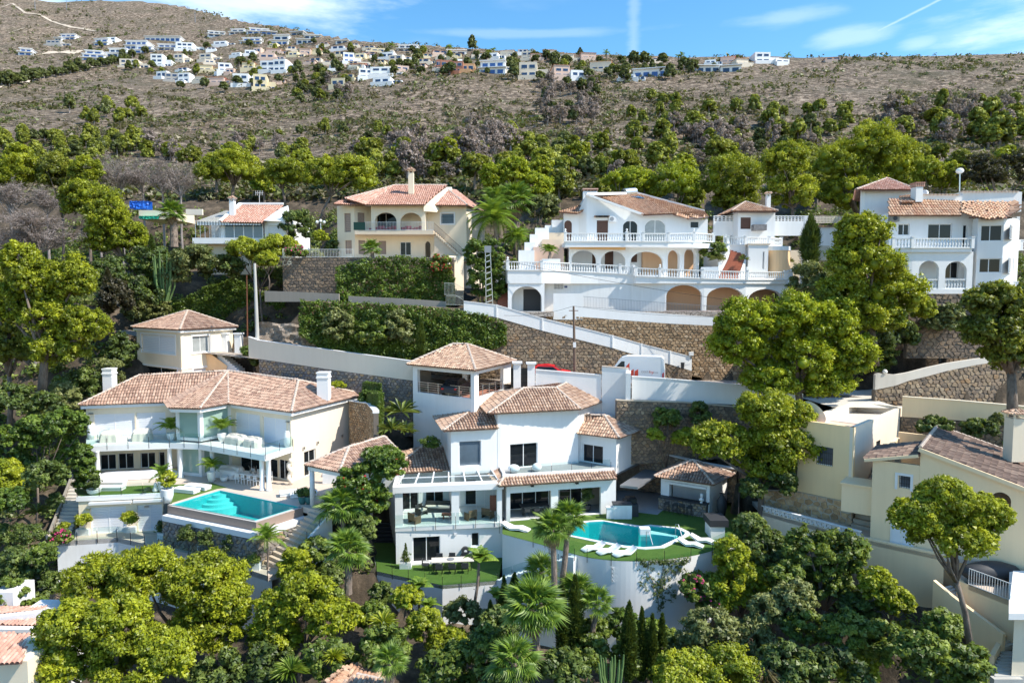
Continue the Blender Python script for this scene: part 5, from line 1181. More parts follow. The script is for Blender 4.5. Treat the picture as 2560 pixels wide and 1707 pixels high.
def build_white_grounds():
 z0,z1=-21.4,-18.4;G0,G1,rb,rc,c0,c1,s0,s1=WV
 pts=[(-.75,51.6),(1.6,49.8),(3.9,47.9),(5.3,46.9),(6.9,46.35),(8.6,46.2),(10.6,46.5),(12.6,47.1),(14.4,48.1),(16.2,49.8),(17.2,51.5)]
 lawn=smoothpath(pts,5)+[(18.6,55),(19.5,60),(16,64),(9,61),(G1[0],G1[1]+.5),(G0[0],G0[1]+.3),(-.75,54)]
 pool=[xy(az(('6',x,y),z1))for x,y in((60,838),(90,780),(290,722),(430,712),(790,765),(875,755),(1150,783),(1235,825),(1225,850),(1000,962),(830,975),(640,960))]
 ctr=Ve((sum(p[0]for p in pool)/len(pool),sum(p[1]for p in pool)/len(pool)))
 poolc=pool[::-1]
 import mathutils.geometry as mg
 def ringmesh(outer,hole,z,name,mat,th=.3):
  ov=[Ve((p[0],p[1],0))for p in outer];hv=[Ve((p[0],p[1],0))for p in hole];tri=mg.tessellate_polygon([ov,hv]);allv=ov+hv
  o=mk(name,[(v.x,v.y,z)for v in allv],[tuple(t)for t in tri],mat);
  return o
 tag(ringmesh(lawn,pool,z1,'pool_lawn','turf'),kind=QK)
 T=empty('swimming_pool',(ctr.x,ctr.y,z1-1.6),'turquoise pool with rounded white coping on the curved lawn of the white villa','pool')
 inn=[xy(Ve(p)+(ctr-Ve(p)).normalized()*.42)for p in pool];n=len(pool);m=MB()
 for i in range(n):
  a,b,c,d=pool[i],pool[(i+1)%n],inn[(i+1)%n],inn[i];m.quad((a[0],a[1],z1+.04),(b[0],b[1],z1+.04),(c[0],c[1],z1+.04),(d[0],d[1],z1+.04));m.quad((a[0],a[1],z1+.04),(b[0],b[1],z1+.04),(b[0],b[1],z1-.1),(a[0],a[1],z1-.1))
 m.build(QC1,QW,T);m=MB()
 for i in range(n):c,d=inn[(i+1)%n],inn[i];m.quad((d[0],d[1],z1+.038),(c[0],c[1],z1+.038),(c[0],c[1],z1-1.5),(d[0],d[1],z1-1.5))
 m.add([(p[0],p[1],z1-1.5)for p in inn],[tuple(range(n))]);m.build('basin','pool_tile',T)
 m=MB();m.add([(p[0],p[1],z1-.08)for p in inn],[tuple(range(n))[::-1]]);m.build('water','pool_water',T)
 sp=[xy(az(('6',x,y),z1-.1))for x,y in((795,830),(850,808),(1118,858),(1090,868))];qp('spa_wall','pool_tile_pale',T,[sp[0],sp[3],sp[2],sp[1]],z1-1.45,z1-.02)
 w0=az(('6',790,830),z1);qb('water_spout',QA,T,w0 .x-.05,w0 .y-.1,z1-.2,w0 .x+.75,w0 .y+.55,z1+.38)
 for xx in((840,860,862,975),(1100,792,1150,900)):
  p=az(('6',xx[0],xx[1]+40),z1);qt('handrail','steel',T,[(p.x,p.y,z1-.5),(p.x,p.y,z1+.75),(p.x+.15,p.y-.25,z1+.8),(p.x+.3,p.y-.9,z1+.05)],.035,6)
 CAPS.append((lawn,z1-1.8));CAPS.append(([(-14,50.5),(-10.5,51.5),(-5.2,49),(-1.1,49.4),(3.5,47.5),(6.9,46.1),(10.6,46.2),(14.4,47.8),(16.8,49.8),(21,48),(23,42),(22,30),(-14,30)],-24.4))
 sp_=smoothpath(pts,5);R=pwl(QJ,'tall curved white wall below the pool lawn of the white villa',sp_,[-27.5]*len(sp_),z1-.03,QA,.35,whole=True)
 g1=MB()
 for pp,nu,nw in((('6',528,1130,665,1268),4,4),(('6',598,1325,628,1352),1,1),(('6',1005,1120,1128,1250),4,4),(('6',905,1318,945,1355),1,1)):
  best=None
  for i in range(len(pts)-1):
   u,z=onwall(pts[i],pts[i+1],(pp[0],(pp[1]+pp[3])/2,(pp[2]+pp[4])/2));L=frame(pts[i],pts[i+1])[1]
   if-.05<=u<=L+.05:best=(pts[i],pts[i+1])
  if best:vent_blocks(R,*best,pp,nu,nw)
 gls('glass railing with dark posts along the curved pool lawn',[(p[0],p[1],z1-.02)for p in pts[1:]],.95,.35,1.75)
 pwl(QJ,'white wall between the lower lawn and the pool terrace',[(-.7,54.4),(-.75,51.6)],-21.6,z1-.03,QA,.3)
 zs=lambda k,x,y,Y:ay((k,x,y),Y)
 a=zs('5',1490,1095,49.9);b=zs('5',2110,810,47.3)
 S=empty(QD1,(a.x,a.y,-22),'white walled steps with saw tooth edge rising to the pool lawn','steps');n=14
 for k in range(n):
  p=Ve((a.x+.1,49.6)).lerp(Ve((4.4,46.9)),k/n);q=Ve((a.x+.1,49.6)).lerp(Ve((4.4,46.9)),(k+1)/n);zz=-21.45+(z1-.1+21.45)*(k+1)/n;dd=(q-p).normalized();nn=Ve((-dd.y,dd.x));m=MB()
  m.prism([xy(p),xy(q),xy(q+nn*1.3),xy(p+nn*1.3)],zz-2,zz);m.build('step',QW,S)
  qp(QF1,QA,S,[xy(p-nn*.2),xy(q-nn*.2),xy(q-nn*.003),xy(p-nn*.003)],-26.5,zz+.12)
 gls('glass railing on the saw tooth steps of the white villa',[(a.x+.1,49.5,-21.4),(4.4,46.8,z1)],.95,.2,1.4)
 lo=[(-10.5,51.7),(-5.15,49.15),(-1.05,50.0)]
 lw=lo+[(-.75,54.6),(s0[0],s0[1]+.2),(-10,58.6),(-12.2,58.2)];tag(MB().prism(lw,z0-.3,z0).build('lower_lawn','turf'),kind=QK);CAPS.append((lw,z0-1.5))
 R=pwl(QJ,'white wall below the lower lawn with the dining table',[(-12.3,58.2)]+lo,[-26.5]*4,z0-.02,QA,.3)
 vent_blocks(R,lo[0],lo[1],('5',745,1285,862,1410),4,4);vent_blocks(R,lo[1],lo[2],('5',1050,1305,1172,1360),4,2)
 gls('glass railing round the lower lawn of the white villa',[(-12.25,58.0,z0)]+[(p[0],p[1]-.03,z0)for p in lo],.95,.35,1.6)
 S=empty(QD1,(-11,60,-21),'dark slatted ramp stairs at the left side of the white villa','steps')
 for k in range(16):
  y0=57.8+k*.42;zz=z0+.05+k*.2;qb('step',QF,S,-12.6,y0,zz-.25,-10.3+min(0,-.03*k),y0+.44,zz)
 qp(QF1,QA,S,[(-12.85,57.6),(-12.62,57.6),(-12.62,64.6),(-12.85,64.6)],-24,[z0+.15,z0+.15,z0+3.6,z0+3.6])
 Bp=empty('bar_pavilion',(14,56,z1),'open garden bar with dark tiled roof, stone counter and white pillars beside the pool','bar')
 zE=-15.55;a,b,c=xy(az(('6',915,320),zE)),xy(az(('6',1440,395),zE)),xy(az(('6',1625,300),zE));d=(a[0]+c[0]-b[0]-.3,a[1]+c[1]-b[1]+.6);ctr=((a[0]+c[0])/2,(a[1]+c[1])/2)
 hiproof(Bp,[a,b,c,d],zE,[(ctr[0]-.1,ctr[1]+.2,zE+1.25)],Qv)
 ia,ib,ic=(a[0]+.6,a[1]+.25),(b[0]-.15,b[1]+.55),(c[0]-.6,c[1]+.0);fr,L=frame(ia,ib)
 qf('pillar',QA,Bp,fr,0,0,z1,.75,.6,zE-.4);qf('pillar',QA,Bp,fr,L-.25,0,z1,L,.5,zE-.4)
 qf('beam',QA,Bp,fr,0,0,zE-.399,L,.35,zE-.05);qf('awning_box',QP,Bp,fr,.35,-.1,zE-.62,L-.3,.12,zE-.42)
 wall(Bp,ib,ic,z1,zE-.05,QA,th=.3);bk=off(ia,ib,-3.0);wall(Bp,bk[0],bk[1],z1,zE-.05,QA,th=.2)
 fb,Lb=frame(*bk);qf('roller_screen',QW,Bp,fb,1.7,-.1,z1+1.2,Lb-.5,-.004,z1+2.35)
 f=off(ia,ib,.5);swl('bar_counter',None,[f[0],lerp2(f[0],f[1],.97)],z1,z1+1.05,.34,Qx,th=.5,parent=Bp,indiv=80)
 qp('counter_top',QF,Bp,[off(f[0],f[1],.18)[0],off(f[0],f[1],.18)[1],off(f[0],f[1],-.62)[1],off(f[0],f[1],-.62)[0]],z1+1.06,z1+1.16)
 frc,Lc=frame(*f);S0=None
 for k,t in enumerate((.21,.38,.52,.67)):
  lab=['dark bar stool at the stone counter, leftmost of four','dark bar stool at the stone counter, second from the left','dark bar stool at the stone counter, third from the left','dark bar stool at the stone counter, rightmost of four'][k]
  p=P3(frc,Lc*t,-.42,z1)
  if S0 is None:
   S0=empty('bar_stool',p,lab,'bar stool','bar stools at the garden bar');x,y,z=p;qb('seat',QF,S0,x-.2,y-.19,z+.72,x+.2,y+.19,z+.78)
   qb(QQ1,QF,S0,x-.2,y-.21,z+.781,x+.2,y-.17,z+1.0)
   for sx in(-1,1):
    for sy in(-1,1):qr('leg',QN,S0,(x+sx*.17,y+sy*.16,z+.72),(x+sx*.21,y+sy*.2,z),.03)
   m=MB();m.bar((x-.19,y-.18,z+.25),(x+.19,y-.18,z+.25),.025);m.bar((x-.19,y+.18,z+.25),(x+.19,y+.18,z+.25),.025);m.build('footrest',QN,S0)
  else:o=copy_tree(S0);o.location=p;o['label']=lab
 p=P3(frc,Lc*.87,.1,z1+1.16);m=MB();x,y,z=p;m.lathe(p,[(.12,0),(.12,.05),(.06,.1),(.10,.16),(.21,.24),(.2,.34),(.09,.42),(.07,.47),(.10,.52),(.13,.62),(.12,.72),(.05,.79)],12);m.ball((x,y-.1,z+.60),.035,6,4);tag(m.build('bust',QA,None,True),'white plaster bust on the end of the bar counter','bust')
 p=az(('6',1510,695),z1);m=MB();m.lathe((p.x,p.y,z1),[(.18,0),(.3,.4),(.42,1.0),(.40,1.5),(.2,1.85),(.15,2.0),(.22,2.1)],16);tag(m.build('vase',QF,None,True),'tall black vase standing right of the bar pavilion','vase')
 p=az(('6',1480,880),z1);C=empty('outdoor_cabinet',(p.x,p.y,z1),'white cabinet with charcoal top on the right edge of the pool lawn','cabinet');qb('body',QC,C,p.x-.55,p.y,z1,p.x+.5,p.y+1.6,z1+.95);qb('lid',QF,C,p.x-.65,p.y-.1,z1+.951,p.x+.75,p.y+1.8,z1+1.45)
 for(k,xx,yy,w,dd,h,mat,lab,nm)in(('6',525,700,.35,.35,.9,QC,'small white cabinet against the pillar by the pool','cabinet'),('6',630,702,.75,.9,1.15,Qb,'outdoor kitchen block beside the house pillar','kitchen_block')):
  p=az((k,xx,yy),z1);C=empty(nm,(p.x,p.y,z1),lab,nm.split('_')[0]);qb('body',mat,C,p.x-w,p.y,z1,p.x+w,p.y+dd,z1+h);m=MB();m.box(p.x-w-.04,p.y-.04,z1+h+.001,p.x+w+.04,p.y+dd+.04,z1+h+.08);m.build('top',QF if 'kitchen' in nm else QC,C)
 p=az(('6',710,690),z1);C=empty('grill',(p.x,p.y,z1),'black built in grill unit under the dark canopy','grill');qb('body',QF,C,p.x-.4,p.y+.2,z1,p.x+.6,p.y+2.2,z1+1.0);qb('hood',QN,C,p.x-.35,p.y+.5,z1+1.001,p.x+.5,p.y+1.6,z1+1.4)
 o=MB().prism([(9.0,57.5),(12.2,56.2),(14.5,60),(13,65),(9,63)],z1-.2,z1+.015).build('kitchen_floor',QZ1);tag(o,kind=QK)
 m=MB();m.box(9.6,63.2,z1,14.2,63.5,z1+3.2);tag(m.build('rear_wall',QK1),'dark back wall behind the outdoor kitchen','wall')
 o=empty('brick_screen',(19,57,z1),'brown wooden screen fence right of the bar pavilion','fence')
 for i in range(14):
  a_=Ve((17.6,51.9)).lerp(Ve((20.6,60.8)),i/14);b_=Ve((17.6,51.9)).lerp(Ve((20.6,60.8)),(i+.94)/14);fr,L=frame(a_,b_);qf('board','brown_panel',o,fr,0,0,z1-1.5,L,.06,z1+2.0+.02*(i%3))
build_white_grounds()
# houses of the upper row
def Y3(k,x,y,Y):v=ay((k,x,y),Y);return(v.x,v.y,v.z)
def Y2(k,x,y,Y):v=ay((k,x,y),Y);return(v.x,v.y)
def trf(par,planes,tile,hips=(),tw=.25,mort=Qw):
 R=Roof(tw,.42)
 for p in planes:R.plane(p)
 for a,b in hips:R.hip(a,b)
 return R.build(par,tile,Qf1,mort)
def build_upper_cream():
 H=empty('house',(-13,82,4.4),'cream two storey house with salmon tiled roof and arcaded balcony above the hedge','house')
 zg,zb,ze=4.3,7.45,10.55
 e=lambda x,y,Y:Y3('e',x,y,Y);p=lambda x,Y:Y2('e',x,600,Y)
 L0,L1,L2=p(608,82.5),p(770,81.2),p(925,82.6);R1,R2,R3=p(1478,82.2),p(1815,81.6),p(1985,87.5)
 br=lambda*a:((('e',)+a),'brown')
 wall(H,L0,L1,zg,ze,QD,[br(675,572,735,748),br(682,825,745,952)]);wall(H,L1,L2,zg,ze,QD,[br(800,568,866,680),br(808,825,872,955)])
 wall(H,(L0[0]-.8,90),L0,zg,ze,QD);wall(H,L2,R1,zg,ze,QD,[(('e',962,570,1165,745),'slide',(zb+.05,zb+2.3)),br(995,830,1065,955),(('e',1195,840,1298,965),'slide'),(('e',1430,835,1500,985,.5),None)])
 wall(H,R1,R2,zg-3.5,ze,QD,[(('e',1580,575,1698,670),'bars')]);wall(H,R2,R3,zg-3.5,ze,QS);wall(H,R3,(L0[0]-.8,90),zg,ze,QD)
 u0,u1,z_0,z_1,_=pxop(R1,R2,('e',1580,575,1698,670));fr,L=frame(R1,R2);m=MB()
 for a,b,c,d in((u0-.16,z_0-.16,u0,z_1+.16),(u1,z_0-.16,u1+.16,z_1+.16),(u0+.001,z_1,u1-.001,z_1+.16),(u0+.001,z_0-.16,u1-.001,z_0)):m.fbox(fr,a,-.05,b,c,-.002,d)
 m.build('window_surround',QA,H)
 a0,a1=p(925,80.2),p(1430,80.2)
 wall(H,a0,a1,zb,ze,QD,[(('e',960,565,1163,752,.42),None,(zb+.02,None)),(('e',1197,567,1398,752,.42),None,(zb+.02,None))],th=.35)
 wall(H,a1,(a1[0],82.3),zb,ze,QD,th=.3,direct=[((.5,1.6,zb+.05,zb+1.9,.4),None)]);wall(H,(a0[0],82.6),a0,zb,ze,QD,th=.3,direct=[((.5,1.7,zb+.05,zb+1.9,.4),None)])
 m=MB();m.prism([p(770,79.9),p(1505,79.9),(p(1505,79.9)[0],82.3),L2,L1],zb-.45,zb).build('balcony',Qm,H)
 bfn('thin white bar railing along the arcaded balcony',[(*p(860,79.95),zb),(*p(1505,79.95),zb)],.95,.17)
 m=MB();q=p(760,79.93);r=p(868,79.93);m.box(q[0],79.92,zb+.05,r[0],79.94,zb+.95);tag(m.build('windbreak','screen_green'),'dark green cloth screen on the balcony railing','screen')
 m=MB()
 for i,x in enumerate(np.linspace(940,1400,12)):c=e(x,735,80.9);m.box(c[0]-.4,80.8,zb+.05,c[0]+.35,81.2,zb+.35+.12*(i%3))
 tag(m.build('cushions','red_rug'),'dark red cushions piled behind the balcony railing','cushions',kind='stuff')
 A,B,C=e(700,438,81.0),e(880,492,79.3),e(1420,492,79.3);T1,T2=e(1150,312,86.5),e(1635,312,86.5);D=e(1980,420,90)
 trf(H,[[A,B,T1],[B,C,T2,T1],[e(690,430,90),A,T1]],QZ,[(A,T1),(T1,T2)])
 P1,P2,P3_,AP=e(1478,495,81.3),e(1822,497,80.6),e(1995,478,88.5),e(1640,352,85.0);P3b=(P3_[0],88.5,P2[2])
 trf(H,[[P1,P2,AP],[P2,P3b,(AP[0]+.8,88,AP[2]+.35),AP],[P3b,(AP[0],94,P2[2]),(AP[0]+.8,88,AP[2]+.35)]],QZ,[(P2,AP)])
 m=MB();s=e(1420,505,79.9);t_=e(1640,345,85.5);m.add([(s[0]-.05,s[1],s[2]-.6),(s[0]+1.35,s[1]+.9,s[2]-.6),(t_[0]+.7,t_[1],t_[2]-.9),(t_[0]-.1,t_[1],t_[2]-.9),(s[0]-.05,s[1],s[2]+.12),(s[0]+.75,s[1]+.5,s[2]+.15),(t_[0]+.5,t_[1],t_[2]+.22),(t_[0]-.1,t_[1],t_[2]+.22)],[(0,3,2,1),(4,5,6,7),(0,1,5,4),(1,2,6,5),(2,3,7,6),(3,0,4,7)]);m.build('verge_wall',QD,H)
 trf(H,[[e(572,486,80.6),e(735,494,80.4),e(740,455,82.3),e(630,457,82.6)],[e(735,494,80.4),e(898,492,81.2),e(862,458,82.6),e(740,455,82.3)]],QZ)
 c=e(1300,372,83);chm(H,c[0],83,c[2]-.3,.62,.62,2.5,QD,'tile')
 S=empty(QX,(*p(1515,80.6),zg),'outside stair with railing going down from the arcaded balcony',QX);a=Ve(e(1512,745,80.3));b=Ve(e(1770,968,80.3));n=15
 for k in range(n):
  x0=a.x+(b.x-a.x)*k/n;x1=a.x+(b.x-a.x)*(k+1)/n;z=zb-(zb-b.z)*(k+1)/n;qb('step',Qm,S,x0,80.3,z-.22,x1+.02,81.5,z)
 m=MB();m.add([(a.x,80.5,zg-1),(b.x,80.5,b.z-.4),(b.x,80.5,b.z-.2),(a.x,80.5,zb-.4),(a.x,81.4,zg-1),(b.x,81.4,b.z-.4),(b.x,81.4,b.z-.2),(a.x,81.4,zb-.4)],[(0,1,2,3),(7,6,5,4),(0,3,7,4),(1,5,6,2),(3,2,6,7)]);m.build('stair_wall',Qo,S)
 bfn('railing of the outside stair at the cream house',[(a.x,80.32,zb),(b.x,80.32,b.z)],.9,.17,'rust')
 t=lambda x,y,Y=77.5:Y3('e',x,y,Y);z_t=4.2
 tp=[(*Y2('e',100,1040,77.5),),(*Y2('e',660,1040,77.2),),(*Y2('e',1700,1040,77.5),)]
 o=MB().prism([tp[0],tp[1],tp[2],(-3.5,86),(-27.5,86)],z_t-.3,z_t-.01).build('upper_terrace',Qp);tag(o,kind=QK);CAPS.append(([tp[0],tp[1],tp[2],(-3.5,92),(-22,92),(-27.5,86)],z_t-1))
 pwl(QE1,'low cream parapet at the left end of the terrace below the cream house',[tp[0],(*Y2('e',180,1000,77.4),)],z_t-.9,z_t+1.0,QD)
 bfn('white bar railing on the terrace in front of the cream house',[(*Y2('e',182,1000,77.4),z_t),(*tp[1],z_t),(*Y2('e',760,1000,77.3),z_t)],.9,.17)
 swl(QJ,'brown stone wall under the terrace of the cream house',[tp[0],tp[1],tp[2]],[0.0,-.6,-.6],z_t-.02,.45,QK1)
 pwl(QJ,'white end wall of the terrace beside the big green tree',[(*Y2('e',1650,1040,77.3),),(*Y2('e',1790,1040,79),)],.5,z_t+.2,QD)
 g=empty('street_lamp',e(455,755,81),'white three globe garden lamp left of the cream house','lamp');b0=Ve(e(455,755,81));h=Ve(e(455,665,81));qr('pole',QP,g,b0-Ve((0,0,1)),h,.09)
 for dx in(-.42,0,.42):m=MB();m.ball((h.x+dx,h.y,h.z+.12+(.15 if dx==0 else 0)),.2,8,6);m.build('globe',Qu,g,True)
build_upper_cream()
def build_bungalow():
 H=empty('house',(-33,86,5),'small white bungalow with glazed veranda and striped awning valance','house');d=lambda x,y,Y:Y3('d',x,y,Y);p=lambda x,Y:Y2('d',x,600,Y);zf=6.9;zt=9.0
 a,b,c,f=p(1620,84),p(2050,84),p(2222,84.2),p(2400,83.2);zs=6.2
 m=MB();m.prism([p(1612,83.6),p(2060,83.6),(-28.2,84.5),(-28,92),(-38.6,92)],zs-.0,zf).build('terrace_slab',QA,H)
 wall(H,p(1745,85),p(2100,85),2.5,zs-.001,QD);wall(H,(-38,87.0),(-30.6,87.0),zf,zt,Qb,direct=[((1.5,2.6,zf+.5,zf+1.7),'one'),((4,6.5,zf+.05,zf+1.9),'slide')])
 v0,v1=p(1885,84.1),p(2205,84.1);fr,L=frame(v0,v1);n=4
 for i in range(n+1):qf('post',QC,H,fr,L*i/n-.05,0,zf,L*i/n+.05,.1,zt-.1)
 for i in range(n):qf('pane',Qh1,H,fr,L*i/n+.06,.04,zf+.02,L*(i+1)/n-.06,.06,zt-.12)
 qb('pillar',QA,H,p(1850,84)[0],84,zf,p(1880,84)[0],84.3,zt)
 for i in range(6):
  q=p(1640+i*40,83.8);qr('post',QP,H,(q[0],83.8,zf),(q[0],83.8,zt+.0),.05)
 val=empty('awning_valance',(v0[0],83.5,zt),'grey and white striped valance under the bungalow eave','awning');q0,q1=d(1655,592,83.4),d(2195,600,83.4);n=46
 for i in range(n):
  x=q0[0]+(q1[0]-q0[0])*i/n;w=(q1[0]-q0[0])/n;m=MB();m.box(x,83.38,q0[2]-.33,x+w-.005,83.41,q0[2]+.12);m.build('stripe',Qd if i%2 else QC,val)
 wall(H,c,f,4.5,9.2,QA,direct=[((.6,2.2,6.3,8.4),QP1)]);wall(H,f,(f[0]+.3,92),4.5,9.2,QA)
 E1,E2,E3,E4=d(1850,590,83.4),d(2210,596,83.3),d(2380,448,89),d(2020,448,89)
 trf(H,[[E1,E2,E3,E4]],QZ,tw=.3);m=MB();m.bar(Ve(E1)+Ve((0,0,.1)),Ve(E4)+Ve((0,0,.2)),.35,.3);m.bar(Ve(E4)+Ve((0,0,.2)),Ve(E3)+Ve((0,0,.2)),.3,.25);m.build('verge',QA,H)
 g=[d(2215,575,83.2),d(2330,480,86),d(2420,450,88.5),d(2440,640,83)];m=MB();m.add([g[0],(g[3][0],83.2,g[0][2]-.2),g[2],d(2352,475,88)],[(0,1,2,3)]);m.build('side_roof',QA,H)
 k=[d(1645,582,83.3),d(1840,590,83.3),d(1925,495,88.5),d(1900,490,89)];m=MB()
 for i in range(14):
  t0,t1=i/14,(i+.6)/14;A_,B_,C_,D_=[Ve(v)for v in k];m.quad(A_.lerp(B_,t0),A_.lerp(B_,t1),D_.lerp(C_,t1),D_.lerp(C_,t0));u=Ve((0,0,.05));m.quad(A_.lerp(B_,t1)-u,A_.lerp(B_,t0+1/14)-u,D_.lerp(C_,t0+1/14)-u,D_.lerp(C_,t1)-u)
 m.build('sheet_roof','concrete',H);c_=d(1955,525,85.5);chm(H,c_[0],85.5,c_[2]-.3,.6,.6,1.9,QA,'tile')
 an=empty('antenna',d(2180,445,88),'white roof antenna above the bungalow','antenna');o=Ve(d(2180,445,88));qr('mast',QP,an,o,o+Ve((0,0,1.6)),.05);m=MB();m.bar(o+Ve((-.5,0,1.5)),o+Ve((.5,0,1.5)),.04)
 for i in range(5):m.bar(o+Ve((-.45+.22*i,0,1.2)),o+Ve((-.45+.22*i,0,1.8)),.03)
 m.build('elements',QP,an)
 m=MB();a1,a2=d(1165,490,90),d(1360,565,90);m.box(a1[0],90,a2[2],a2[0]+1.5,96,a1[2]);tag(m.build('raised_pool_wall',QD),'pale raised basin wall below the blue tarpaulin','wall')
 def tarp(name,lab,x0,y0,x1,y1,Y,mat):
  a,b=d(x0,y0,Y),d(x1,y1,Y);nx,nz=14,6;vs=[];fs=[];rr=random.Random(3)
  for j in range(nz+1):
   for i in range(nx+1):vs.append((a[0]+(b[0]-a[0])*i/nx,Y-.1-rr.uniform(0,.22),b[2]+(a[2]-b[2])*j/nz*(1-.08*rr.random()*(j==nz))))
  for j in range(nz):
   for i in range(nx):k=j*(nx+1)+i;fs.append((k,k+1,k+nx+2,k+nx+1))
  n0=len(vs);vs+=[(a[0],Y+.8,b[2]),(b[0],Y+.8,b[2]),(b[0],Y+.8,a[2]),(a[0],Y+.8,a[2])];fs+=[(n0+3,n0+2,n0+1,n0),(nz*(nx+1),nz*(nx+1)+nx,n0+2,n0+3)]
  tag(mk(name,vs,fs,mat),lab,'tarpaulin')
 tarp('tarpaulin','crumpled bright blue tarpaulin hung up beyond the palm, left',1095,412,1255,480,91,'blue_tarp');tarp('tarpaulin','strip of bright green sheet on the basin wall',1175,538,1340,565,89.6,'green_tarp')
 m=MB();a1,a2=d(1560,480,92),d(1700,530,92);m.box(a1[0],92,a2[2],a2[0],92.3,a1[2]);a1,a2=d(1715,485,90),d(1780,530,90);tag(m.build(QY,QS),'short cream garden wall behind the fan palm','wall')
build_bungalow()
def build_arch_villa():
 H=empty('villa',(12,76,-1.5),'large white villa with rows of arches and two white balustraded terraces','house');f=lambda x,y,Y:Y3('f',x,y,Y);p=lambda x,Y:Y2('f',x,700,Y)
 zg=-1.75;zL=2.55
 a,b=p(90,72),p(366,72.1);wall(H,a,b,zg-.3,zL-.02,QA,[(('f',118,832,345,1012,.42),None,(zg,None))],th=.45)
 b2=(b[0],74.1);wall(H,b,b2,zg-.3,zL-.02,QA,th=.3);g0,g1=p(190,73.5),p(352,73.5);wall(H,(a[0]+.3,73.9),(b[0]-.3,73.9),zg,zL-.2,Qb,direct=[((1.35,3.6,zg+.02,zg+2.35),Qz)]);wall(H,(a[0],77),a,zg-4,zL-.02,QA)
 L=[b2,p(1020,74.2),p(1275,73.6)];top=[zL-.02,2.05,1.9]
 wall(H,L[0],L[1],zg-1.5,zL-.02,Qb,z1b=2.2);wall(H,L[1],L[2],zg-1.5,2.2,Qb,z1b=1.85)
 vent_blocks(H,L[0],L[1],('f',437,808,508,852),3,3)
 R=[p(1275,73.6),p(1570,73.6),p(1885,74.2),p(2175,76.2)]
 wall(H,R[0],R[1],zg,1.85,QA,[(('f',1284,822,1553,1000,.30),None,(zg+.05,None))],th=.5,z1b=1.72);wall(H,R[1],R[2],zg,1.72,QA,[(('f',1588,838,1868,1005,.28),None,(zg+.05,None))],th=.5,z1b=1.62);wall(H,R[2],R[3],zg,1.62,QA,[(('f',1900,852,2165,1005,.25),None,(zg+.05,None))],th=.5,z1b=1.55);wall(H,R[3],(R[3][0]+2,80),zg-5,1.5,QA)
 bk=[(R[0][0],76.4),(R[2][0],76.6),(R[3][0],79)];wall(H,bk[0],bk[1],zg,1.4,QH1);wall(H,bk[1],bk[2],zg,1.4,QH1);wall(H,(R[0][0]+.1,74.1),(R[0][0]+.1,76.4),zg,1.4,QH1)
 m=MB();m.prism([R[0],R[1],R[2],R[3],bk[2],bk[1],bk[0]],zg-.3,zg+.03).build('arcade_floor','terracotta_plaster',H)
 path=[f(88,712,71.9),f(345,714,72.0),f(560,722,73.6),f(770,732,74.0),f(935,740,74.1),f(1035,748,74.1),f(1055,758,73.5),f(1235,766,73.3),f(1555,776,73.4),f(1890,786,74.0),f(2180,786,76.0),f(2225,768,78)]
 zt=[2.62,2.62,2.6,2.5,2.45];path=[(q[0],q[1],q[2])for q in path]
 m=MB();back=[(33.5,82),(-2,82)];m.prism([q[:2]for q in path]+back,1.2,[q[2]-.0 for q in path]+[1.6,2.6]);m.build('lower_terrace_slab',QA,H)
 CAPS.append(([q[:2]for q in path]+[(33,90),(-3,90)],-2.2))
 bls('long white balustrade round the lower terrace of the arched villa',path,.95,None,(0,7,9))
 bls('white balustrade on the side stair left of the arched villa',[f(88,712,72),(f(60,690,76)[0],76,2.6)],.95)
 M0,M1,M2,M3=p(550,76.2),p(1000,76.2),p(1280,76.5),p(1530,78.3)
 wall(H,M0,M1,2.4,5.75,QA,[(('f',568,560,755,730,.42),None,(2.62,None)),(('f',792,566,975,735,.42),None,(2.6,None))],th=.4)
 wall(H,M1,M2,2.0,5.75,QA,[(('f',1012,570,1258,740,.32),None,(2.2,None))],th=.4);wall(H,M2,M3,1.8,5.75,QA,[(('f',1295,558,1385,740,.5),None,(2.0,None)),(('f',1418,548,1505,740,.5),None,(2.0,None))],th=.4)
 wall(H,(M0[0]+.1,79),(M1[0]+2,79),2.4,5.7,QA,[(('f',725,580,760,690),'wood'),(('f',820,566,885,700),'wood'),(('f',1020,580,1065,650),'wood')]);wall(H,(M1[0]+2,78.6),(M3[0],80.5),2,5.7,QH1);wall(H,(M0[0],82),M0,2.4,5.7,QA)
 aw=empty('awning',f(560,540,75.6),'rolled orange awning under the upper terrace','awning');A_,B_=f(555,540,75.7),f(975,548,75.7);qr('roll','orange_awning',aw,A_,B_,.22,.28)
 up=[f(522,500,74.9),f(985,506,74.9),f(1110,508,75.0),f(1300,506,75.2),f(1490,492,76.0),f(1640,470,77.4)];zU=5.75;up=[(q[0],q[1],zU+(.12 if i>3 else 0))for i,q in enumerate(up)]
 qp('upper_terrace_slab',QA,H,[q[:2]for q in up]+[(M3[0]+1,84),(M0[0]-1,84)],zU-.55,zU);bls('white balustrade round the upper terrace of the arched villa',up,.95,None,(0,1,4))
 W=lambda x,Y=79.2:p(x,Y)
 w1,w2,w3,w4=W(628),W(680),W(1112),W(1440)
 zz=lambda x,y,Y=79.2:ay(('f',x,y),Y).z
 wall(H,W(508,80),W(628,80),zU,zz(600,275,80),QA,[(('f',515,335,572,430,.5),'wood',(zU+.05,None))]);wall(H,(w1[0],80),w2,zU,zz(640,250),QA,z1b=zz(680,135))
 wall(H,w2,w3,zU,zz(680,140),QA,[(('f',760,335,845,432),'wood',(zU+.05,None)),(('f',955,337,1070,435,.45),'slide',(zU+.05,None))],z1b=zz(1112,295));wall(H,w3,w4,zU,zz(1112,295),QA,[(('f',1120,330,1280,437,.42),'curtain2',(zU+.05,None))],z1b=zz(1440,290))
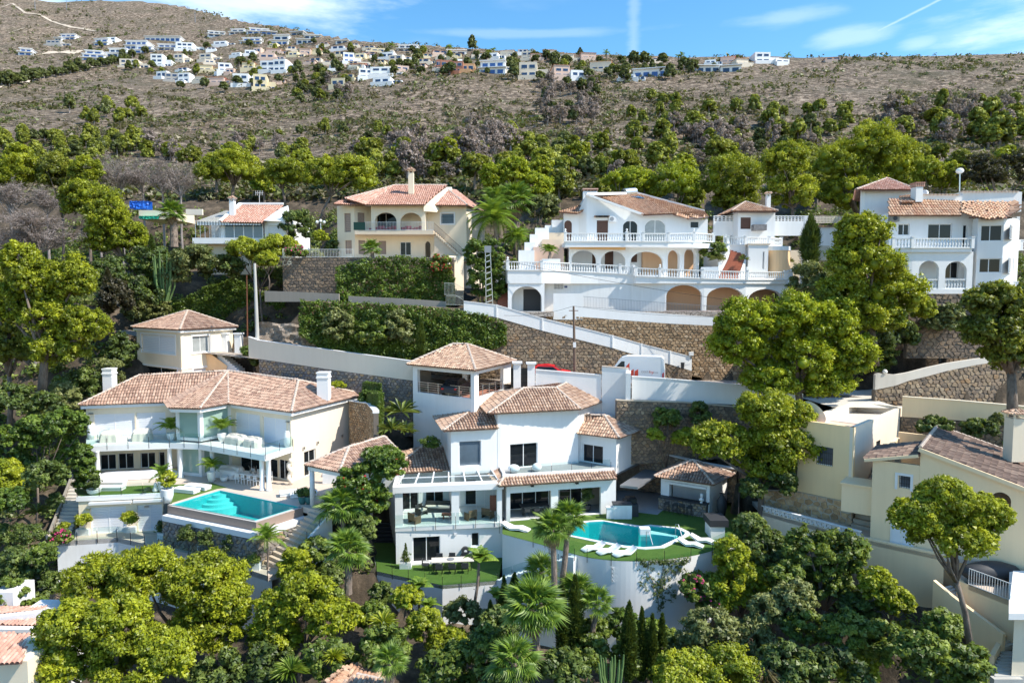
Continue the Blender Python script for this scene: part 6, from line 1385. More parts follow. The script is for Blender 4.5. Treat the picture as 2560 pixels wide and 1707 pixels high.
 wall(H,w4,W(1590),zU,zz(1500,325),QA,[(('f',1465,342,1532,392),'one')]);wall(H,W(1590),(W(1590)[0]+.3,85),zU,zz(1500,325),QA);wall(H,(w2[0],87),(w2[0],79.2),zU,zz(680,142),QA)
 trf(H,[[f(1108,292,78.4),f(1332,282,78.6),f(1060,132,87),f(735,143,82)],[f(1325,284,78.6),f(1447,318,78.4),f(1598,308,78.8),f(1565,268,84.5),f(1055,134,87)]],Qk)
 m=MB();A_,B_,C_,D_=[Ve(v)for v in(f(678,138,79.0),f(1112,292,78.6),f(1060,130,87.2),f(700,130,82))];m.bar(A_,B_,.5,.22);m.bar(C_,Ve(f(1570,266,84.8)),.4,.3);m.bar(A_,C_,.4,.3);m.bar(f(1110,297,78.5),f(1330,290,78.6),.12,.12);m.bar(f(1445,324,78.4),f(1598,314,78.7),.12,.12);m.build('verge',QA,H)
 m=MB();m.bar(f(1110,298,78.3),f(1330,288,78.5),.1,.1);m.bar(f(1445,325,78.3),f(1598,315,78.6),.1,.1);m.build('eave_board',Qn,H)
 trf(H,[[f(472,270,79.3),f(612,280,79.0),f(680,225,82),f(640,222,83)],[f(612,280,79.0),f(640,270,79.1),f(682,240,80.5),f(680,225,82)]],Qk);qr('eave_board',Qn,H,f(478,277,79.4),f(612,286,79.1),.1,.1)
 c=f(712,128,84);qb('chimney',QA,H,c[0]-.9,83.7,c[2]-.8,c[0]+.8,84.5,c[2]+.15);m=MB();m.box(c[0]-1.0,83.6,c[2]+.35,c[0]+.9,84.6,c[2]+.5)
 for i in range(5):m.box(c[0]-.85+i*.4,83.75,c[2]+.151,c[0]-.75+i*.4,84.4,c[2]+.349)
 m.build('chimney_cap',QZ,H)
 m=MB();q0,q1=f(740,305,78.95),f(845,305,78.95)
 for i in range(9):x=q0[0]+(q1[0]-q0[0])*i/9;m.box(x,78.75,q0[2]-.08,x+.34,79.19,q0[2]+.08)
 m.build('door_canopy',Qe1,H)
 ac=empty('air_conditioner',f(880,325,79),'white air conditioner beside the brown shutters of the arched villa','air conditioner');q=Ve(f(880,325,78.9));qb('case',QP,ac,q.x-.42,78.75,q.z-.32,q.x+.42,79.15,q.z+.32);qt('fan_grille',Qd,ac,[(q.x-.12,78.70,q.z),(q.x-.12,78.748,q.z)],.23,14)
 sh=empty('solar_water_heater',f(1000,130,86),'solar water heater with drum and flat panel on the tiled roof ridge','water heater');A_,B_=Ve(f(965,130,85.5)),Ve(f(1045,122,86.5));m=MB();m.tube([A_,B_],.55,16);m.build('drum','steel',sh,False);qt('drum_end',QF,sh,[A_+Ve((-.03,-.05,0)),A_+Ve((.05,.03,0))],.5,16)
 m=MB();k=[Ve(f(1000,152,84.6)),Ve(f(1118,168,84.2)),Ve(f(1080,145,86.2)),Ve(f(985,140,86))];m.add(k+[v-Ve((0,0,.1))for v in k],[(0,1,2,3),(7,6,5,4),(0,4,5,1),(1,5,6,2),(2,6,7,3),(3,7,4,0)]);m.build('panel','solar_glass',sh)
 Hh=empty('garden_hut',(*p(1960,84),4.5),'small white hut with pyramid tile roof and brown door beside the big pine','hut');h=lambda x,Y:p(x,Y);zt_=zz(1950,262,84)
 wall(Hh,h(1818,84),h(2094,84),4.2,zt_,QA,[(('f',1828,312,1922,400),'wood')]);wall(Hh,h(2094,84),(h(2094,84)[0]+.2,89),4.2,zt_,QA);wall(Hh,(h(1818,84)[0],89),h(1818,84),4.2,zt_,QA)
 E_=[f(1780,262,83.2),f(2122,262,83.2)];X0,X1=E_[0][0],E_[1][0];zE=E_[0][2];hiproof(Hh,[(X0,83.2),(X1,83.2),(X1,90),(X0,90)],zE,[((X0+X1)/2,86.6,zz(1950,195,86.6))],Qk);qb('eave_board',Qn,Hh,X0+.1,83.3,zE-.22,X1-.1,83.45,zE-.121)
 q=f(2050,215,86);chm(Hh,q[0],86,q[2]-.6,.5,.5,1.6,QA,'tile')
 bb=empty('bench_counter',f(1980,385,83.6),'grey brown stone barbecue counter beside the hut door','barbecue');m=MB();A_,B_=f(1935,368,83.5),f(2030,412,83.5);m.box(A_[0],83,B_[2],B_[0],83.95,A_[2]);m.build('body',Qx,bb)
 for x0,x1,lab in((1640,1815,'left of the hut'),(2098,2350,'right of the hut')):
  w=empty('breeze_block_wall',f(x0,400,86),'white garden wall topped with pierced blocks, %s'%lab,'wall');A_,B_=f(x0,343,86),f(x1,420,86);qb('wall_base',QA,w,A_[0],86,B_[2]-.5,B_[0],86.25,A_[2]);n=int((B_[0]-A_[0])/.42);T_=f(x0,306,86)[2]
  for i in range(n):
   for j in range(3):
    x=A_[0]+i*(B_[0]-A_[0])/n;s=(B_[0]-A_[0])/n;z=A_[2]+(T_-A_[2])*j/3;hh=(T_-A_[2])/3;m=MB();m.box(x,86,z,x+s*.3,86.2,z+hh);m.box(x+s*.3,86.002,z,x+s,86.198,z+hh*.32);m.build('block',QA,w)
  qb(QC1,QA,w,A_[0],85.95,T_+.001,B_[0],86.3,T_+.1)
 tp=[f(1705,468,79.2),f(1748,475,79),f(1880,480,78.6),f(2060,478,79.2),f(2150,468,81)];tp=[(q[0],q[1],5.65)for q in tp];qp('small_terrace',QA,H,[q[:2]for q in tp]+[(34,86),(24,86)],2.0,5.64);bls('short curved white balustrade in front of the hut',tp[1:],.95)
 S=empty('curved_stairs',f(1740,700,77),'curved red brick staircase with white side walls between the two terraces',QX);cen=[(1785,492,79.5),(1825,540,79.0),(1815,590,78.2),(1790,640,77.4),(1755,700,76.4)];C=[Ve(f(*c))for c in cen]
 cz=[5.6,4.9,4.0,3.0,1.85];n=22;LP=[];RP=[]
 for k in range(n+1):
  t=k/n*4;i=min(3,int(t));q=C[i].lerp(C[i+1],t-i);z=cz[i]+(cz[i+1]-cz[i])*(t-i);dd=(C[i+1]-C[i]);wv=.8+.35*k/n;LP.append((q.x-wv,q.y-.1,z));RP.append((q.x+wv,q.y+.1,z))
 for k in range(n):m=MB();a_,b_=LP[k],RP[k];m.prism([(LP[k+1][0],LP[k+1][1]-.12),(RP[k+1][0],RP[k+1][1]-.12),b_[:2],a_[:2]],a_[2]-1.2,a_[2]);m.build('step','red_step',S)
 m=MB()
 for P_,s in((LP,-1),(RP,1)):
  for k in range(0,n,2):m=MB();a_,b_=P_[k],P_[min(n,k+2)];m.prism([(a_[0]-.13+s*.15,a_[1]),(b_[0]-.13+s*.15,b_[1]),(b_[0]+.13+s*.15,b_[1]+.02),(a_[0]+.13+s*.15,a_[1]+.02)],1.2,[a_[2]+.35,b_[2]+.35,b_[2]+.35,a_[2]+.35]);m.build(QF1,QA,S)
 bls('white balustrade following the left side of the curved stair',[(q[0]-.15,q[1],q[2]+.35)for q in LP[::4]]+[],.85,(0,2,5))
 m=MB();m.prism([p(1545,76.8),p(1680,76.0),p(1700,77.5),p(1600,79)],1.6,3.1).build(QG1,QA,H)
 sh=empty('shed',f(1970,705,77),'white utility shed beside the ochre water tank','shed');A_,B_=f(1905,520,77.5),f(2050,705,77.5);wall(sh,(A_[0],77.5),(B_[0],77.5),1.5,A_[2],QA,[(('f',2010,570,2024,702),'one')]);qb('roof_slab',Qm,sh,A_[0]-.05,77.4,A_[2],B_[0]+.2,81,A_[2]+.15);wall(sh,(B_[0],77.5),(B_[0],81),1.5,A_[2],QA)
 tk=empty('water_tank',f(2125,705,78),'round ochre water tank with white rim','tank');q=f(2122,700,78.6);m=MB();m.lathe((q[0],78.6,1.4),[(1.32,0),(1.32,3.6)],24);m.build('body','ochre_plaster',tk,False);ql('rim',QA,tk,(q[0],78.6,5.001),[(1.38,0),(1.38,.45)],24)
 m=MB();A_=f(2300,560,79);m.box(A_[0],79,1.2,A_[0]+.35,79.4,A_[2]);m.build('end_pillar',QA,H);m=MB();A_,B_=f(2180,560,81),f(2310,630,81);m.box(A_[0],81,1.5,B_[0],81.4,A_[2]);m.build('planter_wall',QD,H)
 for i,(x0,x1,yt,Y,mt)in enumerate(((282,512,535,76.5,'pink_plaster'),(350,512,478,78,Qm),(400,512,428,79.5,Qm),(420,512,385,81,QA))):
  A_=f(x0,yt,Y);B_=f(x1,yt,Y);qb('terrace_block',mt,H,A_[0],Y,2.0,B_[0],Y+1.6,A_[2])
 for i,(x0,x1,yt,Y)in enumerate(((170,290,560,76),(215,300,500,77),(255,320,440,78.2),(295,400,392,79.5),(370,425,372,80.7),(420,512,332,82))):
  A_=f(x0,yt,Y);B_=f(x1,yt,Y);qb('stepped_wall',QA,H,A_[0],Y,1.6,B_[0],Y+1.3,A_[2])
 A_=f(370,585,74.8);qb(QG1,QA,H,f(350,600,74.8)[0],74.8,2.5,f(485,600,74.8)[0],75.8,3.9)
 S=empty(QX,f(45,900,71),'straight red brick stair climbing left of the garage arch',QX)
 for k in range(22):x0,x1=Y2('f',-5+k*2.4,0,71.5)[0],a[0]-.02;qb('step','red_step',S,x0,71.4+k*.28,-4.2,x1,71.72+k*.28,-1.9+k*.205)
 B0,B1=Y2('f',432,1040,71.9),Y2('f',655,1040,71.9)
 pwl('wall','plain white screen wall right of the garage arch',[B0,B1],-2.6,ay(('f',540,885),71.9).z,QA,.25)
 bp=[Y2('f',x,1040,Y)for x,Y in((655,71.9),(1000,72.0),(1300,72.1),(1700,72.4),(1900,73))];tz=[ay(('f',x,y),Y).z for x,y,Y in((655,990,71.9),(1000,1018,72.0),(1300,1040,72.1),(1700,1066,72.4),(1900,1080,73))];bz=[ay(('f',x,y),Y).z for x,y,Y in((655,1062,71.9),(1000,1090,72.0),(1300,1112,72.1),(1700,1132,72.4),(1900,1140,73))]
 pwl('wall','long white base wall under the railing of the arched villa',bp,bz,tz,QA,.3)
 bfn('grey bar railing on the long white base wall',[(b[0],b[1]+.12,z)for b,z in zip(bp,tz)],1.15,.16,Qd)
 o=MB().prism([(b_[0],b_[1]+.05)for b_ in[B0]+bp]+[R[3],R[0],L[0],b2,b,a,(a[0],70.8),(B0[0],71)],zg-.5,zg-.02).build('forecourt',Qg1);tag(o,kind=QK)
 sp=[Y2('f',380,1040,72.0)]+[(b[0],b[1]+.04)for b in bp]+[(26.5,74.5)];swl(QJ,'ochre stone retaining wall below the arched villa',sp,[-2.9,-4.6,-6.2,-8.0,-9.3,-9.6,-9.6],[-1.9]+bz+[bz[-1]],.42,'stone_golden','mortar_tan')
build_arch_villa()
def build_right_white():
 H=empty('house',(40,67,.4),'white two storey house with round bay window and short clay tile roofs, top right','house');h=lambda x,y,Y:Y3('h',x,y,Y);p=lambda x,Y:Y2('h',x,800,Y);z=lambda x,y,Y:h(x,y,Y)[2]
 Yf=66.5;z0,zb=.45,4.35;zt=z(1300,488,Yf)
 wall(H,p(1005,Yf),p(1740,Yf),zb,zt+.2,QA,[(('h',1090,570,1190,670),'slide'),(('h',1355,570,1568,715),'slide'),(('h',1665,578,1705,715),'one',(zb+.03,None))])
 by=[p(1740,66.3),p(1790,65.2),p(2020,64.6),p(2120,65.4),p(2160,68)]
 def baywall(a,b,s):wall(H,a,b,-.2,z(1860,515,65),QA,s)
 wall(H,(p(1005,Yf)[0],70.1),p(1005,Yf),z0,zt+.2,QA);baywall(by[0],by[1],[]);baywall(by[1],by[2],[(('h',1800,582,2018,722),'slide'),(('h',1793,878,2003,1003),'slide')]);baywall(by[2],by[3],[]);baywall(by[3],by[4],[(('h',2105,580,2128,710),'one'),(('h',2092,870,2118,1010),'one')])
 wall(H,by[4],(by[4][0]+.5,76),0,zt,QA)
 tz_=z(880,268,70);wall(H,p(748,70),p(1225,70),z0,tz_,QA);wall(H,(p(748,76)[0],76),p(748,70),z0,tz_,QA);wall(H,p(1225,70),(p(1225,70)[0],76),z0,tz_,QA)
 a,b=h(718,264,69.3),h(1245,264,69.3);hiproof(H,[(a[0],69.3),(b[0],69.3),(b[0]*1.09,77),(a[0]*1.105,77)],a[2],[((a[0]+b[0])/2*1.045+.4,73,z(1005,165,73))],QZ)
 trf(H,[[h(1000,490,65.9),h(1650,490,65.9),h(1645,372,67.6),h(1005,345,67.6)],[h(1110,380,66.9),h(1222,378,66.9),h(1222,315,69),h(1110,330,69)]],Qk,tw=.27)
 trf(H,[[h(1662,462,66.0),h(1760,500,65.0),h(1735,372,67.2),h(1655,372,67.4)],[h(1760,500,65.0),h(1880,524,64.2),h(2050,512,64.0),h(2085,375,67.0),h(1735,372,67.2)],[h(2050,512,64.0),h(2170,440,65.6),h(2160,372,67.6),h(2085,375,67.0)]],Qk,tw=.27)
 m=MB()
 for x in(1745,1815,1860,1930,2000,2070):q=h(x,520,64.7);m.bar((q[0],64.3,q[2]-.02),(q[0]+.02,65.1,q[2]+.1),.1,.12)
 m.build('rafter_ends',Qn,H)
 m=MB();A_,B_=h(1290,315,67.8),h(1645,372,67.8);m.box(A_[0],67.6,B_[2]-.8,B_[0],68,A_[2]);m.build(QE1,QA,H);m=MB();A_,B_=h(1648,288,67.9),h(2168,372,67.9);m.prism([(A_[0],67.7),(B_[0],67.6),(B_[0]+.6,71),(A_[0],71)],B_[2]-1,A_[2]);m.build(QE1,QA,H)
 for nm,(xa,xb,yy,Y)in(('a',(1650,2165,286,67.6)),('b',(1300,1640,312,67.5))):
  A_,B_=h(xa,yy,Y),h(xb,yy,Y);n=int((B_[0]-A_[0])/.35);m=MB()
  for i in range(n):x=A_[0]+(B_[0]-A_[0])*i/n;m.box(x,Y-.12,A_[2],x+.27,Y+.35,A_[2]+.09)
  m.build('coping_tiles',Qw,H)
 m=MB();A_,B_=h(1228,245,67.4),h(1285,378,67.4);m.box(A_[0],67,B_[2],B_[0],67.9,A_[2]);A_,B_=h(1222,212,67.4),h(1300,243,67.4);ch=m.build('chimney',QA,H);m=MB()
 for i in range(5):x=A_[0]+(B_[0]-A_[0])*i/4.6;m.box(x,66.95,B_[2]+.001,x+.14,67.9,A_[2])
 m.box(A_[0]-.05,66.9,A_[2]+.001,B_[0]+.05,68,A_[2]+.08);m.build('chimney_cap',QZ,ch)
 c0,c1,c2=p(1040,64.9),p(1210,64.6),p(1745,64.6);m=MB();m.prism([c0,c1,c2,p(1745,66.6),p(1005,66.6)],zb-.35,zb).build('balcony',QA,H)
 bls('white balcony balustrade of the house at top right, beside the tall pine',[(*c0,zb),(*c1,zb),(*c2,zb)],.95)
 wall(H,p(1030,65),p(1215,64.8),z0,zb-.3,QA,[(('h',1050,885,1180,1100,.45),None,(z0+.1,None))],th=.35);wall(H,p(1215,64.8),p(1760,64.8),z0,zb-.3,QA,[(('h',1272,898,1450,1130,.45),None,(z0+.1,None)),(('h',1508,903,1698,1132,.45),None,(z0+.1,None))],th=.35)
 wall(H,p(1030,67),p(1760,67),z0,zb-.3,QA,direct=[((5.2,6.6,1.6,3.2),'slide'),((8.4,9.6,z0+.1,2.8),'one')])
 m=MB();m.prism([p(1030,64.9),p(1770,64.7),p(1760,67),p(1030,67)],z0-.35,z0+.08).build('porch_floor',QA,H)
 for xa,xb in((1275,1448),(1510,1697)):bls('white balustrade in the %s porch arch of the house at top right'%('left' if xa<1400 else 'right'),[(*p(xa,64.95),z0+.09),(*p(xb,64.95),z0+.09)],.95,())
 bls('white balustrade right of the round bay at the frame edge',[(*p(2180,70),4.5),(*p(2320,70),4.5)],.95);bls('white balustrade low beside the round bay window',[(*p(1930,63.6),.2),(*p(2150,64.5),.2)],.9)
 swl(QJ,'brown stone base wall of the house at top right',[p(1195,64.5),p(1790,64.4),p(2100,64.6)],-6,[z0-.36,z0-.36,-.2],.5,QK1)
 CAPS.append(([p(740,64.6),p(2170,64.3),(50,76),(32,76)],-.6))
 lp=empty('street_lamp',h(1640,300,72),'round white street lamp behind the house at top right','lamp');A_,B_=Ve(h(1640,330,72)),Ve(h(1636,125,72));qr('pole','steel',lp,A_-Ve((0,0,3)),B_,.1);m=MB();m.ball(B_+Ve((0,0,.3)),.38,12,8,(1,1,.8));m.build('globe',Qu,lp,True)
 d=empty('satellite_dish',h(1320,300,68.5),'small white satellite dish behind the parapet','dish');q=h(1322,300,68.5);qt('dish',QP,d,[(q[0],68.5,q[2]),(q[0]-.15,68.35,q[2]+.05)],[.38,.3],12)
 ac=empty('air_conditioner',h(1050,520,66),'grey air conditioner under the clay eave of the house at top right','air conditioner');q=h(1050,522,66.2);qb('case',Qc,ac,q[0]-.4,65.95,q[2]-.3,q[0]+.4,66.48,q[2]+.3);qt('fan_grille',QF,ac,[(q[0],65.9,q[2]),(q[0],65.948,q[2])],.2,12)
 w=empty('garden_wall',h(360,700,76),'white garden wall with tile coping and lattice left of the tall pine','wall');A_,B_=h(345,598,76),h(640,730,76);qb('wall_panel',QA,w,A_[0],76,B_[2]-1,B_[0],76.3,A_[2]);m=MB()
 A_,B_=h(320,505,77),h(600,562,77);n=22
 for i in range(n+1):x=A_[0]+(B_[0]-A_[0])*i/n;m.box(x,77,B_[2],x+.06,77.06,A_[2])
 for j in range(5):zz_=B_[2]+(A_[2]-B_[2])*j/4;m.box(A_[0],76.99,zz_,B_[0],77.07,zz_+.06)
 tag(m.build('lattice',QS,w),kind='stuff');m=MB();A_,B_=h(340,565,76),h(560,598,76);n=20
 for i in range(n):x=A_[0]+(B_[0]-A_[0])*i/n;m.box(x,75.7,B_[2],x+.2,76.6,B_[2]+.14);
 m.build('coping_tiles',Qk,w)
 m=MB();A_=h(265,505,76.5);m.box(A_[0]-.1,76.4,2,A_[0]+.5,76.9,A_[2]);tag(m.build('gate_post',QA),'white square gate post beside the small cypress','gate post')
 S=empty(QD1,h(380,850,72),'pale narrow garden steps behind the tall pine','steps')
 for k in range(9):q=h(355+2*k,860-k*12,71+k*.35);qb('step',Qm,S,q[0],q[1],q[2]-.4,q[0]+1.3,q[1]+.4,q[2])
build_right_white()
# houses on the right and in the corners
def build_right_block():
 H=empty('garage_block',(25.6,50.5,-15.4),'tall yellow flat roofed block with satellite dish and barred window','building');zt=-9.75
 A,B,C,D=xy(az(('7',330,782),zt)),xy(az(('7',805,845),zt)),xy(az(('7',1230,668),zt)),(30.5,63.5);D=(A[0]+C[0]-B[0],A[1]+C[1]-B[1])
 wall(H,A,B,-15.4,zt,'yellow_plaster',[(('7',482,1010,622,1170),'bars')],th=.3);wall(H,B,C,-15.4,zt,QS,[(('7',988,960,1022,1140),'bars')],th=.3);wall(H,C,D,-12,zt-.02,QS,th=.3);wall(H,D,A,-15,zt,QS,th=.3)
 m=MB();m.prism(inset([A,B,C,D]),zt-1.1,zt-.85).build('roof_deck','pink_plaster',H);m=MB();m.prism(inset([lerp2(A,D,.45),lerp2(B,C,.45),lerp2(B,C,.98),lerp2(A,D,.98)],.2),zt-.849,zt-.8).build('deck_screed',Qj,H)
 s0=off(A,B,.08);swl('stone_base','golden brown stone base under the yellow block',[xy(az(('8',20,350),-17.2)),s0[0],s0[1],off(B,C,.05)[0]],-17.6,[-15.9,-15.42,-15.42,-15.42],.55,'stone_amber',Qo)
 d=empty('satellite_dish',(*az(('7',540,800),zt),zt-.8),'big white satellite dish on the flat roof of the yellow block','dish');c=Ve((24.2,54.2,zt+.35));nrm=Ve((.75,.35,.55)).normalized();x=nrm.cross(Ve((0,0,1))).normalized();y=x.cross(nrm);m=MB();vs=[];fs=[];rings=5;seg=24
 for r_ in range(rings+1):
  rr=1.15*r_/rings
  for k in range(seg):a=2*math.pi*k/seg;vs.append(c+x*(rr*math.cos(a)*.9)+y*rr*math.sin(a)-nrm*(.35*(1-(r_/rings)**2)))
 for r_ in range(rings):
  for k in range(seg):fs.append((r_*seg+k,r_*seg+(k+1)%seg,(r_+1)*seg+(k+1)%seg,(r_+1)*seg+k))
 m.add(vs,fs);m.build('reflector',QP,d,True);m=MB();m.tube([c-nrm*.35,(c.x,c.y,zt-.8)],.05,6);m.tube([c-nrm*.3,c+nrm*.7],.02,5);m.build('mount',QP,d)
 S=empty(QX,(26.5,49,-17),'narrow stone steps between the yellow block and the yellow house',QX);e=Ve((C[0]-B[0],C[1]-B[1])).normalized();n=Ve((e.y,-e.x))
 for k in range(16):q=Ve(B)+n*.1+e*(k*.42-.8);qp('step',Qo,S,[xy(q),xy(q+n*1.6),xy(q+n*1.6+e*.44),xy(q+e*.44)],-18,-17.2+k*.3)
 CAPS.append(([A,B,C,D],-17.5))
 p=(25.25,47.1);dr=Ve((.79,-.61));q=(p[0]+dr.x*13,p[1]+dr.y*13);nb=Ve((-dr.y,dr.x));H2=empty('house',(27,45,-17),'yellow house with dark brown tiled gable roof and white window frames, right','house')
 ua,za=onwall(p,q,('7',1370,1030));ub,zb=onwall(p,q,('7',2240,1360));_,zl=onwall(p,q,('7',1200,1150));mid=(p[0]+dr.x*ua,p[1]+dr.y*ua);zq=zb+(zb-za)/(ub-ua)*(13-ub)
 wall(H2,p,mid,-17.6,zl,QT,[(('7',1185,1250,1295,1365),'bars')])
 wall(H2,mid,q,-20.5,za,QT,[(('7',1630,1325,1705,1420),'bars'),(('7',1968,1398,2140,1560,.5),None)],z1b=zq)
 u0,u1,z_0,z_1,_=pxop(p,q,('8',912,428,1078,652));fr,L=frame(p,q);m=MB();m.fbox(fr,u0,-.06,z_0,u1,-.003,z_1);dd=m.build('door_frame',QC,H2)
 for k in range(2):m=MB();w=(u1-u0-.36)/2;m.fbox(fr,u0+.12+k*(w+.12),-.09,z_0+.1,u0+.12+k*(w+.12)+w,-.062,z_1-.12);m.build('door_panel',QX1,dd)
 for pix in(('7',1150,1238,1305,1380),('7',1615,1310,1722,1430)):
  u0,u1,z_0,z_1,_=pxop(p,q,pix);m=MB();t=.16
  for a_,b_,c_,d_ in((u0,z_0,u0+t,z_1),(u1-t,z_0,u1,z_1),(u0+t,z_1-t,u1-t,z_1)):m.fbox(fr,a_,-.05,b_,c_,-.003,d_)
  m.build('window_surround',QC,H2)
 W=9.5;bk=lambda P_,z:(P_[0]+nb.x*W,P_[1]+nb.y*W,z);fo=lambda u,z,o=-.15:(p[0]+dr.x*u+nb.x*o,p[1]+dr.y*u+nb.y*o,z)
 wall(H2,(p[0]+nb.x*W,p[1]+nb.y*W),p,-17,zl,QT);sl=(za-zq)/(13-ua)
 rp=[fo(13,zq+.1),fo(13,zq+.1,W),fo(ua,za+.1,W),fo(ua,za+.1)];R=Roof(.22,.40);R.plane([rp[0],rp[1],rp[2],rp[3]]);R.hip(rp[3],rp[2],.14);R.hip(rp[2],rp[1],.12);R.build(H2,Qe1)
 trf(H2,[[fo(-.45,zl+.0),fo(-.45,zl+.0,5),fo(ua,za-.35,5),fo(ua,za-.35)]],Qe1)
 m=MB();m.bar(fo(ua-.1,za+.0,-.2),fo(13,zq-.0,-.2),.14,.26);m.bar(fo(-.5,zl-.1,-.2),fo(ua-.1,za-.45,-.2),.12,.2);m.build('verge',QT,H2)
 c=ay(('7',2172,1080),47);chm(H2,c.x,47,c.z-.4,1.05,.9,3.0,QD,'tile')
 m=MB();fr,L=frame(p,q);m.fbox(fr,-2.0,.3,-15.6,-.02,2.3,-13.6);m.fbox(fr,-2.1,.2,-13.6,-.02,2.4,-13.5);m.build('side_bay',QT,H2)
 w=pwl('wall','cream garden wall behind the yellow house gable',[xy(az(('7',1180,885),-11.2)),xy(az(('7',1560,930),-11.2))],-14.5,-11.2,QT)
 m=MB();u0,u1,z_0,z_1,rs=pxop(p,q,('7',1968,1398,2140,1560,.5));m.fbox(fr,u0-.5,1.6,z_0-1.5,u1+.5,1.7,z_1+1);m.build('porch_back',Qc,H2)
 zt_=-17.1;T0,T1,T2=xy(az(('8',10,400),zt_)),xy(az(('8',610,560),zt_)),xy(az(('8',740,590),zt_))
 T0,T1=xy(az(('8',8,385),zt_)),xy(az(('8',700,575),zt_));T3=xy(az(('8',1290,702),zt_))
 o=MB().prism([T0,T1,T3,(31.5,42.5),(30,50),(24,56),(20,56)],zt_-.3,zt_-.02).build('paved_terrace',Qp);tag(o,kind=QK);CAPS.append(([T0,T1,T3,(33,41),(36,45),(30,55),(19,56)],zt_-1.2))
 w=pwl(QJ,'cream terrace wall topped with pierced white blocks, left of the yellow house',[T0,T1],[zt_-1.6,zt_-1.6],[zt_+.05,zt_+.05],QD);frt,Lt=frame(T0,T1);n=int(Lt/.36)
 for i in range(n):
  u=i*Lt/n;s_=Lt/n;m=MB();m.fbox(frt,u,0,zt_+.052,u+s_*.25,.2,zt_+.42);m.bar(P3(frt,u+s_*.25,.1,zt_+.08),P3(frt,u+s_,.1,zt_+.4),.05,.1);m.bar(P3(frt,u+s_*.25,.103,zt_+.4),P3(frt,u+s_,.103,zt_+.08),.05,.1);m.build('pierced_block',QA,w)
 qf(QC1,QA,w,frt,0,-.04,zt_+.421,Lt,.24,zt_+.5)
 swl(QJ,'stone foot under the cream terrace wall, right of the centre',[(T0[0],T0[1]+.02),(T1[0],T1[1]+.02)],-21.5,zt_-1.6,.5,Qf,th=.3)
 pwl(QJ,'tall plain cream wall below the blue door of the yellow house',[T1,T3],-24,zt_+.1,QT,.3)
 s0=ay(('8',1212,868),42.5);s1=ay(('8',1700,1245),38.5);S=empty(QX,(s0 .x,42.5,s0 .z),'cream walled outside stair descending along the yellow terrace wall',QX)
 m=MB();th0=2.0;fr_,L_=frame((s0 .x,s0 .y),(s1 .x,s1 .y));m.add([P3(fr_,0,0,s0 .z-2.1),P3(fr_,1.2,0,s0 .z-2.3),P3(fr_,L_,0,s1 .z-1.9),P3(fr_,L_,0,s1 .z),P3(fr_,1.2,0,s0 .z-.5),P3(fr_,0,0,s0 .z)]+[P3(fr_,0,.25,s0 .z-2.1),P3(fr_,1.2,.25,s0 .z-2.3),P3(fr_,L_,.25,s1 .z-1.9),P3(fr_,L_,.25,s1 .z),P3(fr_,1.2,.25,s0 .z-.5),P3(fr_,0,.25,s0 .z)],[(0,1,2,3,4,5),(11,10,9,8,7,6)]+[(i,(i+1)%6,6+(i+1)%6,6+i)for i in range(6)]);m.build(QF1,QT,S)
 for k in range(20):z=s0 .z-.6+(s1 .z-s0 .z-.3)*k/20;qf('step',Qj,S,fr_,L_*k/20,.26,z-.6,L_*(k+1)/20,1.7,z)
 V0,V1=xy(az(('8',1460,905),-21.3)),xy(az(('8',1848,968),-21.3));V0=(s0 .x+1.5+1.2,41.2);pwl(QJ,'cream wall under the railed terrace at the right edge',[xy(ay(('8',1380,860),42.3)),xy(ay(('8',1460,900),41.5)),xy(ay(('8',1860,965),38.5))],-26,[ay(('8',1460,900),41.5).z]*3,QT)
 zr=ay(('8',1460,900),41.5).z;pr=[xy(ay(('8',1460,900),41.5)),xy(ay(('8',1860,965),38.5))];o=MB().prism([pr[0],pr[1],(37,42),(33,45),(29,45)],zr-.3,zr+.0).build('lower_porch_floor',Qp);tag(o,kind=QK);CAPS.append(([pr[0],pr[1],(40,40),(34,46),(28,46)],zr-1.5))
 bfn('white bar railing on the terrace at the right edge',[(pr[0][0],pr[0][1],zr),(pr[1][0],pr[1][1],zr)],1.05,.15)
 m=MB();c=ay(('8',1660,800),41.5);m.ball((c.x,42,zr+.6),1.0,12,7,(1.9,.8,.7));tag(m.build('covered_boat',QF,None,True),'dark tarpaulin covered heap on the railed terrace','covered object')
 s2=ay(('8',1640,1400),37.5);pwl('stair_wall','short cream wall end at the foot of the stair, lower right',[xy(ay(('8',1638,1480),37.6)),xy(ay(('8',1725,1300),39.4))],-27,[ay(('8',1638,1395),37.6).z,ay(('8',1725,1245),39.4).z],QT)
 C1=empty('building',(34,36,-22),'pale building corner with flat white roof edge at the lower right frame edge','building');x0=ay(('8',1780,1140),36.5)
 qp('wall',QD,C1,[(x0 .x,36.5),(x0 .x+8,36.5),(x0 .x+11,41),(x0 .x*41/36.5+.1,41)],-30,x0 .z);m=MB();r0=ay(('8',1742,1100),35.8);m.prism([(r0 .x,35.8),(r0 .x+8,35.8),(r0 .x+11,41.5),(r0 .x*41.5/35.8-.1,41.5)],r0 .z-.35,r0 .z);m.build('roof_slab',QA,C1);m=MB();r1=ay(('8',1752,975),37.5);m.prism([(r1 .x,37.5),(r1 .x+8,37.5),(r1 .x+9,41),(r1 .x*41/37.5+.1,41)],r0 .z+.001,r1 .z);m.build('upper_wall',Qb,C1)
 S=empty(QX,(34,36,-25),'grey steps in the lower right corner',QX)
 for k in range(9):q=ay(('8',1640+k*8,1560-k*22),36.2+k*.25);qb('step','concrete',S,q.x,q.y,q.z-.5,q.x+1.6,q.y+.35,q.z)
build_right_block()
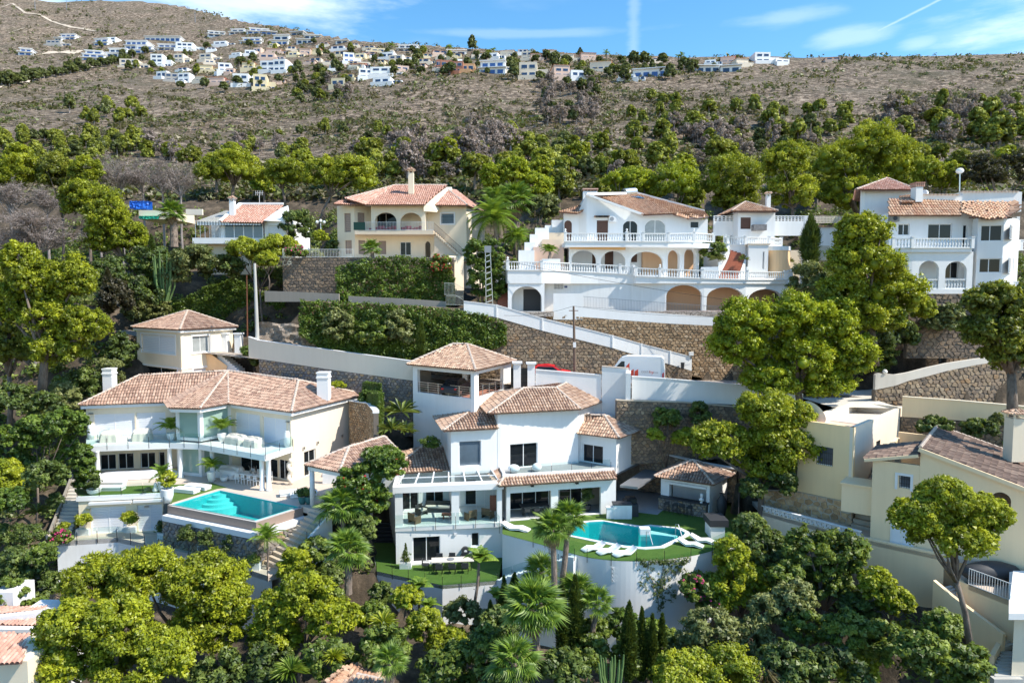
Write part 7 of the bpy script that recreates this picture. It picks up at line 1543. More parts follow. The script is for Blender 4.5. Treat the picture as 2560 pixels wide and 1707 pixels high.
def build_corners():
 H=empty('house',(-29,40,-22),'white house with low pink tile roofs cut by the lower left corner','house');L=lambda x,y,Y:Y3('L',x,y,Y)
 trf(H,[[L(-60,1195,40),L(250,1165,40.5),L(250,1148,42),L(-60,1150,43)],[L(-60,1250,39),L(255,1258,39),L(250,1200,40.3),L(-60,1215,40.3)]],QZ,tw=.22);trf(H,[[L(-80,1460,34),L(120,1450,34.5),L(170,1300,38),L(-80,1290,38)]],QZ,tw=.22)
 m=MB()
 for a,b,h in((L(-60,1215,39.8),L(252,1180,40.2),.35),(L(-60,1285,38.8),L(235,1290,38.8),.6),(L(230,1290,38.7),L(285,1275,39.2),.7)):m.bar(Ve(a),Ve(b),.4,h)
 m.build(QE1,QA,H);m=MB();a,b=L(-60,1065,43),L(75,1145,43);m.box(a[0],43,b[2]-.5,b[0],45,a[2]);m.build('wall',QA,H);m=MB();a=L(-60,1290,38.6);m.box(a[0],38.6,-29,L(235,1290,38.6)[0],43,a[2]);m.build('wall',QA,H);m=MB();a=L(-60,1480,34.5);m.box(a[0],34.8,-31,L(130,1480,34.5)[0],38.2,L(0,1462,34.5)[2]);m.build('wall',QD,H)
 H=empty('house',(-11,37,-24),'orange tiled roof corner just visible at the bottom edge','house');M=lambda x,y,Y:Y3('M',x,y,Y)
 trf(H,[[M(690,1385,35.5),M(770,1345,36),M(925,1205,39.5),M(900,1390,36)],[M(900,1390,36),M(1250,1390,36),M(1180,1275,39),M(925,1205,39.5)]],Qk);trf(H,[[M(650,1480,33.5),M(1350,1500,33.5),M(1290,1365,36),M(990,1300,37.0)]],Qe,[(M(990,1300,37),M(1290,1365,36))])
 m=MB();a=M(700,1400,35.8);m.box(a[0]+.4,35.2,-32,M(1240,1390,36)[0],35.7,M(900,1500,35)[2]-.6);m.build('wall',QS,H)
build_corners()
# roads and boundary walls
def build_walls():
 c=[Y3('3',x,y,Y)for x,y,Y in((190,455,71.5),(270,475,71.2),(875,553,68.8),(1480,640,66.6))];d=[Y3('3',x,y,Y)for x,y,Y in((190,600,71.5),(270,610,71.2),(875,700,68.8),(1480,780,66.6))]
 z=[q[2]for q in c];R=pwl(QY,'long cream boundary wall along the road behind the cream villa',[xy(q)for q in c],[q[2]-.1 for q in d],[z[0]+.1,z[1],z[2]-.05,z[3]],QS,.3,QC)
 swl(QJ,'grey brown stone wall under the long cream boundary wall',[(q[0],q[1]+.05)for q in c[1:]],[-13,-13.5,-14],[q[2]-.12 for q in d[1:]],.38,Qx)
 w=[(-16.0,66.5),(-13.8,64.5),(-12.6,61.5),(-12.2,59.5)];swl(QJ,'ochre stone garden wall with white coping between the two villas',w,-17,[ay(('3',980,955),66).z,ay(('3',1130,975),64.0).z,ay(('3',1285,1035),61).z,ay(('3',1285,1045),59.5).z],.34,'stone_golden',cap=QW)
 rd=[(-46,82,-4.2,79,),(-33,77.2,-6.2,72.8),(-24,73.6,-7.0,71),(-14,71,-7.8,68.2),(-4,69.8,-8.6,66.5),(6,69.8,-8.75,64.9),(14,70.6,-8.9,64.6),(20,71.6,-9.0,65),(26,74,-9.2,65),(34,71,-9.6,63)]
 V=[];Fc=[]
 for x,y1,z_,y0 in rd:V+=[(x,y0,z_),(x,y1,z_)]
 for i in range(len(rd)-1):Fc.append((2*i,2*i+2,2*i+3,2*i+1))
 tag(mk('road',V,Fc,Qg1),kind=QK);CAPS.append(([(x,y0-.2)for x,y1,z_,y0 in rd]+[(x,y1)for x,y1,z_,y0 in rd[::-1]],-9.9));CAPS.append(([(-46,79),(-33,72.6),(-14,68),(-14,71),(-33,77),(-46,82)],-8.2))
 dr=[Y3('f',x,y,Y)for x,y,Y in((5,975,70.2),(350,1075,70.2),(880,1206,70.4))]+[Y3('V',530,105,70.8),Y3('V',900,200,71.0),Y3('V',1175,270,71.3)]
 l=Y3('e',1790,1395,70.2);dr=[l]+dr;zt=[q[2]for q in dr];hb=[1.2,1.25,1.25,1.25,1.3,1.35,1.45]
 pwl(QY,'long white sloping parapet wall above the parked van',[xy(q)for q in dr],[a-b for a,b in zip(zt,hb)],zt,QA,.28,QC,ribs=1)
 V=[];Fc=[]
 for q,z_ in zip(dr,zt):V+=[(q[0],q[1]+.3,z_-.95),(q[0]+.3,q[1]+3.6,z_-.9)]
 for i in range(len(dr)-1):Fc.append((2*i,2*i+2,2*i+3,2*i+1))
 tag(mk('driveway',V,Fc,Qg1),kind=QK)
 iw=[Y3('0',690,690,70.6),Y3('0',900,700,70.5),Y3('0',1065,708,70.4)]
 pts=[xy(q)for q in iw]+[xy(q)for q in dr[1:]];zz=[q[2]for q in iw]+[a-b+.02 for a,b in zip(zt[1:],hb[1:])]
 swl(QJ,'long tan stone retaining wall along the road behind the white villa',[(q[0],q[1]+.03)for q in pts],[-8,-8.8,-8.9]+[-9.2]*6,zz,.44,Qf,'mortar_tan')
 CAPS.append(([(-4,70.5),(20,71.3),(20,75),(6,74.5),(-4,73.5)],-9.5))
 m=MB();a=[Y3('3',270,330,73.5),Y3('3',600,350,72.5),Y3('3',830,400,71.8)];b=[Y3('3',270,480,72.5),Y3('3',600,520,71.6),Y3('3',830,550,71)]
 nx,nz=34,12;vs=[];rr=random.Random(4)
 for j in range(nz+1):
  for i in range(nx+1):
   t=i/nx*2;k=min(1,int(t));A_=Ve(a[k]).lerp(Ve(a[k+1]),t-k);B_=Ve(b[k]).lerp(Ve(b[k+1]),t-k);B_.z-=1.0;q=B_.lerp(A_,j/nz);g=float(fbm(np.array([q.x*1.3]),np.array([q.z*1.6]),8,4)[0]);vs.append((q.x,q.y-.35*g-rr.uniform(0,.12),q.z+.1*g))
 fs=[(j*(nx+1)+i,j*(nx+1)+i+1,(j+1)*(nx+1)+i+1,(j+1)*(nx+1)+i)for j in range(nz)for i in range(nx)];tag(mk('rock_face',vs,fs,'rock_face'),kind=QK)
 pwl(QY,'old grey concrete wall along the path above the ivy',[xy(Y3('3',x,100,Y))for x,Y in((318,74.5),(620,74),(900,73.6))],-.75,[Y3('3',318,85,74.5)[2],Y3('3',620,95,74)[2],Y3('3',900,108,73.6)[2]],Qc);pwl(QY,'weathered concrete wall below the large hedge',[xy(Y3('3',x,100,Y))for x,Y in((975,73.6),(1400,73.2),(1740,73))],-1.6,[Y3('3',975,125,73.6)[2],Y3('3',1400,145,73.2)[2],Y3('3',1740,168,73)[2]],Qc)
 bfn('curved grey bar railing above the stair landing',[Y3('e',1610,1335,73.2),Y3('e',1710,1340,73.2),Y3('e',1785,1385,73.2)],1.3,.13,'steel');bfn('short grey bar gate below the curved railing',[Y3('e',1625,1428,72.6),Y3('e',1785,1432,72.6)],.95,.13,'steel',name='gate',cat='gate')
 wp=[Y3('4',1290,250,64.3),Y3('4',1775,290,63.7)];pwl(QY,'white wall from the gate post to the raised middle panel',[xy(q)for q in wp],-12.5,[q[2]for q in wp],QA,.3,QC)
 wp=[Y3('4',1778,225,63.6),Y3('4',1975,240,63.2)];pwl(QY,'raised white wall panel in front of the van nose',[xy(q)for q in wp],-12.8,[q[2]for q in wp],QA,.35,Qw)
 wp=[Y3('V',395,425,63.2),Y3('V',395,425,61.6)];pwl(QY,'thick white wall end stepping towards the villa',[xy(wp[1]),xy(wp[0])],-12.6,[wp[0][2]-.2,wp[0][2]-.1],QA,.45)
 wp=[Y3('V',410,520,63),Y3('V',850,550,62.8),Y3('V',1350,592,62.7),Y3('V',1865,632,62.8),Y3('V',2600,690,63)];zb=[Y3('V',390,800,63)[2],Y3('V',850,815,62.8)[2],Y3('V',1350,850,62.7)[2],Y3('V',1700,875,62.8)[2],Y3('V',2200,900,63)[2]]
 pwl(QY,'long white parapet wall in front of the van running right to the pines',[xy(q)for q in wp],[z-.05 for z in zb],[q[2]for q in wp],QA,.28,QC)
 sp=[xy(Y3('V',210,830,61.4)),xy(Y3('V',1060,870,61.6)),xy(Y3('V',1700,900,62)),(25.5,62.4)];swl(QJ,'tan stone retaining wall below the long white parapet',sp,[-15.5,-15.2,-15,-15],[Y3('V',210,825,61.4)[2],Y3('V',1060,850,61.6)[2],zb[3]-.1,zb[3]-.2],.42,Qf,cap=Qo)
 swl(QJ,'low stone terrace wall with pale coping behind the bar pavilion',[(11.9,62.8),(14.2,61.5),(16.9,60.0),(19.6,58.6)],-18.2,[-14.2,-14.6,-15.0,-15.2],.36,Qf,cap=QW)
 g=lambda x,y,Y:Y3('7',x,y,Y)
 tops=[g(985,400,61.5),g(1010,385,61.5),g(1160,398,61.6),g(1275,378,61.8),g(1440,335,62.2),g(1600,300,62.6),g(1850,262,63.2),g(2300,210,64.5)];bots=[520,515,485,445,410,370,325,270]
 pwl(QY,'cream sloping parapet wall with rounded end above dark stone, right',[xy(q)for q in tops],[g(x,b,62)[2]for x,b in zip((985,1010,1160,1275,1440,1600,1850,2300),bots)],[q[2]for q in tops],Qj,.35)
 swl(QJ,'large stone retaining wall under the cream sloping parapet, right',[(q[0],q[1]+.04)for q in tops[0:1]+tops[2:]],-11.6,[g(985,520,62)[2],g(1160,485,62)[2],g(1275,445,62)[2],g(1440,410,62)[2],g(1600,370,62)[2],g(1850,325,62)[2],g(2300,270,62)[2]],.5,Qf)
 w=[g(1215,588,58.2),g(1700,622,56.2),g(2250,672,54.2),g(2700,700,53)];pwl(QY,'yellow cream boundary wall right of the flat roofed block',[xy(q)for q in w],[g(1230,755,58.2)[2],g(1700,785,56.2)[2],g(2250,838,54.2)[2],-12.2],[q[2]for q in w],QT,.3,QD)
 swl(QJ,'stone wall under the yellow cream boundary wall',[(q[0],q[1]+.1)for q in w],-14.5,[g(1230,760,58.2)[2],g(1700,790,56.2)[2],g(2250,840,54.2)[2],-12.3],.45,Qf)
 rw=[g(860,470,66.5),g(1150,150,68.2),g(1265,30,68.5),g(1640,42,68.5),g(2300,70,69)];swl(QJ,'big sloping stone wall behind the iron gate, right',[xy(g(860,470,66.5)),xy(g(1265,30,68.5)),xy(g(1640,42,68.5)),xy(g(2350,70,69))],-9.8,[g(860,440,66.5)[2],g(1265,30,68.5)[2],g(1640,42,68.5)[2],g(2350,80,69)[2]],.5,Qf)
 V=[(28.6,60.5,-9.98),(34.4,59.6,-9.98),(33.3,61.6,-9.6),(36.3,62,-9.1),(42.4,63.3,-7.6),(50,65,-6.4),(50,69,-6.4),(42,68.6,-7.6),(35,66.6,-9.2),(27,67,-9.7)]
 tag(mk('driveway_right',V,[(0,1,2,9),(2,3,8,9),(3,4,7,8),(4,5,6,7)],Qj),kind=QK);CAPS.append(([(v[0],v[1])for v in V],-10.6));CAPS.append(([(34,58.8),(46,54.5),(52,53),(52,64),(43,63.2),(33.3,61.4)],-11))
 G=empty('gate',g(1555,290,65.5),'open dark iron gate leaf standing against the big stone wall','gate');a,b=Ve(g(1535,170,64.5)),Ve(g(1588,122,67.3));hb_=Ve((0,0,2.35))
 m=MB();m.bar(a,a-hb_,.12);m.bar(b,b-hb_,.12);m.bar(a,b,.1);m.bar(a-hb_*.95,b-hb_*.95,.08);m.build('frame',QN,G)
 for i in range(1,10):q=a.lerp(b,i/10);qr('bar',QN,G,q,q-hb_*.95,.035)
 gl=empty('garden_lamp',g(1065,385,61.6),'small yellow globe lamp on the rounded wall end','lamp');q=g(1065,372,61.6);m=MB();m.ball(q,.22,10,6);m.build('globe',Qu,gl,True);qr('stem','rust',gl,(q[0],q[1],q[2]-.4),q,.08)
build_walls()
# vegetation
D=lambda*a:('0',)+a
CAPS.append(([(-12.9,57),(-9.5,52.2),(-.7,54),(8.8,56),(10.5,57.5),(13,63),(11,68),(5,72),(-10,67),(-12.9,64)],-18.8));CAPS.append(([(-12.9,57),(-9.5,52.2),(-.7,54),(-.7,60),(-12.9,60)],-21.8))
CAPS.append(([(-44,79),(-34.9,72),(-32,80),(-41,87)],-9))
pine_lab=Qn1
def pine(label,Y,boxes,kind='pine',base=None,trunk=.22,group=None,**kw):return plant(Qn1,label,'tree',kind,Y,[D(*b)for b in boxes],base,trunk,group,**kw)
G1='pines behind the upper houses'
pine('bright pine at the left frame edge, topmost row',98,[(-40,372,60,440),(10,352,95,425)],group=G1)
pine('dull olive pine second from the left in the topmost row',99,[(88,356,182,440)],'dullpine',group=G1)
pine('bright pine left of the grey dead wood',97,[(160,360,235,425)],group=G1)
pine('tall leaning pine left of the blue tarpaulin with bare thin trunk',80,[(139,415,250,505),(190,440,300,540),(200,490,275,590),(260,510,340,585)],base=D(345,690),trunk=.2)
pine('large flat topped umbrella pine behind the white bungalow',103,[(440,375,620,430),(465,350,590,400)],base=D(535,480),trunk=.32,low=-.1,depth=.6,group=G1)
pine('round pine between the umbrella pine and the cream house',102,[(612,362,700,435)],base=D(655,485),group=G1)
pine('broad pine behind the left end of the cream house roof',100,[(695,365,790,440),(760,358,868,450)],base=D(730,520),group=G1)
pine('bright yellow green pine behind the cream house right roof',98,[(1100,375,1165,440),(1150,362,1215,425),(1190,395,1268,465)],'bright',group=G1)
pine('low bright pines left of the arched villa chimney',100,[(1385,392,1500,445)],'bright',group=G1);pine('bright rounded pine behind the arched villa water heater',99,[(1480,385,1612,465)],'bright',group=G1)
pine('shaded round pine left of the garden hut',98,[(1612,352,1758,470),(1640,430,1740,490)],group=G1)
pine('tall two tier pine rising right behind the garden hut',90,[(1752,332,1860,410),(1755,400,1872,485)],base=D(1830,545),trunk=.28)
pine('largest pine of the back row with wide bright crown',97,[(1860,330,1990,430),(1930,282,2065,390),(2000,310,2105,440),(1880,400,2050,490)],trunk=.4)
pine('bright pine right behind the tiled tower roof',92,[(2100,358,2165,440),(2150,372,2222,440)],group=G1)
plant(QR1,'dark brown leaved tree at the upper right behind the street lamp','tree','brown',88,[D(2205,352,2300,440),D(2270,350,2400,445)],trunk=.25)
pine('tall pine standing in front of the left side of the top right house',60,[(1915,495,2040,580),(1900,560,2075,650),(1880,620,1995,720),(1980,630,2120,730),(1940,690,2070,770)],base=D(2010,830),trunk=.33)
pine('big bright green pine in front of the arched villa retaining wall',58.5,[(1640,690,1790,790),(1735,680,1900,780),(1850,690,1965,790),(1625,745,1760,850),(1760,760,1910,880),(1880,770,2010,860),(1700,830,1850,910),(1840,840,1960,920)],'bright',base=D(1850,1010),trunk=.4)
pine('medium pine in front of the yellow block, its trunk bare below',53.5,[(1690,905,1840,985),(1590,975,1730,1055),(1700,975,1885,1070),(1780,925,1870,1000),(1690,1030,1830,1105)],base=D(1745,1225),trunk=.3)
pine('dark spreading pine cut by the right frame edge',49,[(2225,655,2352,740),(2215,720,2352,800),(2265,770,2400,860),(2330,640,2420,760)],'dullpine',base=D(2328,985),trunk=.38)
pine('small umbrella pine with curved bare trunk in front of the yellow house',36,[(2050,1150,2180,1235),(2110,1108,2250,1200),(2200,1140,2315,1240),(2100,1190,2280,1285)],'pine',base=D(2232,1490),trunk=.17,low=-.25,ktuft=20,n=34,size=.12)
pine('large pine filling the left side, layered crown',63,[(30,600,150,700),(120,590,222,690),(0,560,90,650),(60,680,180,770),(125,705,250,790),(-30,650,60,760),(70,760,200,850)],base=D(95,910),trunk=.4)
pine('shaded pine low at the left edge behind the layered pine',66,[(-50,620,40,720),(-40,740,70,850)],'dullpine',trunk=.25)
pine('foreground pine left, below the grey terrace wall',43,[(150,1290,300,1400),(255,1262,420,1380),(380,1280,560,1400),(400,1360,575,1500),(480,1330,575,1440)],'pine',trunk=.25,ktuft=20,n=32,size=.125)
pine('yellow green foreground pine at the lower left corner',37,[(100,1380,240,1480),(200,1370,340,1500),(60,1450,220,1600),(220,1450,400,1600),(340,1440,440,1580)],'lime',trunk=.22,ktuft=20,n=34,size=.12)
pine('bright feathery young pine in the lower centre left',43,[(590,1350,700,1440),(640,1320,760,1420),(570,1410,690,1510),(700,1380,830,1460)],'lime',trunk=.15)
pine('lime green young pine right of the curved white wall',45,[(1640,1235,1720,1330),(1620,1300,1740,1400),(1690,1290,1760,1390)],'lime',trunk=.14)
for i,(x0,y0,x1,y1,Y)in enumerate([(195,360,260,440,102),(240,352,310,450,101),(295,356,360,455,103),(345,365,400,455,101),(385,375,445,460,100),(0,420,48,500,92),(70,440,145,500,88)]):
 dead_tree('grey leafless tree in the pale dead wood left of the umbrella pine' if i<5 else 'grey leafless tree among green pines at the left edge',Y,[D(x0,y0,x1,y1)],twigs=4200,ln=.7)
dead_tree('wide drooping grey dead pine at the left edge above the layered pine',77,[D(-20,520,80,600),D(50,510,170,590),D(20,490,120,540)],twigs=16000,ln=.85,r=.25,group=None)
def shrub(label,Y,boxes,kind='shrub',name='shrub',cat='shrub',trunk=0,**kw):return plant(name,label,cat,kind,Y,[D(*b)for b in boxes],trunk=trunk,**kw)
shrub('silvery olive tree beside the palms of the upper row',88,[(1205,447,1290,515)],'olive','olive_tree','tree',.15)
shrub('grey green bush left of the tall pine, beside the arched villa terrace',64,[(1815,600,1900,700),(1880,640,1940,720)],'olive',trunk=.1)
shrub('dense dark green tree behind the lattice mast',73.5,[(1065,545,1130,620),(1075,600,1162,700),(1110,550,1160,630)],'ivyb','tree','tree',.15)
shrub('broad rounded green bush in front of the bungalow',80,[(520,548,610,605),(590,543,690,600)],'lime',trunk=.12,mode='leaf')
shrub('dark olive green bush under the bungalow terrace',78,[(395,565,500,640),(370,600,440,660)],'olive');shrub('dark bush behind the white globe lamp',84,[(640,480,720,560)],'dark');shrub('dark bush beside the end of the cream house',82.5,[(745,545,780,620)],'dark')
shrub('small round golden bush near the globe lamp',80,[(720,530,755,560)],'lime');shrub('low grey round bush on the cream house terrace',78.2,[(700,575,742,598)],'olive')
shrub('magenta flowering bush on the left end of the upper terrace',77.4,[(655,568,705,592)],'shrub',flowers=(Qb1,60));shrub('red flowering climber at the right of the big hedge',75.6,[(985,585,1040,640)],'shrub',flowers=('red_flower',90))
ivysheet('hedge','large dark green hanging hedge below the cream house',[(Y3('0',x,t,76.2),Y3('0',x,b,75.6))for x,t,b in((775,612,690),(850,590,700),(930,588,705),(1000,595,705),(1045,640,700))],puff=1.0,dens=95,cat='hedge')
ivysheet('ivy','dense ivy covering the stone wall above the road',[(Y3('0',x,t,70.25),Y3('0',x,b,70.1))for x,t,b in((690,690,770),(760,690,815),(900,697,825),(1030,708,828),(1120,722,805),(1162,745,790))],puff=.55,dens=110)
ivysheet('ivy','ivy climbing the wall above the guest tower roof',[(Y3('0',x,t,83.6),Y3('0',x,b,83.4))for x,t,b in((395,700,745),(470,660,745),(540,637,755),(600,672,745),(655,690,735))],puff=.5,dens=100)
shrub('light olive bush growing against the ivy wall, left one',69.2,[(740,705,815,795)],'olive');shrub('light olive bush growing against the ivy wall, right one',69.2,[(885,715,950,805)],'olive');shrub('small green bush low in front of the ivy wall',68.8,[(820,740,890,800)],'shrub')
cypress('thin pencil cypress in front of the ivy',68.6,D(958,735,976,815),None)
shrub('pale grey green feathery bush behind the guest tower',84,[(280,690,350,750),(330,685,395,740)],'olive');shrub('dark glossy bush left of the guest tower',73,[(245,765,315,850)],'dark');shrub('small dull bush on the slope left of the guest tower',70,[(215,825,290,890)],'olive')
shrub('brownish thicket below the dead drooping pine',73,[(225,640,300,740),(190,720,260,790)],'brown');shrub('dark green thicket below the leaning pine',77,[(200,590,300,680),(290,640,380,710)],'dark');shrub('shaded thicket right of the leaning pine trunk',79,[(300,560,400,650)],'dark')
cypress('slim dark cypress right of the leaning pine',78.5,D(335,545,365,680));cypress('faded brown cypress in the shaded gully on the left',74,D(235,620,262,720),None,'brown_leaf')
cypress('small bright cypress between the arched villa and the tall pine',71,D(1840,498,1882,620));
shrub('green yucca like shrub row under the pierced wall',78,[(1610,555,1665,600)],'shrub');spiky('agave clump in the planter beside the curved stair',77,D(1648,595),1.1,70,QN1,'agave','plant');spiky('dark aloe in the small planter right of the curved stair',76.5,D(1708,595),.8,60,QR,'aloe','plant')
spiky('agave on the planter wall left of the small cypress',78.5,D(1812,600),.8,50,QN1,'agave','plant')
shrub('dark bushes below the tall pine',62,[(1975,740,2060,820),(2020,700,2090,780)],'dark');shrub('green bush at the foot of the stone base wall, top right',62,[(2100,680,2145,745)],'lime',mode='leaf');shrub('dry low bush on the rocky bank, top right',63,[(2150,700,2215,745)],'olive')
shrub('deep green shrubs under the right end of the tall pine',64.5,[(1990,790,2060,850)],'dark')
shrub('green oleander with red flowers between the two villas',50.5,[(775,1060,880,1150),(850,1030,935,1110),(800,1100,900,1180),(790,1150,870,1230)],'ivyb','oleander','shrub',0,flowers=('red_flower',50));shrub('green oleander top over the right half of the gazebo roof',52,[(830,1020,930,1090)],'ivyb','oleander')
for i,(x,c)in enumerate((((-14.6,66.2),(-12.6,65.2)),((-13.9,64.8),(-12.9,64.2)),((-13.2,63.7),(-12.4,63.2)))):
 a,b=x,c;hedgebox('clipped box hedge block behind the ochre garden wall, %s'%['rear one','middle one','front one'][i],[a,(b[0],a[1]-.9 if i else a[1]-.8),b if i==0 else(b[0]+.3,b[1]+.6),(a[0]+.2,a[1]+.9)],-14.0,ay(D(895,882 if i==0 else 898),65).z,QO1,size=.09,dens=160,puff=.04)
spiky('banana like plant beside the tower wall',61.0,D(922,945),2.0,34,QR,'strelitzia','plant',w=.16);spiky('shaded strelitzia leaves left of the white tower',59.5,D(900,985),1.7,34,QR,'strelitzia','plant',w=.15);spiky('strelitzia leaves at the foot of the tower',60,D(930,990),1.5,30,QR,'strelitzia','plant',w=.14)
shrub('yellow green round bush behind the cream villa chimney',67.5,[(760,878,788,893)],'lime');shrub('small green bush beside the box hedges',66,[(826,895,858,925)],'ivyb');shrub('round clipped bush on the planter beside the gate posts',73.5,[(552,795,586,818)],'ivyb',size=.1);shrub('cloud pruned little tree below the gate posts',73,[(575,815,602,842)],'dark',QS1,'tree',.06)
shrub('flat round green bush at the foot of the tower',58.8,[(963,1005,1012,1030)],'ivyb',size=.1)
plant(QS1,'airy small tree in front of the brown stone wall, left','tree','lime',76.5,[D(590,578,640,620)],D(618,665),.07,size=.1)
palm('tall fan palm, right one of the pair in front of the pool',43.5,D(1303,1190),D(1292,1330),1.5,34,skirt=8,group='fan palms below the pool',trunk=.17);palm('tall fan palm, left one of the pair in front of the pool',42.5,D(1268,1215),D(1272,1400),1.5,36,skirt=10,group='fan palms below the pool',trunk=.18)
palm('bright fan palm beside the gazebo',49.5,D(783,1165),D(790,1240),2.0,32);palm('fan palm in front of the white villa side ramp',45.5,D(795,1262),D(800,1350),1.8,32,trunk=.22);palm('dark fan palm in the shade of the curved wall',45.5,D(1243,1312),D(1243,1390),1.5,26)
palm('large fan palm with brown hanging skirt, lower centre',37.5,D(1222,1395),D(1232,1530),2.1,36,skirt=22,trunk=.2);palm('fan palm right of the pencil cypresses, leaning',42,D(1370,1385),D(1362,1440),1.3,26,trunk=.14);palm('fan palm half hidden behind the cypress, lower centre',43,D(1325,1360),D(1330,1450),1.5,26)
palm('low fan palm at the bottom edge left of centre',35,D(895,1520),D(895,1560),1.15,26);palm('dark fan palm at the bottom edge below the skirted palm',35,D(1180,1520),D(1190,1568),1.7,26)
palm('fan palm left of the bungalow in front of the green sheet',84,D(395,490),D(400,560),1.9,34,skirt=14,trunk=.4)
palm('big fan palm with shaggy trunk, upper centre',86,D(1180,460),D(1185,520),3.0,34,skirt=22,trunk=.4);palm('feather palm beside the cream house right wall',80,D(1135,505),D(1140,560),3.3,34,Qh,.25,elev=(-30,75));palm('fan palm leaning over the cream house roof',84,D(1140,460),D(1150,540),2.2,30,trunk=.25)
palm('yellowish feather palm above the stepped white wall',80,D(1190,545),D(1192,590),2.2,26,Qh,.2,elev=(-40,60));palm('small fan palm in front of the shuttered cream house',77.0,D(852,572),D(855,600),1.3,26);
palm('cycad in the white planter on the arched villa terrace',75,D(1262,578),D(1262,590),1.2,30,Qh,.15,group='cycads',name='cycad',cat='plant',elev=(5,70))
shrub('bright green mixed shrubs at the left edge below the villa',56,[(-30,970,70,1060),(40,950,125,1040),(100,940,200,1010),(-20,1040,90,1120)],'ivyb',trunk=.1);shrub('yellow green bush at the left edge',53,[(-30,1050,50,1160)],'lime',mode='leaf');shrub('climbing shrub at the left corner of the cream villa',56.5,[(165,1020,215,1090),(172,1070,225,1140)],'ivyb')
shrub('dark juniper mound, lower left garden',51,[(-10,1200,60,1250),(40,1205,105,1255)],'dark',size=.1);shrub('small dark round bush beside the grey steps',53,[(108,1130,145,1165)],'dark',size=.1);shrub('glossy magnolia like tree in the lower left garden',47,[(0,1255,70,1330),(40,1300,125,1385),(-30,1290,40,1350)],'dark',QS1,'tree',.12)
shrub('pink flowering bush at the left end of the grey wall',52.5,[(120,1215,160,1258)],'shrub',flowers=(Qb1,60));shrub('low green shrubs behind the lower left roofs',44,[(-20,1330,60,1400),(40,1380,110,1420)],'shrub')
for k,(x0,y0,x1,y1,lb)in enumerate(((412,1205,443,1250,'left'),(458,1212,490,1258,'middle'),(512,1225,545,1272,'right'))):shrub('dark clipped conical bush in a white planter, %s one of three'%lb,50.6-k*.5,[(x0,y0,x1,y1)],'dark','topiary_bush','bush',size=.09,ktuft=16,group='clipped bushes in white planters')
shrub('light green citrus bush beside the garage shutters, left',54.3,[(178,1183,205,1208)],'lime',size=.09);shrub('orange leaved citrus bush between the garage shutters',54.6,[(286,1178,312,1208)],'lime',size=.09)
shrub('silvery grey bush under the pierced blocks',45,[(1020,1375,1100,1440),(1080,1400,1150,1470)],'olive');shrub('yellow green leafy bush, lower centre left',43,[(940,1400,1020,1480),(980,1440,1080,1520)],'lime',mode='leaf');shrub('dark green shrubs, lower centre left',40,[(820,1440,940,1540),(700,1470,830,1568)],'shrub');shrub('mixed green shrubs at the bottom centre',38.5,[(960,1480,1100,1600),(1060,1450,1180,1560)],'shrub')
shrub('dark thicket along the bottom between the palms',36,[(1240,1490,1350,1600),(1100,1520,1220,1640)],'dark');shrub('broad leafed plants under the lower lawn wall, left',45.5,[(905,1345,965,1400)],'lime',mode='leaf',size=.2);shrub('green shrub at the foot of the curved wall',43.5,[(1390,1400,1460,1470),(1440,1420,1520,1500)],'ivyb');shrub('flowering scrub below the leaning fan palm',41,[(1400,1470,1500,1560),(1310,1460,1400,1540)],'shrub')
for i,(x0,y0,x1,y1,Y,lb)in enumerate(((1425,1388,1462,1560,40,'leftmost of the four below the curved wall'),(1462,1402,1485,1560,40.3,'second of the four below the curved wall'),(1488,1410,1508,1560,40.1,'third of the four below the curved wall'),(1508,1415,1532,1560,40.4,'rightmost of the four below the curved wall'),(1145,1330,1170,1470,43.5,'left of the skirted fan palm'),(1168,1322,1195,1420,44,'close to the saw tooth steps'),(1278,1345,1305,1520,41.5,'behind the tall palm pair, left one'),(1300,1330,1340,1500,41.8,'behind the tall palm pair, right one'),(1118,1385,1135,1450,43,'smallest, below the lower lawn'))):cypress('dark green pencil cypress, '+lb,Y,D(x0,y0,x1,y1),'pencil cypresses in the lower garden')
shrub('large olive green bush right of the cypresses',40.5,[(1560,1400,1690,1490),(1640,1420,1780,1540),(1540,1450,1660,1560)],'olive',size=.14);shrub('bright round bush at the bottom, right of centre',36.5,[(1500,1500,1640,1600),(1600,1490,1760,1620)],'lime',mode='leaf',size=.12)
shrub('oleander with pink flowers at the right end of the curved wall',45,[(1560,1310,1640,1390),(1600,1350,1680,1420)],'shrub',flowers=(Qb1,110));shrub('dark green tree right of the lime young pine',46,[(1700,1230,1790,1320),(1740,1290,1830,1400)],'dark',trunk=.12)
shrub('dense deep green round trees below the cream terrace wall',44,[(1800,1215,1910,1310),(1880,1220,1990,1330),(1840,1290,1960,1390)],'shrub','tree','tree',.2);shrub('dusty olive bush in the middle of the lower right slope',41,[(1780,1330,1870,1430),(1720,1360,1800,1440)],'olive');shrub('pale lime feathery bush against the cream wall, lower right',41.5,[(1975,1310,2060,1390),(2020,1350,2100,1420)],'lime',trunk=.08)
shrub('green shrubs under the cream stair, lower right',38,[(1890,1400,2000,1500),(1980,1430,2100,1540)],'shrub');shrub('brown green thicket at the bottom right of centre',36,[(1740,1480,1880,1600),(1850,1490,1990,1610)],'dark');shrub('leafy bush below the umbrella pine trunk',34.5,[(2060,1450,2180,1560),(2150,1480,2270,1600)],'shrub');shrub('dry straw coloured grass tuft at the lower right',37,[(1720,1520,1790,1570)],'olive','dry_bush','bush',leaf='dry_grass')
shrub('dark undergrowth behind the lower right slope bushes',47,[(1720,1210,1800,1270),(1680,1180,1760,1240)],'dark')
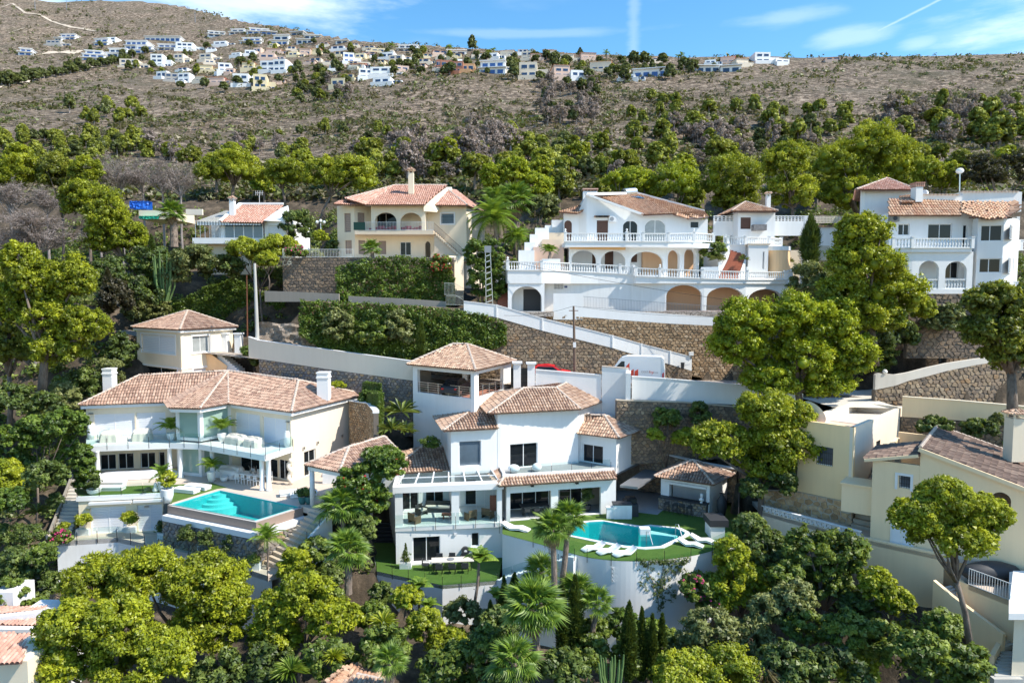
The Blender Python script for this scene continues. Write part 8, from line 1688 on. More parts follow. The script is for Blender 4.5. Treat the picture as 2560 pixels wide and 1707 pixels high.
shrub('green tree with pale blossom behind the bar pavilion, left',60.3,[(1500,935,1565,990)],'shrub',QS1,'tree',.1);shrub('round dark small tree in front of the tan wall',60.5,[(1585,920,1630,985)],'dark',QS1,'tree',.07)
shrub('low bright bushes on the terrace behind the bar',59.5,[(1545,985,1600,1030),(1490,985,1520,1015)],'lime',mode='leaf')
shrub('low plants in front of the stone wall under the yellow wall',53,[(2110,960,2190,1000),(2210,965,2290,1005)],'dark');shrub('tiny grey shrub growing out of the yellow wall foot',53,[(2275,955,2305,985)],'olive')
shrub('bushes left under the yellow block beside the pine trunk',52,[(1755,1080,1830,1140),(1700,1095,1760,1150)],'dark')
for i,(Y,b,k,lb)in enumerate(((47,(850,1340,900,1400),'dark','dark bush in the gap left of the lower lawn wall'),(48,(690,1230,760,1300),'shrub','green bush right of the beige steps parapet'),(47,(640,1260,720,1340),'lime','feathery bright bush over the lower end of the steps parapet'),(44,(820,1380,900,1460),'shrub','leafy bush under the bright feathery pine, right'),(41,(560,1480,680,1580),'dark','shaded bush under the feathery young pine'),(40,(440,1500,560,1600),'dark','dark bush between the two foreground pines and the yucca'),(48.5,(720,1290,790,1360),'dark','dark bush behind the two fan palms'),(49,(800,1180,860,1260),'dark','dark bush left of the black side ramp'),(45,(730,1340,790,1400),'shrub','green bush below the fan palm of the side ramp'),(50,(-20,1120,60,1180),'ivyb','green ground bush at the left edge under the yellow green one'),(52,(60,1060,150,1130),'dark','dark shaded bush left of the grey steps'),(47,(60,1250,125,1300),'shrub','green bush behind the magnolia like tree'),(41,(1100,1400,1190,1480),'dark','dark bush left of the skirted palm'),(43,(1330,1420,1400,1490),'shrub','green bush under the leaning fan palm'),(60,(1690,1040,1780,1120),'dark','dark bush behind the medium pine'),(42,(1930,1360,2010,1450),'dark','shaded bush under the pale lime feathery bush'),(40,(1800,1400,1900,1480),'shrub','green bush filling the gap in the lower right slope'),(43,(1760,1290,1850,1360),'shrub','green bush left of the dense round trees'),(39,(1900,1490,2010,1580),'lime','bright bush at the bottom right'),(43,(1480,1440,1560,1520),'shrub','leafy bush right of the pencil cypresses'),(40,(1640,1500,1740,1570),'dark','dark bush right of the bright round bush'),(39,(1660,1540,1760,1600),'shrub','green bush at the bottom edge near the straw tuft'),(38,(2120,1400,2210,1480),'shrub','green bush beside the stair wall'),(79.5,(450,585,560,645),'dark','dark bush under the bungalow terrace, right part'),(64,(2030,745,2110,800),'dark','shaded bush under the base wall of the top right house'),(63.5,(2120,720,2200,770),'olive','dry bush on the bank under the top right house'),(66,(1960,820,2040,870),'shrub','green bush at the left foot of the big stone wall'),(57,(130,1000,180,1070),'ivyb','green bush against the left end of the balcony'),(66,(150,850,230,930),'dark','dark bush behind the left chimney of the cream villa'),(64,(100,880,180,960),'olive','dull olive bush left of the cream villa roof'),(61,(60,900,140,970),'dark','shaded bush under the layered pine'),(60,(-20,880,70,960),'dark','dark bush at the left edge under the pines'))):
 shrub(lb,Y,[b],k)
palm('tall bird of paradise tree in front of the lower lawn',46.5,D(1100,1292),D(1087,1400),1.5,16,Qt,.1,group=QT1,name=QU1,cat='plant',elev=(25,85));palm('small bird of paradise tree left of the pierced blocks',46,D(962,1350),D(958,1430),1.1,12,Qt,.08,group=QT1,name=QU1,cat='plant',elev=(20,80));palm('bird of paradise plant left in the lower lawn border',46,D(985,1400),D(985,1425),1.2,12,Qt,.08,group=QT1,name=QU1,cat='plant',elev=(30,85));palm('bird of paradise plant between the small cypresses',45,D(1140,1375),D(1140,1400),1.1,12,Qt,.08,group=QT1,name=QU1,cat='plant',elev=(30,85));palm('broad banana leaves below the lower lawn wall',45.5,D(930,1385),D(930,1410),1.3,14,Qt,.08,group=QT1,name=QU1,cat='plant',elev=(15,80))
spiky('yellow edged yucca at the bottom, left of centre',38,D(768,1508),.75,90,Qy);spiky('green yucca at the bottom left of centre',39,D(668,1560-20),1.3,90,Qj1);spiky('dark yucca in the shrubs below the feathery pine',41,D(880,1430),1.1,70,Qy)
spiky('small shaded palm like plant in the left garden',53,D(85,1175),1.1,60,QR,'yucca');spiky('pale dry grass tuft at the lower right',35.5,D(1760,1555),1.2,160,'dry_grass','grass_tuft','grass',w=.02,droop=.4)
def cactus(label,Y,x0,x1,yt,yb,n,name='cactus',mat='cactus_green',r=.11):
 rr=random.Random(int(x0));a=ay(D(x0,yb),Y);b=ay(D(x1,yb),Y);t=ay(D((x0+x1)/2,yt),Y);root=empty(name,((a.x+b.x)/2,Y,a.z),label,'cactus');m=MB()
 for i in range(n):
  x=a.x+(b.x-a.x)*(i+.5)/n;cx=(a.x+b.x)/2;h=(t.z-a.z)*rr.uniform(.6,1.0);y=Y+rr.uniform(-.5,.5);m=MB();base=Ve((cx+(x-cx)*.35,y,a.z-.3));m.tube([base,(x-.1*(x-cx),y,a.z+h*.35),(x,y,a.z+h*.7),(x+.08*(x-cx),y,a.z+h)],[r,r,r*.95,r*.45],6);m.build('stem',mat,root)
 return root
cactus('tall candelabra cactus above the stone wall, left',77,350,402,575,685,14);cactus('columnar cactus group at the bottom edge right of centre',35.5,1372,1435,1505,1580,10,r=.08)
def wallvine():
 root=empty('climber',(11,46,-19),'sparse climbing vine with bare stems hanging on the curved white wall','climber');rr=random.Random(8);m=MB();tw=[]
 top=[('6',x,1062)for x in range(760,1190,36)]
 def P(x,y):q=ay(('6',x,y),46.35+abs(x-850)*.0016);return Ve((q.x,q.y-.12,q.z))
 for sx,sy,pts in((790,1070,[(800,1150),(830,1260),(800,1320)]),(860,1070,[(850,1160),(900,1260),(1040,1330),(1060,1400)]),(1000,1065,[(980,1180),(960,1290),(940,1400),(950,1500)]),(1100,1060,[(1050,1150),(980,1230),(930,1300)]),(1180,1045,[(1150,1120),(1080,1200)]),(880,1280,[(950,1390),(1040,1420)])):
  q=[P(sx,sy)]+[P(*p)for p in pts];m.tube(q,.025,4,False)
  for a,b in zip(q[:-1],q[1:]):
   for k in range(9):tw.append(a.lerp(b,rr.random())+Ve((rr.uniform(-.3,.3),0,rr.uniform(-.3,.3))))
 for k in range(70):tw.append(P(rr.uniform(740,1200),1062+rr.uniform(-12,30))+Ve((0,-.1,0)))
 m.build('stem',Qd1,root);rng=np.random.default_rng(3);C=np.array([list(v)for v in tw]);t=tufts(C,np.full(len(C),.16),9,.11,'leaf',rng);V=t.reshape(-1,3);mknp(Qg,V,np.arange(len(V)).reshape(-1,3),QR,root,np.full(len(V),.5))
wallvine()
# undergrowth that nobody could count, near slope
def undergrowth():
 rng=np.random.default_rng(77);n=12500;X=rng.uniform(-78,78,n);Y=24+92*rng.uniform(0,1,n)**1.25;keep=np.abs(X)<Y*.80+6;X,Y=X[keep],Y[keep]
 bad=np.zeros(len(X),bool)
 for poly,lv in CAPS:
  c=np.mean(np.array([(p[0],p[1])for p in poly]),0);bad|=inpoly([(c[0]+(p[0]-c[0])*1.06,c[1]+(p[1]-c[1])*1.06)for p in poly],X,Y)
 for(xa,ya,xb,yb)in((-36,66,30,79),(-16,56,26,66),(-22,42.5,20,58)):bad|=(X>xa)&(X<xb)&(Y>ya)&(Y<yb)&(rng.uniform(0,1,len(X))<(.9 if ya!=42.5 else.3))
 X,Y=X[~bad],Y[~bad];Z=hz(X,Y);dn=fbm(X/5,Y/5,9,3);k=dn>-1.1;X,Y,Z=X[k],Y[k],Z[k];m=len(X);h=rng.uniform(.4,1.5,m)
 C=np.stack([X,Y,Z+h*.35],1);C=np.repeat(C,3,0)+rng.normal(0,.35,(m*3,3))*np.array([1,1,.4]);R=np.repeat(h,3)*.6
 sel=rng.uniform(0,1,m*3)
 for lo,hi,mat,md in((0,.45,QR,'leaf'),(.45,.8,QM1,'leaf'),(.8,1,QN1,QL)):
  q=(sel>=lo)&(sel<hi);t=tufts(C[q],R[q],17,.29,md,rng);V=t.reshape(-1,3);tag(mknp('undergrowth',V,np.arange(len(V)).reshape(-1,3),mat,None,np.repeat(rng.uniform(0,1,q.sum()),17*3)),'low mixed green undergrowth covering the slopes between the gardens','undergrowth',kind='stuff')
undergrowth()
# far hillside: pines, dead trees and scrub
def far_variant(kind,seed):
 rng=np.random.default_rng(seed)
 if kind=='dead':
  V,T,tn,CC,RR=crown_arrays([((0,0,2.6),1.6,1.6,2.2)],rng,.5,10,12,.20,QL,-.9,0);leaf='dead_twig'
 else:
  sh=rng.uniform(.8,1.35);V,T,tn,CC,RR=crown_arrays([((0,0,2.3),1.9,1.9,1.7*sh),((rng.uniform(-.7,.7),0,3.0*sh),1.2,1.2,1.1)],rng,.42,9,15,.42,QL,-.6,.8);leaf={'p':'hill_pine_leaf','d':Qk1}[kind[0]]
 m=MB();m.tube([(0,0,-.6),(.1,0,1.2),(0,.1,2.6)],[.22,.17,.08],5);v2=np.array(m.v)
 me=bpy.data.meshes.new('hill_tree');nv=len(V);fs=[tuple(t)for t in T]+[tuple(nv+i for i in f)for f in m.f];me.from_pydata([tuple(v)for v in np.concatenate([V,v2])],[],fs);me.materials.append(MATS[leaf]);me.materials.append(MATS[Qd1])
 me.polygons.foreach_set('material_index',np.array([0]*len(T)+[1]*len(m.f),np.int32));a=me.attributes.new('tint','FLOAT','POINT');a.data.foreach_set('value',np.concatenate([tn,np.full(len(v2),.5)]).astype(np.float32));addform(me);return me
def belt():
 rr=random.Random(31);V_=[]
 for i in range(5):
  SEED[0]+=1;rng=np.random.default_rng(SEED[0]);V,T,tn,CC,RR=crown_arrays([((0,0,4.2),2.6,2.4,1.9),((.8,0,5.2),1.8,1.8,1.4)],rng,.36,13,16,.26,QL,-.7);m=MB();m.tube([(0,0,-1),(.2,0,2),(0,0,4.5)],[.28,.22,.1],6);v2=np.array(m.v);nv=len(V)
  me=bpy.data.meshes.new('belt_pine');me.from_pydata([tuple(v)for v in np.concatenate([V,v2])],[],[tuple(t)for t in T]+[tuple(nv+k for k in f)for f in m.f]);me.materials.append(MATS[Qi1 if i%2 else 'pine_leaf_dull']);me.materials.append(MATS[Qq]);me.polygons.foreach_set('material_index',np.array([0]*len(T)+[1]*len(m.f),np.int32));a=me.attributes.new('tint','FLOAT','POINT');a.data.foreach_set('value',np.concatenate([tn,np.full(len(v2),.5)]).astype(np.float32));addform(me);V_.append(me)
 for k in range(60):
  x=rr.uniform(-60,2420);Y=rr.uniform(106,150)
  if 180<x<450 and rr.random()<.8:continue
  X=(x/.91875-CX)/F*Y;o=link(Qn1,rr.choice(V_),None,(X,Y,gz(X,Y)));o.rotation_euler=(0,0,rr.uniform(0,6.28));o.scale=(rr.uniform(.75,1.15),)*3;tag(o,'pine in the green belt between the upper villas and the bare hillside','tree','pines of the green belt behind the upper villas')
belt()
def far_trees():
 PV=[far_variant('pine',200+i)for i in range(5)];DV=[far_variant('dark',220+i)for i in range(4)];XV=[far_variant('dead',240+i)for i in range(4)];rr=random.Random(21);cnt={'p':0,'d':0,'x':0}
 def put(vs,x,y,s,name,lab,grp):
  X,Y,Z=onhill(x/.91875,y/.91875);o=link(name,rr.choice(vs),None,(X,Y,Z));o.rotation_euler=(0,0,rr.uniform(0,6.28));s*=.84;o.scale=(s*rr.uniform(.8,1.2),s*rr.uniform(.8,1.2),s*rr.uniform(.8,1.3));tag(o,lab,'tree',grp)
 def region(n,x0,y0,x1,y1,kinds,s0,s1):
  xm=(x0+x1)/2;ar='far left' if xm<300 else 'above the bungalow' if xm<700 else 'above the cream house' if xm<1130 else 'above the arched villa' if xm<1600 else 'above the garden hut' if xm<2000 else 'above the top right house'
  ar='on the %s slope, %s'%('upper' if(y0+y1)/2<300 else 'lower',ar)
  for _ in range(n):
   k=rr.choice(kinds);x,y=rr.uniform(x0,x1),rr.uniform(y0,y1)
   if k=='p':put(PV,x,y,rr.uniform(s0,s1),Qn1,'small yellow green pine '+ar,'small pines '+ar)
   elif k=='d':put(DV,x,y,rr.uniform(s0,s1)*.9,QR1,'small dark evergreen '+ar,'small dark evergreens '+ar)
   else:put(XV,x,y,rr.uniform(s0,s1)*1.1,'dead_tree','small grey dead tree '+ar,'small grey dead trees '+ar)
 region(44,0,325,330,375,'ppppd',.8,1.3);region(26,330,340,700,375,'pppxd',.8,1.3);region(12,640,300,1000,340,'pd',.7,1.0);region(40,820,345,1110,420,'pppxx',.8,1.4);region(46,1160,325,1480,425,'ppppdx',.8,1.4);region(14,1440,230,1560,330,'p',.8,1.2)
 region(40,1240,195,1370,290,'xxxxd',1.0,1.6);region(32,1480,300,1880,400,'ppdxx',.9,1.5);region(26,1540,250,1960,320,'ppp',.9,1.5);region(62,2040,245,2360,345,'xxxpp',1.0,1.7);region(16,1600,320,1700,380,'x',1.1,1.6)
 region(10,150,250,330,300,'p',.9,1.3);region(26,680,190,800,240,'pdx',.9,1.4);region(22,900,330,1180,420,'x',1.2,1.7)
 for x,y,s in[(160,262,1.4),(225,262,1.2),(245,270,1.3),(735,172,1.9),(770,165,1.6),(640,195,1.2),(690,215,1.2),(1085,118,2.0),(1455,152,1.8),(1480,152,1.7),(1590,168,1.9),(1540,185,1.5),(1435,190,1.5),(1270,145,1.7),(1175,168,1.6),(1180,185,1.5),(1240,190,1.4),(1300,150,1.6),(905,175,1.3),(545,200,1.4),(470,205,1.4),(515,215,1.4),(600,205,1.3),(305,135,1.6),(335,125,1.4),(415,205,1.3),(1350,185,1.5),(1395,180,1.4)]:put(DV,x,y,s,QR1,'rounded dark green tree among the hilltop villas','dark trees among the hilltop villas')
 for _ in range(120):
  x=rr.uniform(200,1640);lo_=np.interp(x,[200,500,800,900,1600],[150,205,205,180,175]);hi_=np.interp(x,[200,500,700,900,1300,1640],[105,100,100,120,140,158]);put(rr.choice([PV,DV,DV]),x,rr.uniform(hi_,lo_),rr.uniform(.8,1.6),QR1,'garden tree squeezed between the hilltop villas','garden trees between the hilltop villas')
 for i in range(34):t=i/33;x=5+t*290;y=203-t*62+rr.uniform(-3,3);put(DV,x,y,rr.uniform(1.0,1.5)*(1+.3*(1-t)),QR1,'dark pine in the row along the pale track, far left','pines in the row along the pale track')
 rng=np.random.default_rng(5);n=40000;px=rng.uniform(-500,3100,n);f=rng.uniform(0,1,n)**1.25;Dm=np.interp(px,SKYL[:,0],SKYL[:,2]);Y=120*(Dm*1.0/120)**f;X=(px-CX)/F*Y
 d=fbm(X/26,Y/30,12,4)+.5*fbm(X/7,Y/8,14,3);k=d+rng.normal(0,.55,n)>-.05;X,Y=X[k],Y[k];Z=farz(X,Y);m=len(X);h=rng.uniform(.35,1.5,m)*(1+.0016*Y)
 C=np.stack([X,Y,Z+h*.2],1);t=tufts(C,h,12,1,'leaf',rng,.6);ctr=t.mean(1,keepdims=True);t=ctr+(t-ctr)*(np.repeat(h,12)*.55)[:,None,None];V=t.reshape(-1,3)
 half=rng.uniform(0,1,m)<.62;idx=np.repeat(half,12)
 for q,mat in((idx,'scrub_leaf'),(~idx,Qk1)):vv=t[q].reshape(-1,3);tag(mknp('scrub',vv,np.arange(len(vv)).reshape(-1,3),mat,None,np.repeat(rng.uniform(0,1,len(vv)//3),3)),'low dry scrub covering the rocky hillside','scrub',kind='stuff')
far_trees()
# the villas along the far hilltop
simple(QB,(.76,.77,.78),.8);simple(QH,(.68,.60,.49),.85);simple(Qi,(.70,.60,.40),.85);simple(QU,(.62,.46,.38),.85);simple('far_rust',(.36,.16,.11),.85);simple('far_orange',(.58,.34,.18),.85);simple(QV1,(.40,.38,.36),.9);simple('far_roof',(.55,.34,.26),.85,0,.5,.2);simple(QO,(.05,.12,.34),.2);simple(QW1,(.58,.22,.16),.85,0,.5,.2)
ZF={'A':(0,60,4.9),'B':(480,60,4.9),'C':(900,90,4.9),'E':(1340,110,3.095),'Z':(0,0,1)}
def fhs(reg,x0,y0,x1,y1,style,col,label,win=Qs,yaw=0,roof=None):
 a,b,s=ZF[reg];x0,x1=a+x0/s,a+x1/s;y0,y1=b+y0/s,b+y1/s;xm=(x0+x1)/2;X,Y,Z=onhill(xm,y1,125,1000);zt=(ray((xm,y0)).z/ray((xm,y0)).y)*Y;zb=(ray((xm,y1)).z/ray((xm,y1)).y)*Y;W=(x1-x0)/F*Y*1.18;Hh=max(3,zt-zb);rr=random.Random(int(x0*7+y0))
 H=empty('far_villa',(X,Y,Z),label,'house','villas along the far hilltop');yaw=math.radians(yaw or rr.uniform(-14,14));e=(math.cos(yaw),math.sin(yaw));o=(X-e[0]*W/2,Y-e[1]*W/2);fr=(o,e);Dp=min(12,W*.9);base=zb-4
 nst=max(1,round(Hh/3.1));sh=Hh/nst
 def winrow(z,u0,u1,n,h,v=0,par=H,mt=None):
  for i in range(n):
   c0=u0+(u1-u0)*(i+.15)/n;c1=u0+(u1-u0)*(i+.85)/n;m=MB();m.fbox(fr,c0-.08,v-.06,z-.08,c1+.08,v-.002,z+h+.08);w=m.build('window',QB,par);m=MB();m.fbox(fr,c0,v-.10,z,c1,v-.065,z+h);m.build('pane',mt or win,w)
 if style==QG:
  for k in range(nst):
   ins=(nst-1-k)*0+(k*1.1 if nst>1 else 0);u0=rr.uniform(0,.12)*W if k==nst-1 else 0;u1=W*(1 if k<nst-1 else rr.uniform(.85,1));z0=base if k==0 else zb+k*sh;qf('wall',col,H,fr,u0,ins+.9,z0,u1,Dp+2,zb+(k+1)*sh-.35)
   m=MB();m.fbox(fr,u0-.4,ins-.3,zb+(k+1)*sh-.349,u1+.4,Dp+2.3,zb+(k+1)*sh);m.build('roof' if k==nst-1 else 'balcony',QB,H);winrow(zb+k*sh+.5,u0+.5,u1-.5,max(2,int((u1-u0)/4)),sh*.5,ins+.9)
   if k<nst-1:pass
 else:
  main=.62 if W>9 else 1.0;lowh=Hh*(.72 if style=='classic2' else 1);qf('wall',col,H,fr,0,0,base,W*main,Dp,zb+Hh*(.78 if roof or style.startswith(QE)else 1))
  if main<1:qf('wall',col,H,fr,W*main+.002,1.6,base,W,Dp+1,zb+Hh*.6)
  tz=zb+Hh*.78
  if style.startswith(QE):
   def hip(u0,u1,v0,v1,z,h,mt):
    P_=[P3(fr,u0-.4,v0-.4,z),P3(fr,u1+.4,v0-.4,z),P3(fr,u1+.4,v1+.4,z),P3(fr,u0-.4,v1+.4,z)];w=(v1-v0)/2;cu=min((u1-u0)/2,w);A_=P3(fr,u0+cu*.9,(v0+v1)/2,z+h);B_=P3(fr,u1-cu*.9,(v0+v1)/2,z+h);m=MB();m.add(P_+[A_,B_],[(0,1,5,4),(1,2,5),(2,3,4,5),(3,0,4),(3,2,1,0)]);m.build('roof',mt,H)
   hip(0,W*main,0,Dp,tz+.01,Hh*.22,roof or 'far_roof')
   if main<1:hip(W*main+.4,W,1.6,Dp+1,zb+Hh*.6+.01,Hh*.18,roof or 'far_roof')
  for k in range(nst if style=='block' else max(1,nst-1)):winrow(zb+k*sh*.95+sh*.3,W*.05,W*main*.95,max(2,int(W*main/3.4)),sh*.42);
  if main<1:winrow(zb+.8,W*main+.4,W-.3,2,1.3,1.6)
  qf('terrace',col,H,fr,-.5,-2.2,base,W*.75,-.002,zb+.9)
 return H
for a in[('A',238,290,365,385,QG,QB,'lone small white house with dark blue base on the far left slope',QO),('A',660,165,740,210,QG,QB,'low white wing left of the highest far left villa'),('A',740,118,895,195,QG,QB,'white modern villa with blue windows, highest on the far left',QO),('A',590,200,820,275,'block',QV1,'grey unfinished terrace below the highest far left villa'),('A',1145,170,1300,270,QG,QB,'white modern villa above the row of pines, left one of the upper pair',QO),('A',1300,165,1410,240,'block',QB,'narrow white villa with white ramp on its right'),('A',1545,195,1770,310,QG,QB,'white three storey modern villa, upper part of the stepped pair',QO),('A',1660,260,1860,360,QG,QB,'white modern villa directly below the stepped pair upper part',QO),('A',1030,310,1240,455,QG,QB,'white four storey modern villa at the right end of the pine row',QO),('A',1320,290,1550,405,QG,QB,'white modern villa with dark tree in front'),('A',1780,150,2225,215,QG,QB,'long low white modern villa high on the left',QO),('A',1945,240,2140,330,QG,QB,'white modern villa with four square blue windows',QO),('A',2190,230,2460,330,'block',QB,'sprawling white villa right of the one with four blue windows'),('A',1500,430,1780,540,'block',QH,'wide cream villa with low front wall above the scrub'),('A',1870,370,2065,525,'block',QB,'tall white round fronted villa in a gap of dark trees'),('A',2140,365,2300,475,'block',QH,'pale villa with arched openings right of the round fronted one'),('A',1920,580,2040,670,'block',QB,'white box house at the lower edge of the village, left'),('A',2040,600,2170,710,'block',QV1,'grey sided house beside the white box house'),('A',2180,520,2290,590,QE,QB,'small white house with red roof behind the white box house',Qs,0,QW1),('A',2190,600,2310,720,'block',QB,'white house front lowest on the left of the village'),('B',215,85,395,160,QG,QB,'white modern villa, first of the skyline row from the left'),('B',465,55,630,130,QG,QB,'white modern villa, second of the skyline row from the left'),('B',700,48,940,128,QG,QB,'wide white villa with blue glass on the skyline slope',QO),('B',600,160,820,250,QG,QB,'white and blue glazed modern villa below the wide skyline villa',QO),('B',855,95,1040,135,QG,QV1,'low blue glazed band building on the skyline',QO),('B',1000,130,1170,200,QG,QB,'white three level villa in the middle of the skyline terraces'),('B',955,195,1165,260,QG,QB,'white villa base level under the three level villa',QO),('B',1190,90,1370,140,QG,QV1,'long villa with solar panels on the skyline'),('B',1370,130,1560,185,QG,QB,'white villa at the right end of the skyline terraces'),('B',1290,180,1480,245,QG,QB,'white villa with dark window band below the solar panel villa'),('B',280,210,495,270,'block',QB,'low white villa behind a round dark tree'),('B',100,360,320,460,'block',QH,'long pale villa beside dense garden trees'),('B',490,350,650,405,'block',QB,'low white bungalow in the middle of the left village'),('B',660,320,760,390,'block',QB,'small white house right of the low bungalow'),('B',90,480,330,590,QE,Qi,'yellow villa with shallow roof at the left of the lower row'),('B',350,480,540,600,'block',QB,'bright white stepped villa right of the yellow villa'),('B',240,625,475,745,QE,QU,'house with wide red brown roofs and balconies',Qs,0,QW1),('B',530,610,780,765,'block',QB,'large white wedge shaped house in the lowest row'),('B',780,620,990,810,'block',Qi,'tall yellow turreted house in the lowest row'),('B',40,610,200,720,QE,QH,'cream house lowest left of the red brown roofs'),('B',635,440,830,570,QE,Qi,'yellow villa with terraces in the middle row'),('B',850,450,1010,590,'block',QB,'grey white villa, left half of the large pale pair'),('B',1010,430,1220,595,'block',QB,'grey white villa, right half of the large pale pair'),('B',850,360,1100,440,'block',QU,'long pinkish block with blank wall'),('B',935,285,1170,370,QE,QU,'pinkish villa with tile roof above the blank walled block'),('B',1190,340,1350,410,'block',Qi,'beige box house in front of the tiled villas'),('B',1180,260,1320,335,QE,QH,'cream tiled villa behind the beige box house'),('B',1330,275,1440,380,QE,QU,'narrow pink villa right of the cream tiled villa'),('B',1450,280,1640,370,QE,Qi,'yellowish villa beside the dark cypress trees'),('B',1580,210,1720,280,QE,QH,'cream villa with broad tile roof near the crest'),('B',1760,195,1920,245,QG,QB,'small white cube villa breaking the crest line'),('B',1720,250,1950,330,QE,QB,'white gabled villa below the small cube villa'),('B',1950,225,2090,290,QE,QH,'cream villa on the crest left of the pointed tree'),('B',2120,250,2300,320,QE,QH,'cream villa with tile roof on the crest at the village centre'),('B',1875,355,2050,490,'block',QB,'bright white house with two blue windows on the slope',QO),('B',1970,480,2170,545,QE,QB,'low white house with red roof below the blue windowed one',Qs,0,QW1),('B',1840,590,2060,700,QE,Qi,'yellow villa left of the large white terraced villa'),('B',1715,665,1860,780,'block',Qi,'low yellow annex with dark doorway'),('C',5,400,160,530,'block',QB,'large white terraced villa on the slope, left part'),('C',160,380,480,500,'block',QB,'large white terraced villa on the slope, right part'),('C',180,500,475,600,'block',QB,'white lower deck with dark pillars under the terraced villa'),('C',470,100,690,195,QG,QB,'white modern villa standing clear on the crest'),('C',260,195,500,285,'block',QB,'white villa below the crest left of the modern one'),('C',370,230,600,340,'block',QH,'cream villa with flat roof and brown windows'),('C',700,260,940,350,QE,QH,'long cream villa with row of small windows'),('C',690,150,860,250,QE,QH,'cream tiled villa on the crest, centre'),('C',910,165,1060,240,QE,QU,'beige pink villa on the crest left of the black glass villa'),('C',1070,168,1310,240,QG,QB,'flat white villa with long black window on the crest'),('C',1000,300,1130,460,'block','far_rust','rust red cubic house, left part'),('C',1128,310,1250,465,'block','far_rust','rust red cubic house, right part with white balcony'),('C',940,290,1000,400,'block','far_rust','small rust red side building'),('C',1252,340,1390,445,'block','far_orange','plain orange block beside the rust red house'),('C',1478,285,1750,470,QG,QB,'large white four storey house with blue glass balconies',QO),('C',1570,205,1750,285,'block',QB,'white villa directly above the large blue glazed house'),('C',1730,155,1870,260,QE,QH,'cream villa with round tiled tower'),('C',1390,190,1570,270,QE,QH,'low beige villa right of the big round tree on the crest'),('C',1950,155,2040,230,QE,QB,'small white tiled house on the crest'),('C',1990,190,2110,300,'block',QH,'beige villa with arches below the crest'),('C',2110,195,2280,300,QE,QU,'tiled beige villa right of the one with arches'),('C',1980,320,2270,520,'block',QH,'big cream house with blank curved wall above the dead trees'),('C',2265,155,2360,220,QE,QH,'cream villa on the crest beside the bright green tree'),('E',75,35,200,100,QE,QH,'cream villa highest on the crest, left of the blue green conifer'),('E',200,60,345,135,QE,QH,'arched cream villa below the blue green conifer'),('E',365,55,520,125,QE,QU,'beige villa right of the blue green conifer'),('E',155,135,320,265,QE,QU,'beige brown villa with pergola above a curved wall'),('E',285,205,435,272,'block',QB,'small white house with three arches'),('E',440,110,660,215,QE,QH,'long cream villa on the slope with tile roof'),('E',590,175,760,225,'block',QH,'low cream terrace wall house right of the long cream villa'),('E',750,185,1005,260,QG,QB,'white modern villa with blue glass among round trees',QO),('E',655,245,825,285,'block',QB,'low white shed with red edge in front of the trees'),('E',860,105,1000,145,QE,QH,'tile roof peeping over the round trees on the crest'),('E',1240,160,1430,220,QG,QB,'white modern villa with dark terrace, left of the right hand group'),('E',1320,125,1430,165,'block',QB,'white rooftop room above the right hand modern villa'),('E',1430,160,1580,220,QG,QB,'white glazed wing of the right hand group'),('E',1445,80,1590,155,QE,QU,'pink towered villa of the right hand group',Qs,0,QW1),('E',1560,100,1690,170,QE,QH,'cream villa right of the pink tower'),('E',1710,65,1870,150,'block',QB,'bright white cubic villa at the right end of the village'),('E',1860,138,1955,160,'block',QB,'low white garden wall house right of the cubic villa'),('E',2250,100,2345,142,QE,QU,'lonely small house on the right hand crest')]:fhs(*a)
rr6=random.Random(12)
for k in range(56):
 x=rr6 .uniform(530,1290);t=np.interp(x,[530,600,800,900,1290],[95,96,108,122,142]);b_=np.interp(x,[530,640,800,1000,1290],[190,205,200,176,178]);y=rr6 .uniform(t,b_)+8;w=rr6 .uniform(16,30);h=rr6 .uniform(10,17)
 fhs('Z',x-w/2,y-h,x+w/2,y,rr6 .choice([QE,'block',QE]),rr6 .choice([QB,QH,QH,QU,Qi]),'small pale house wedged among the others of the hilltop village')
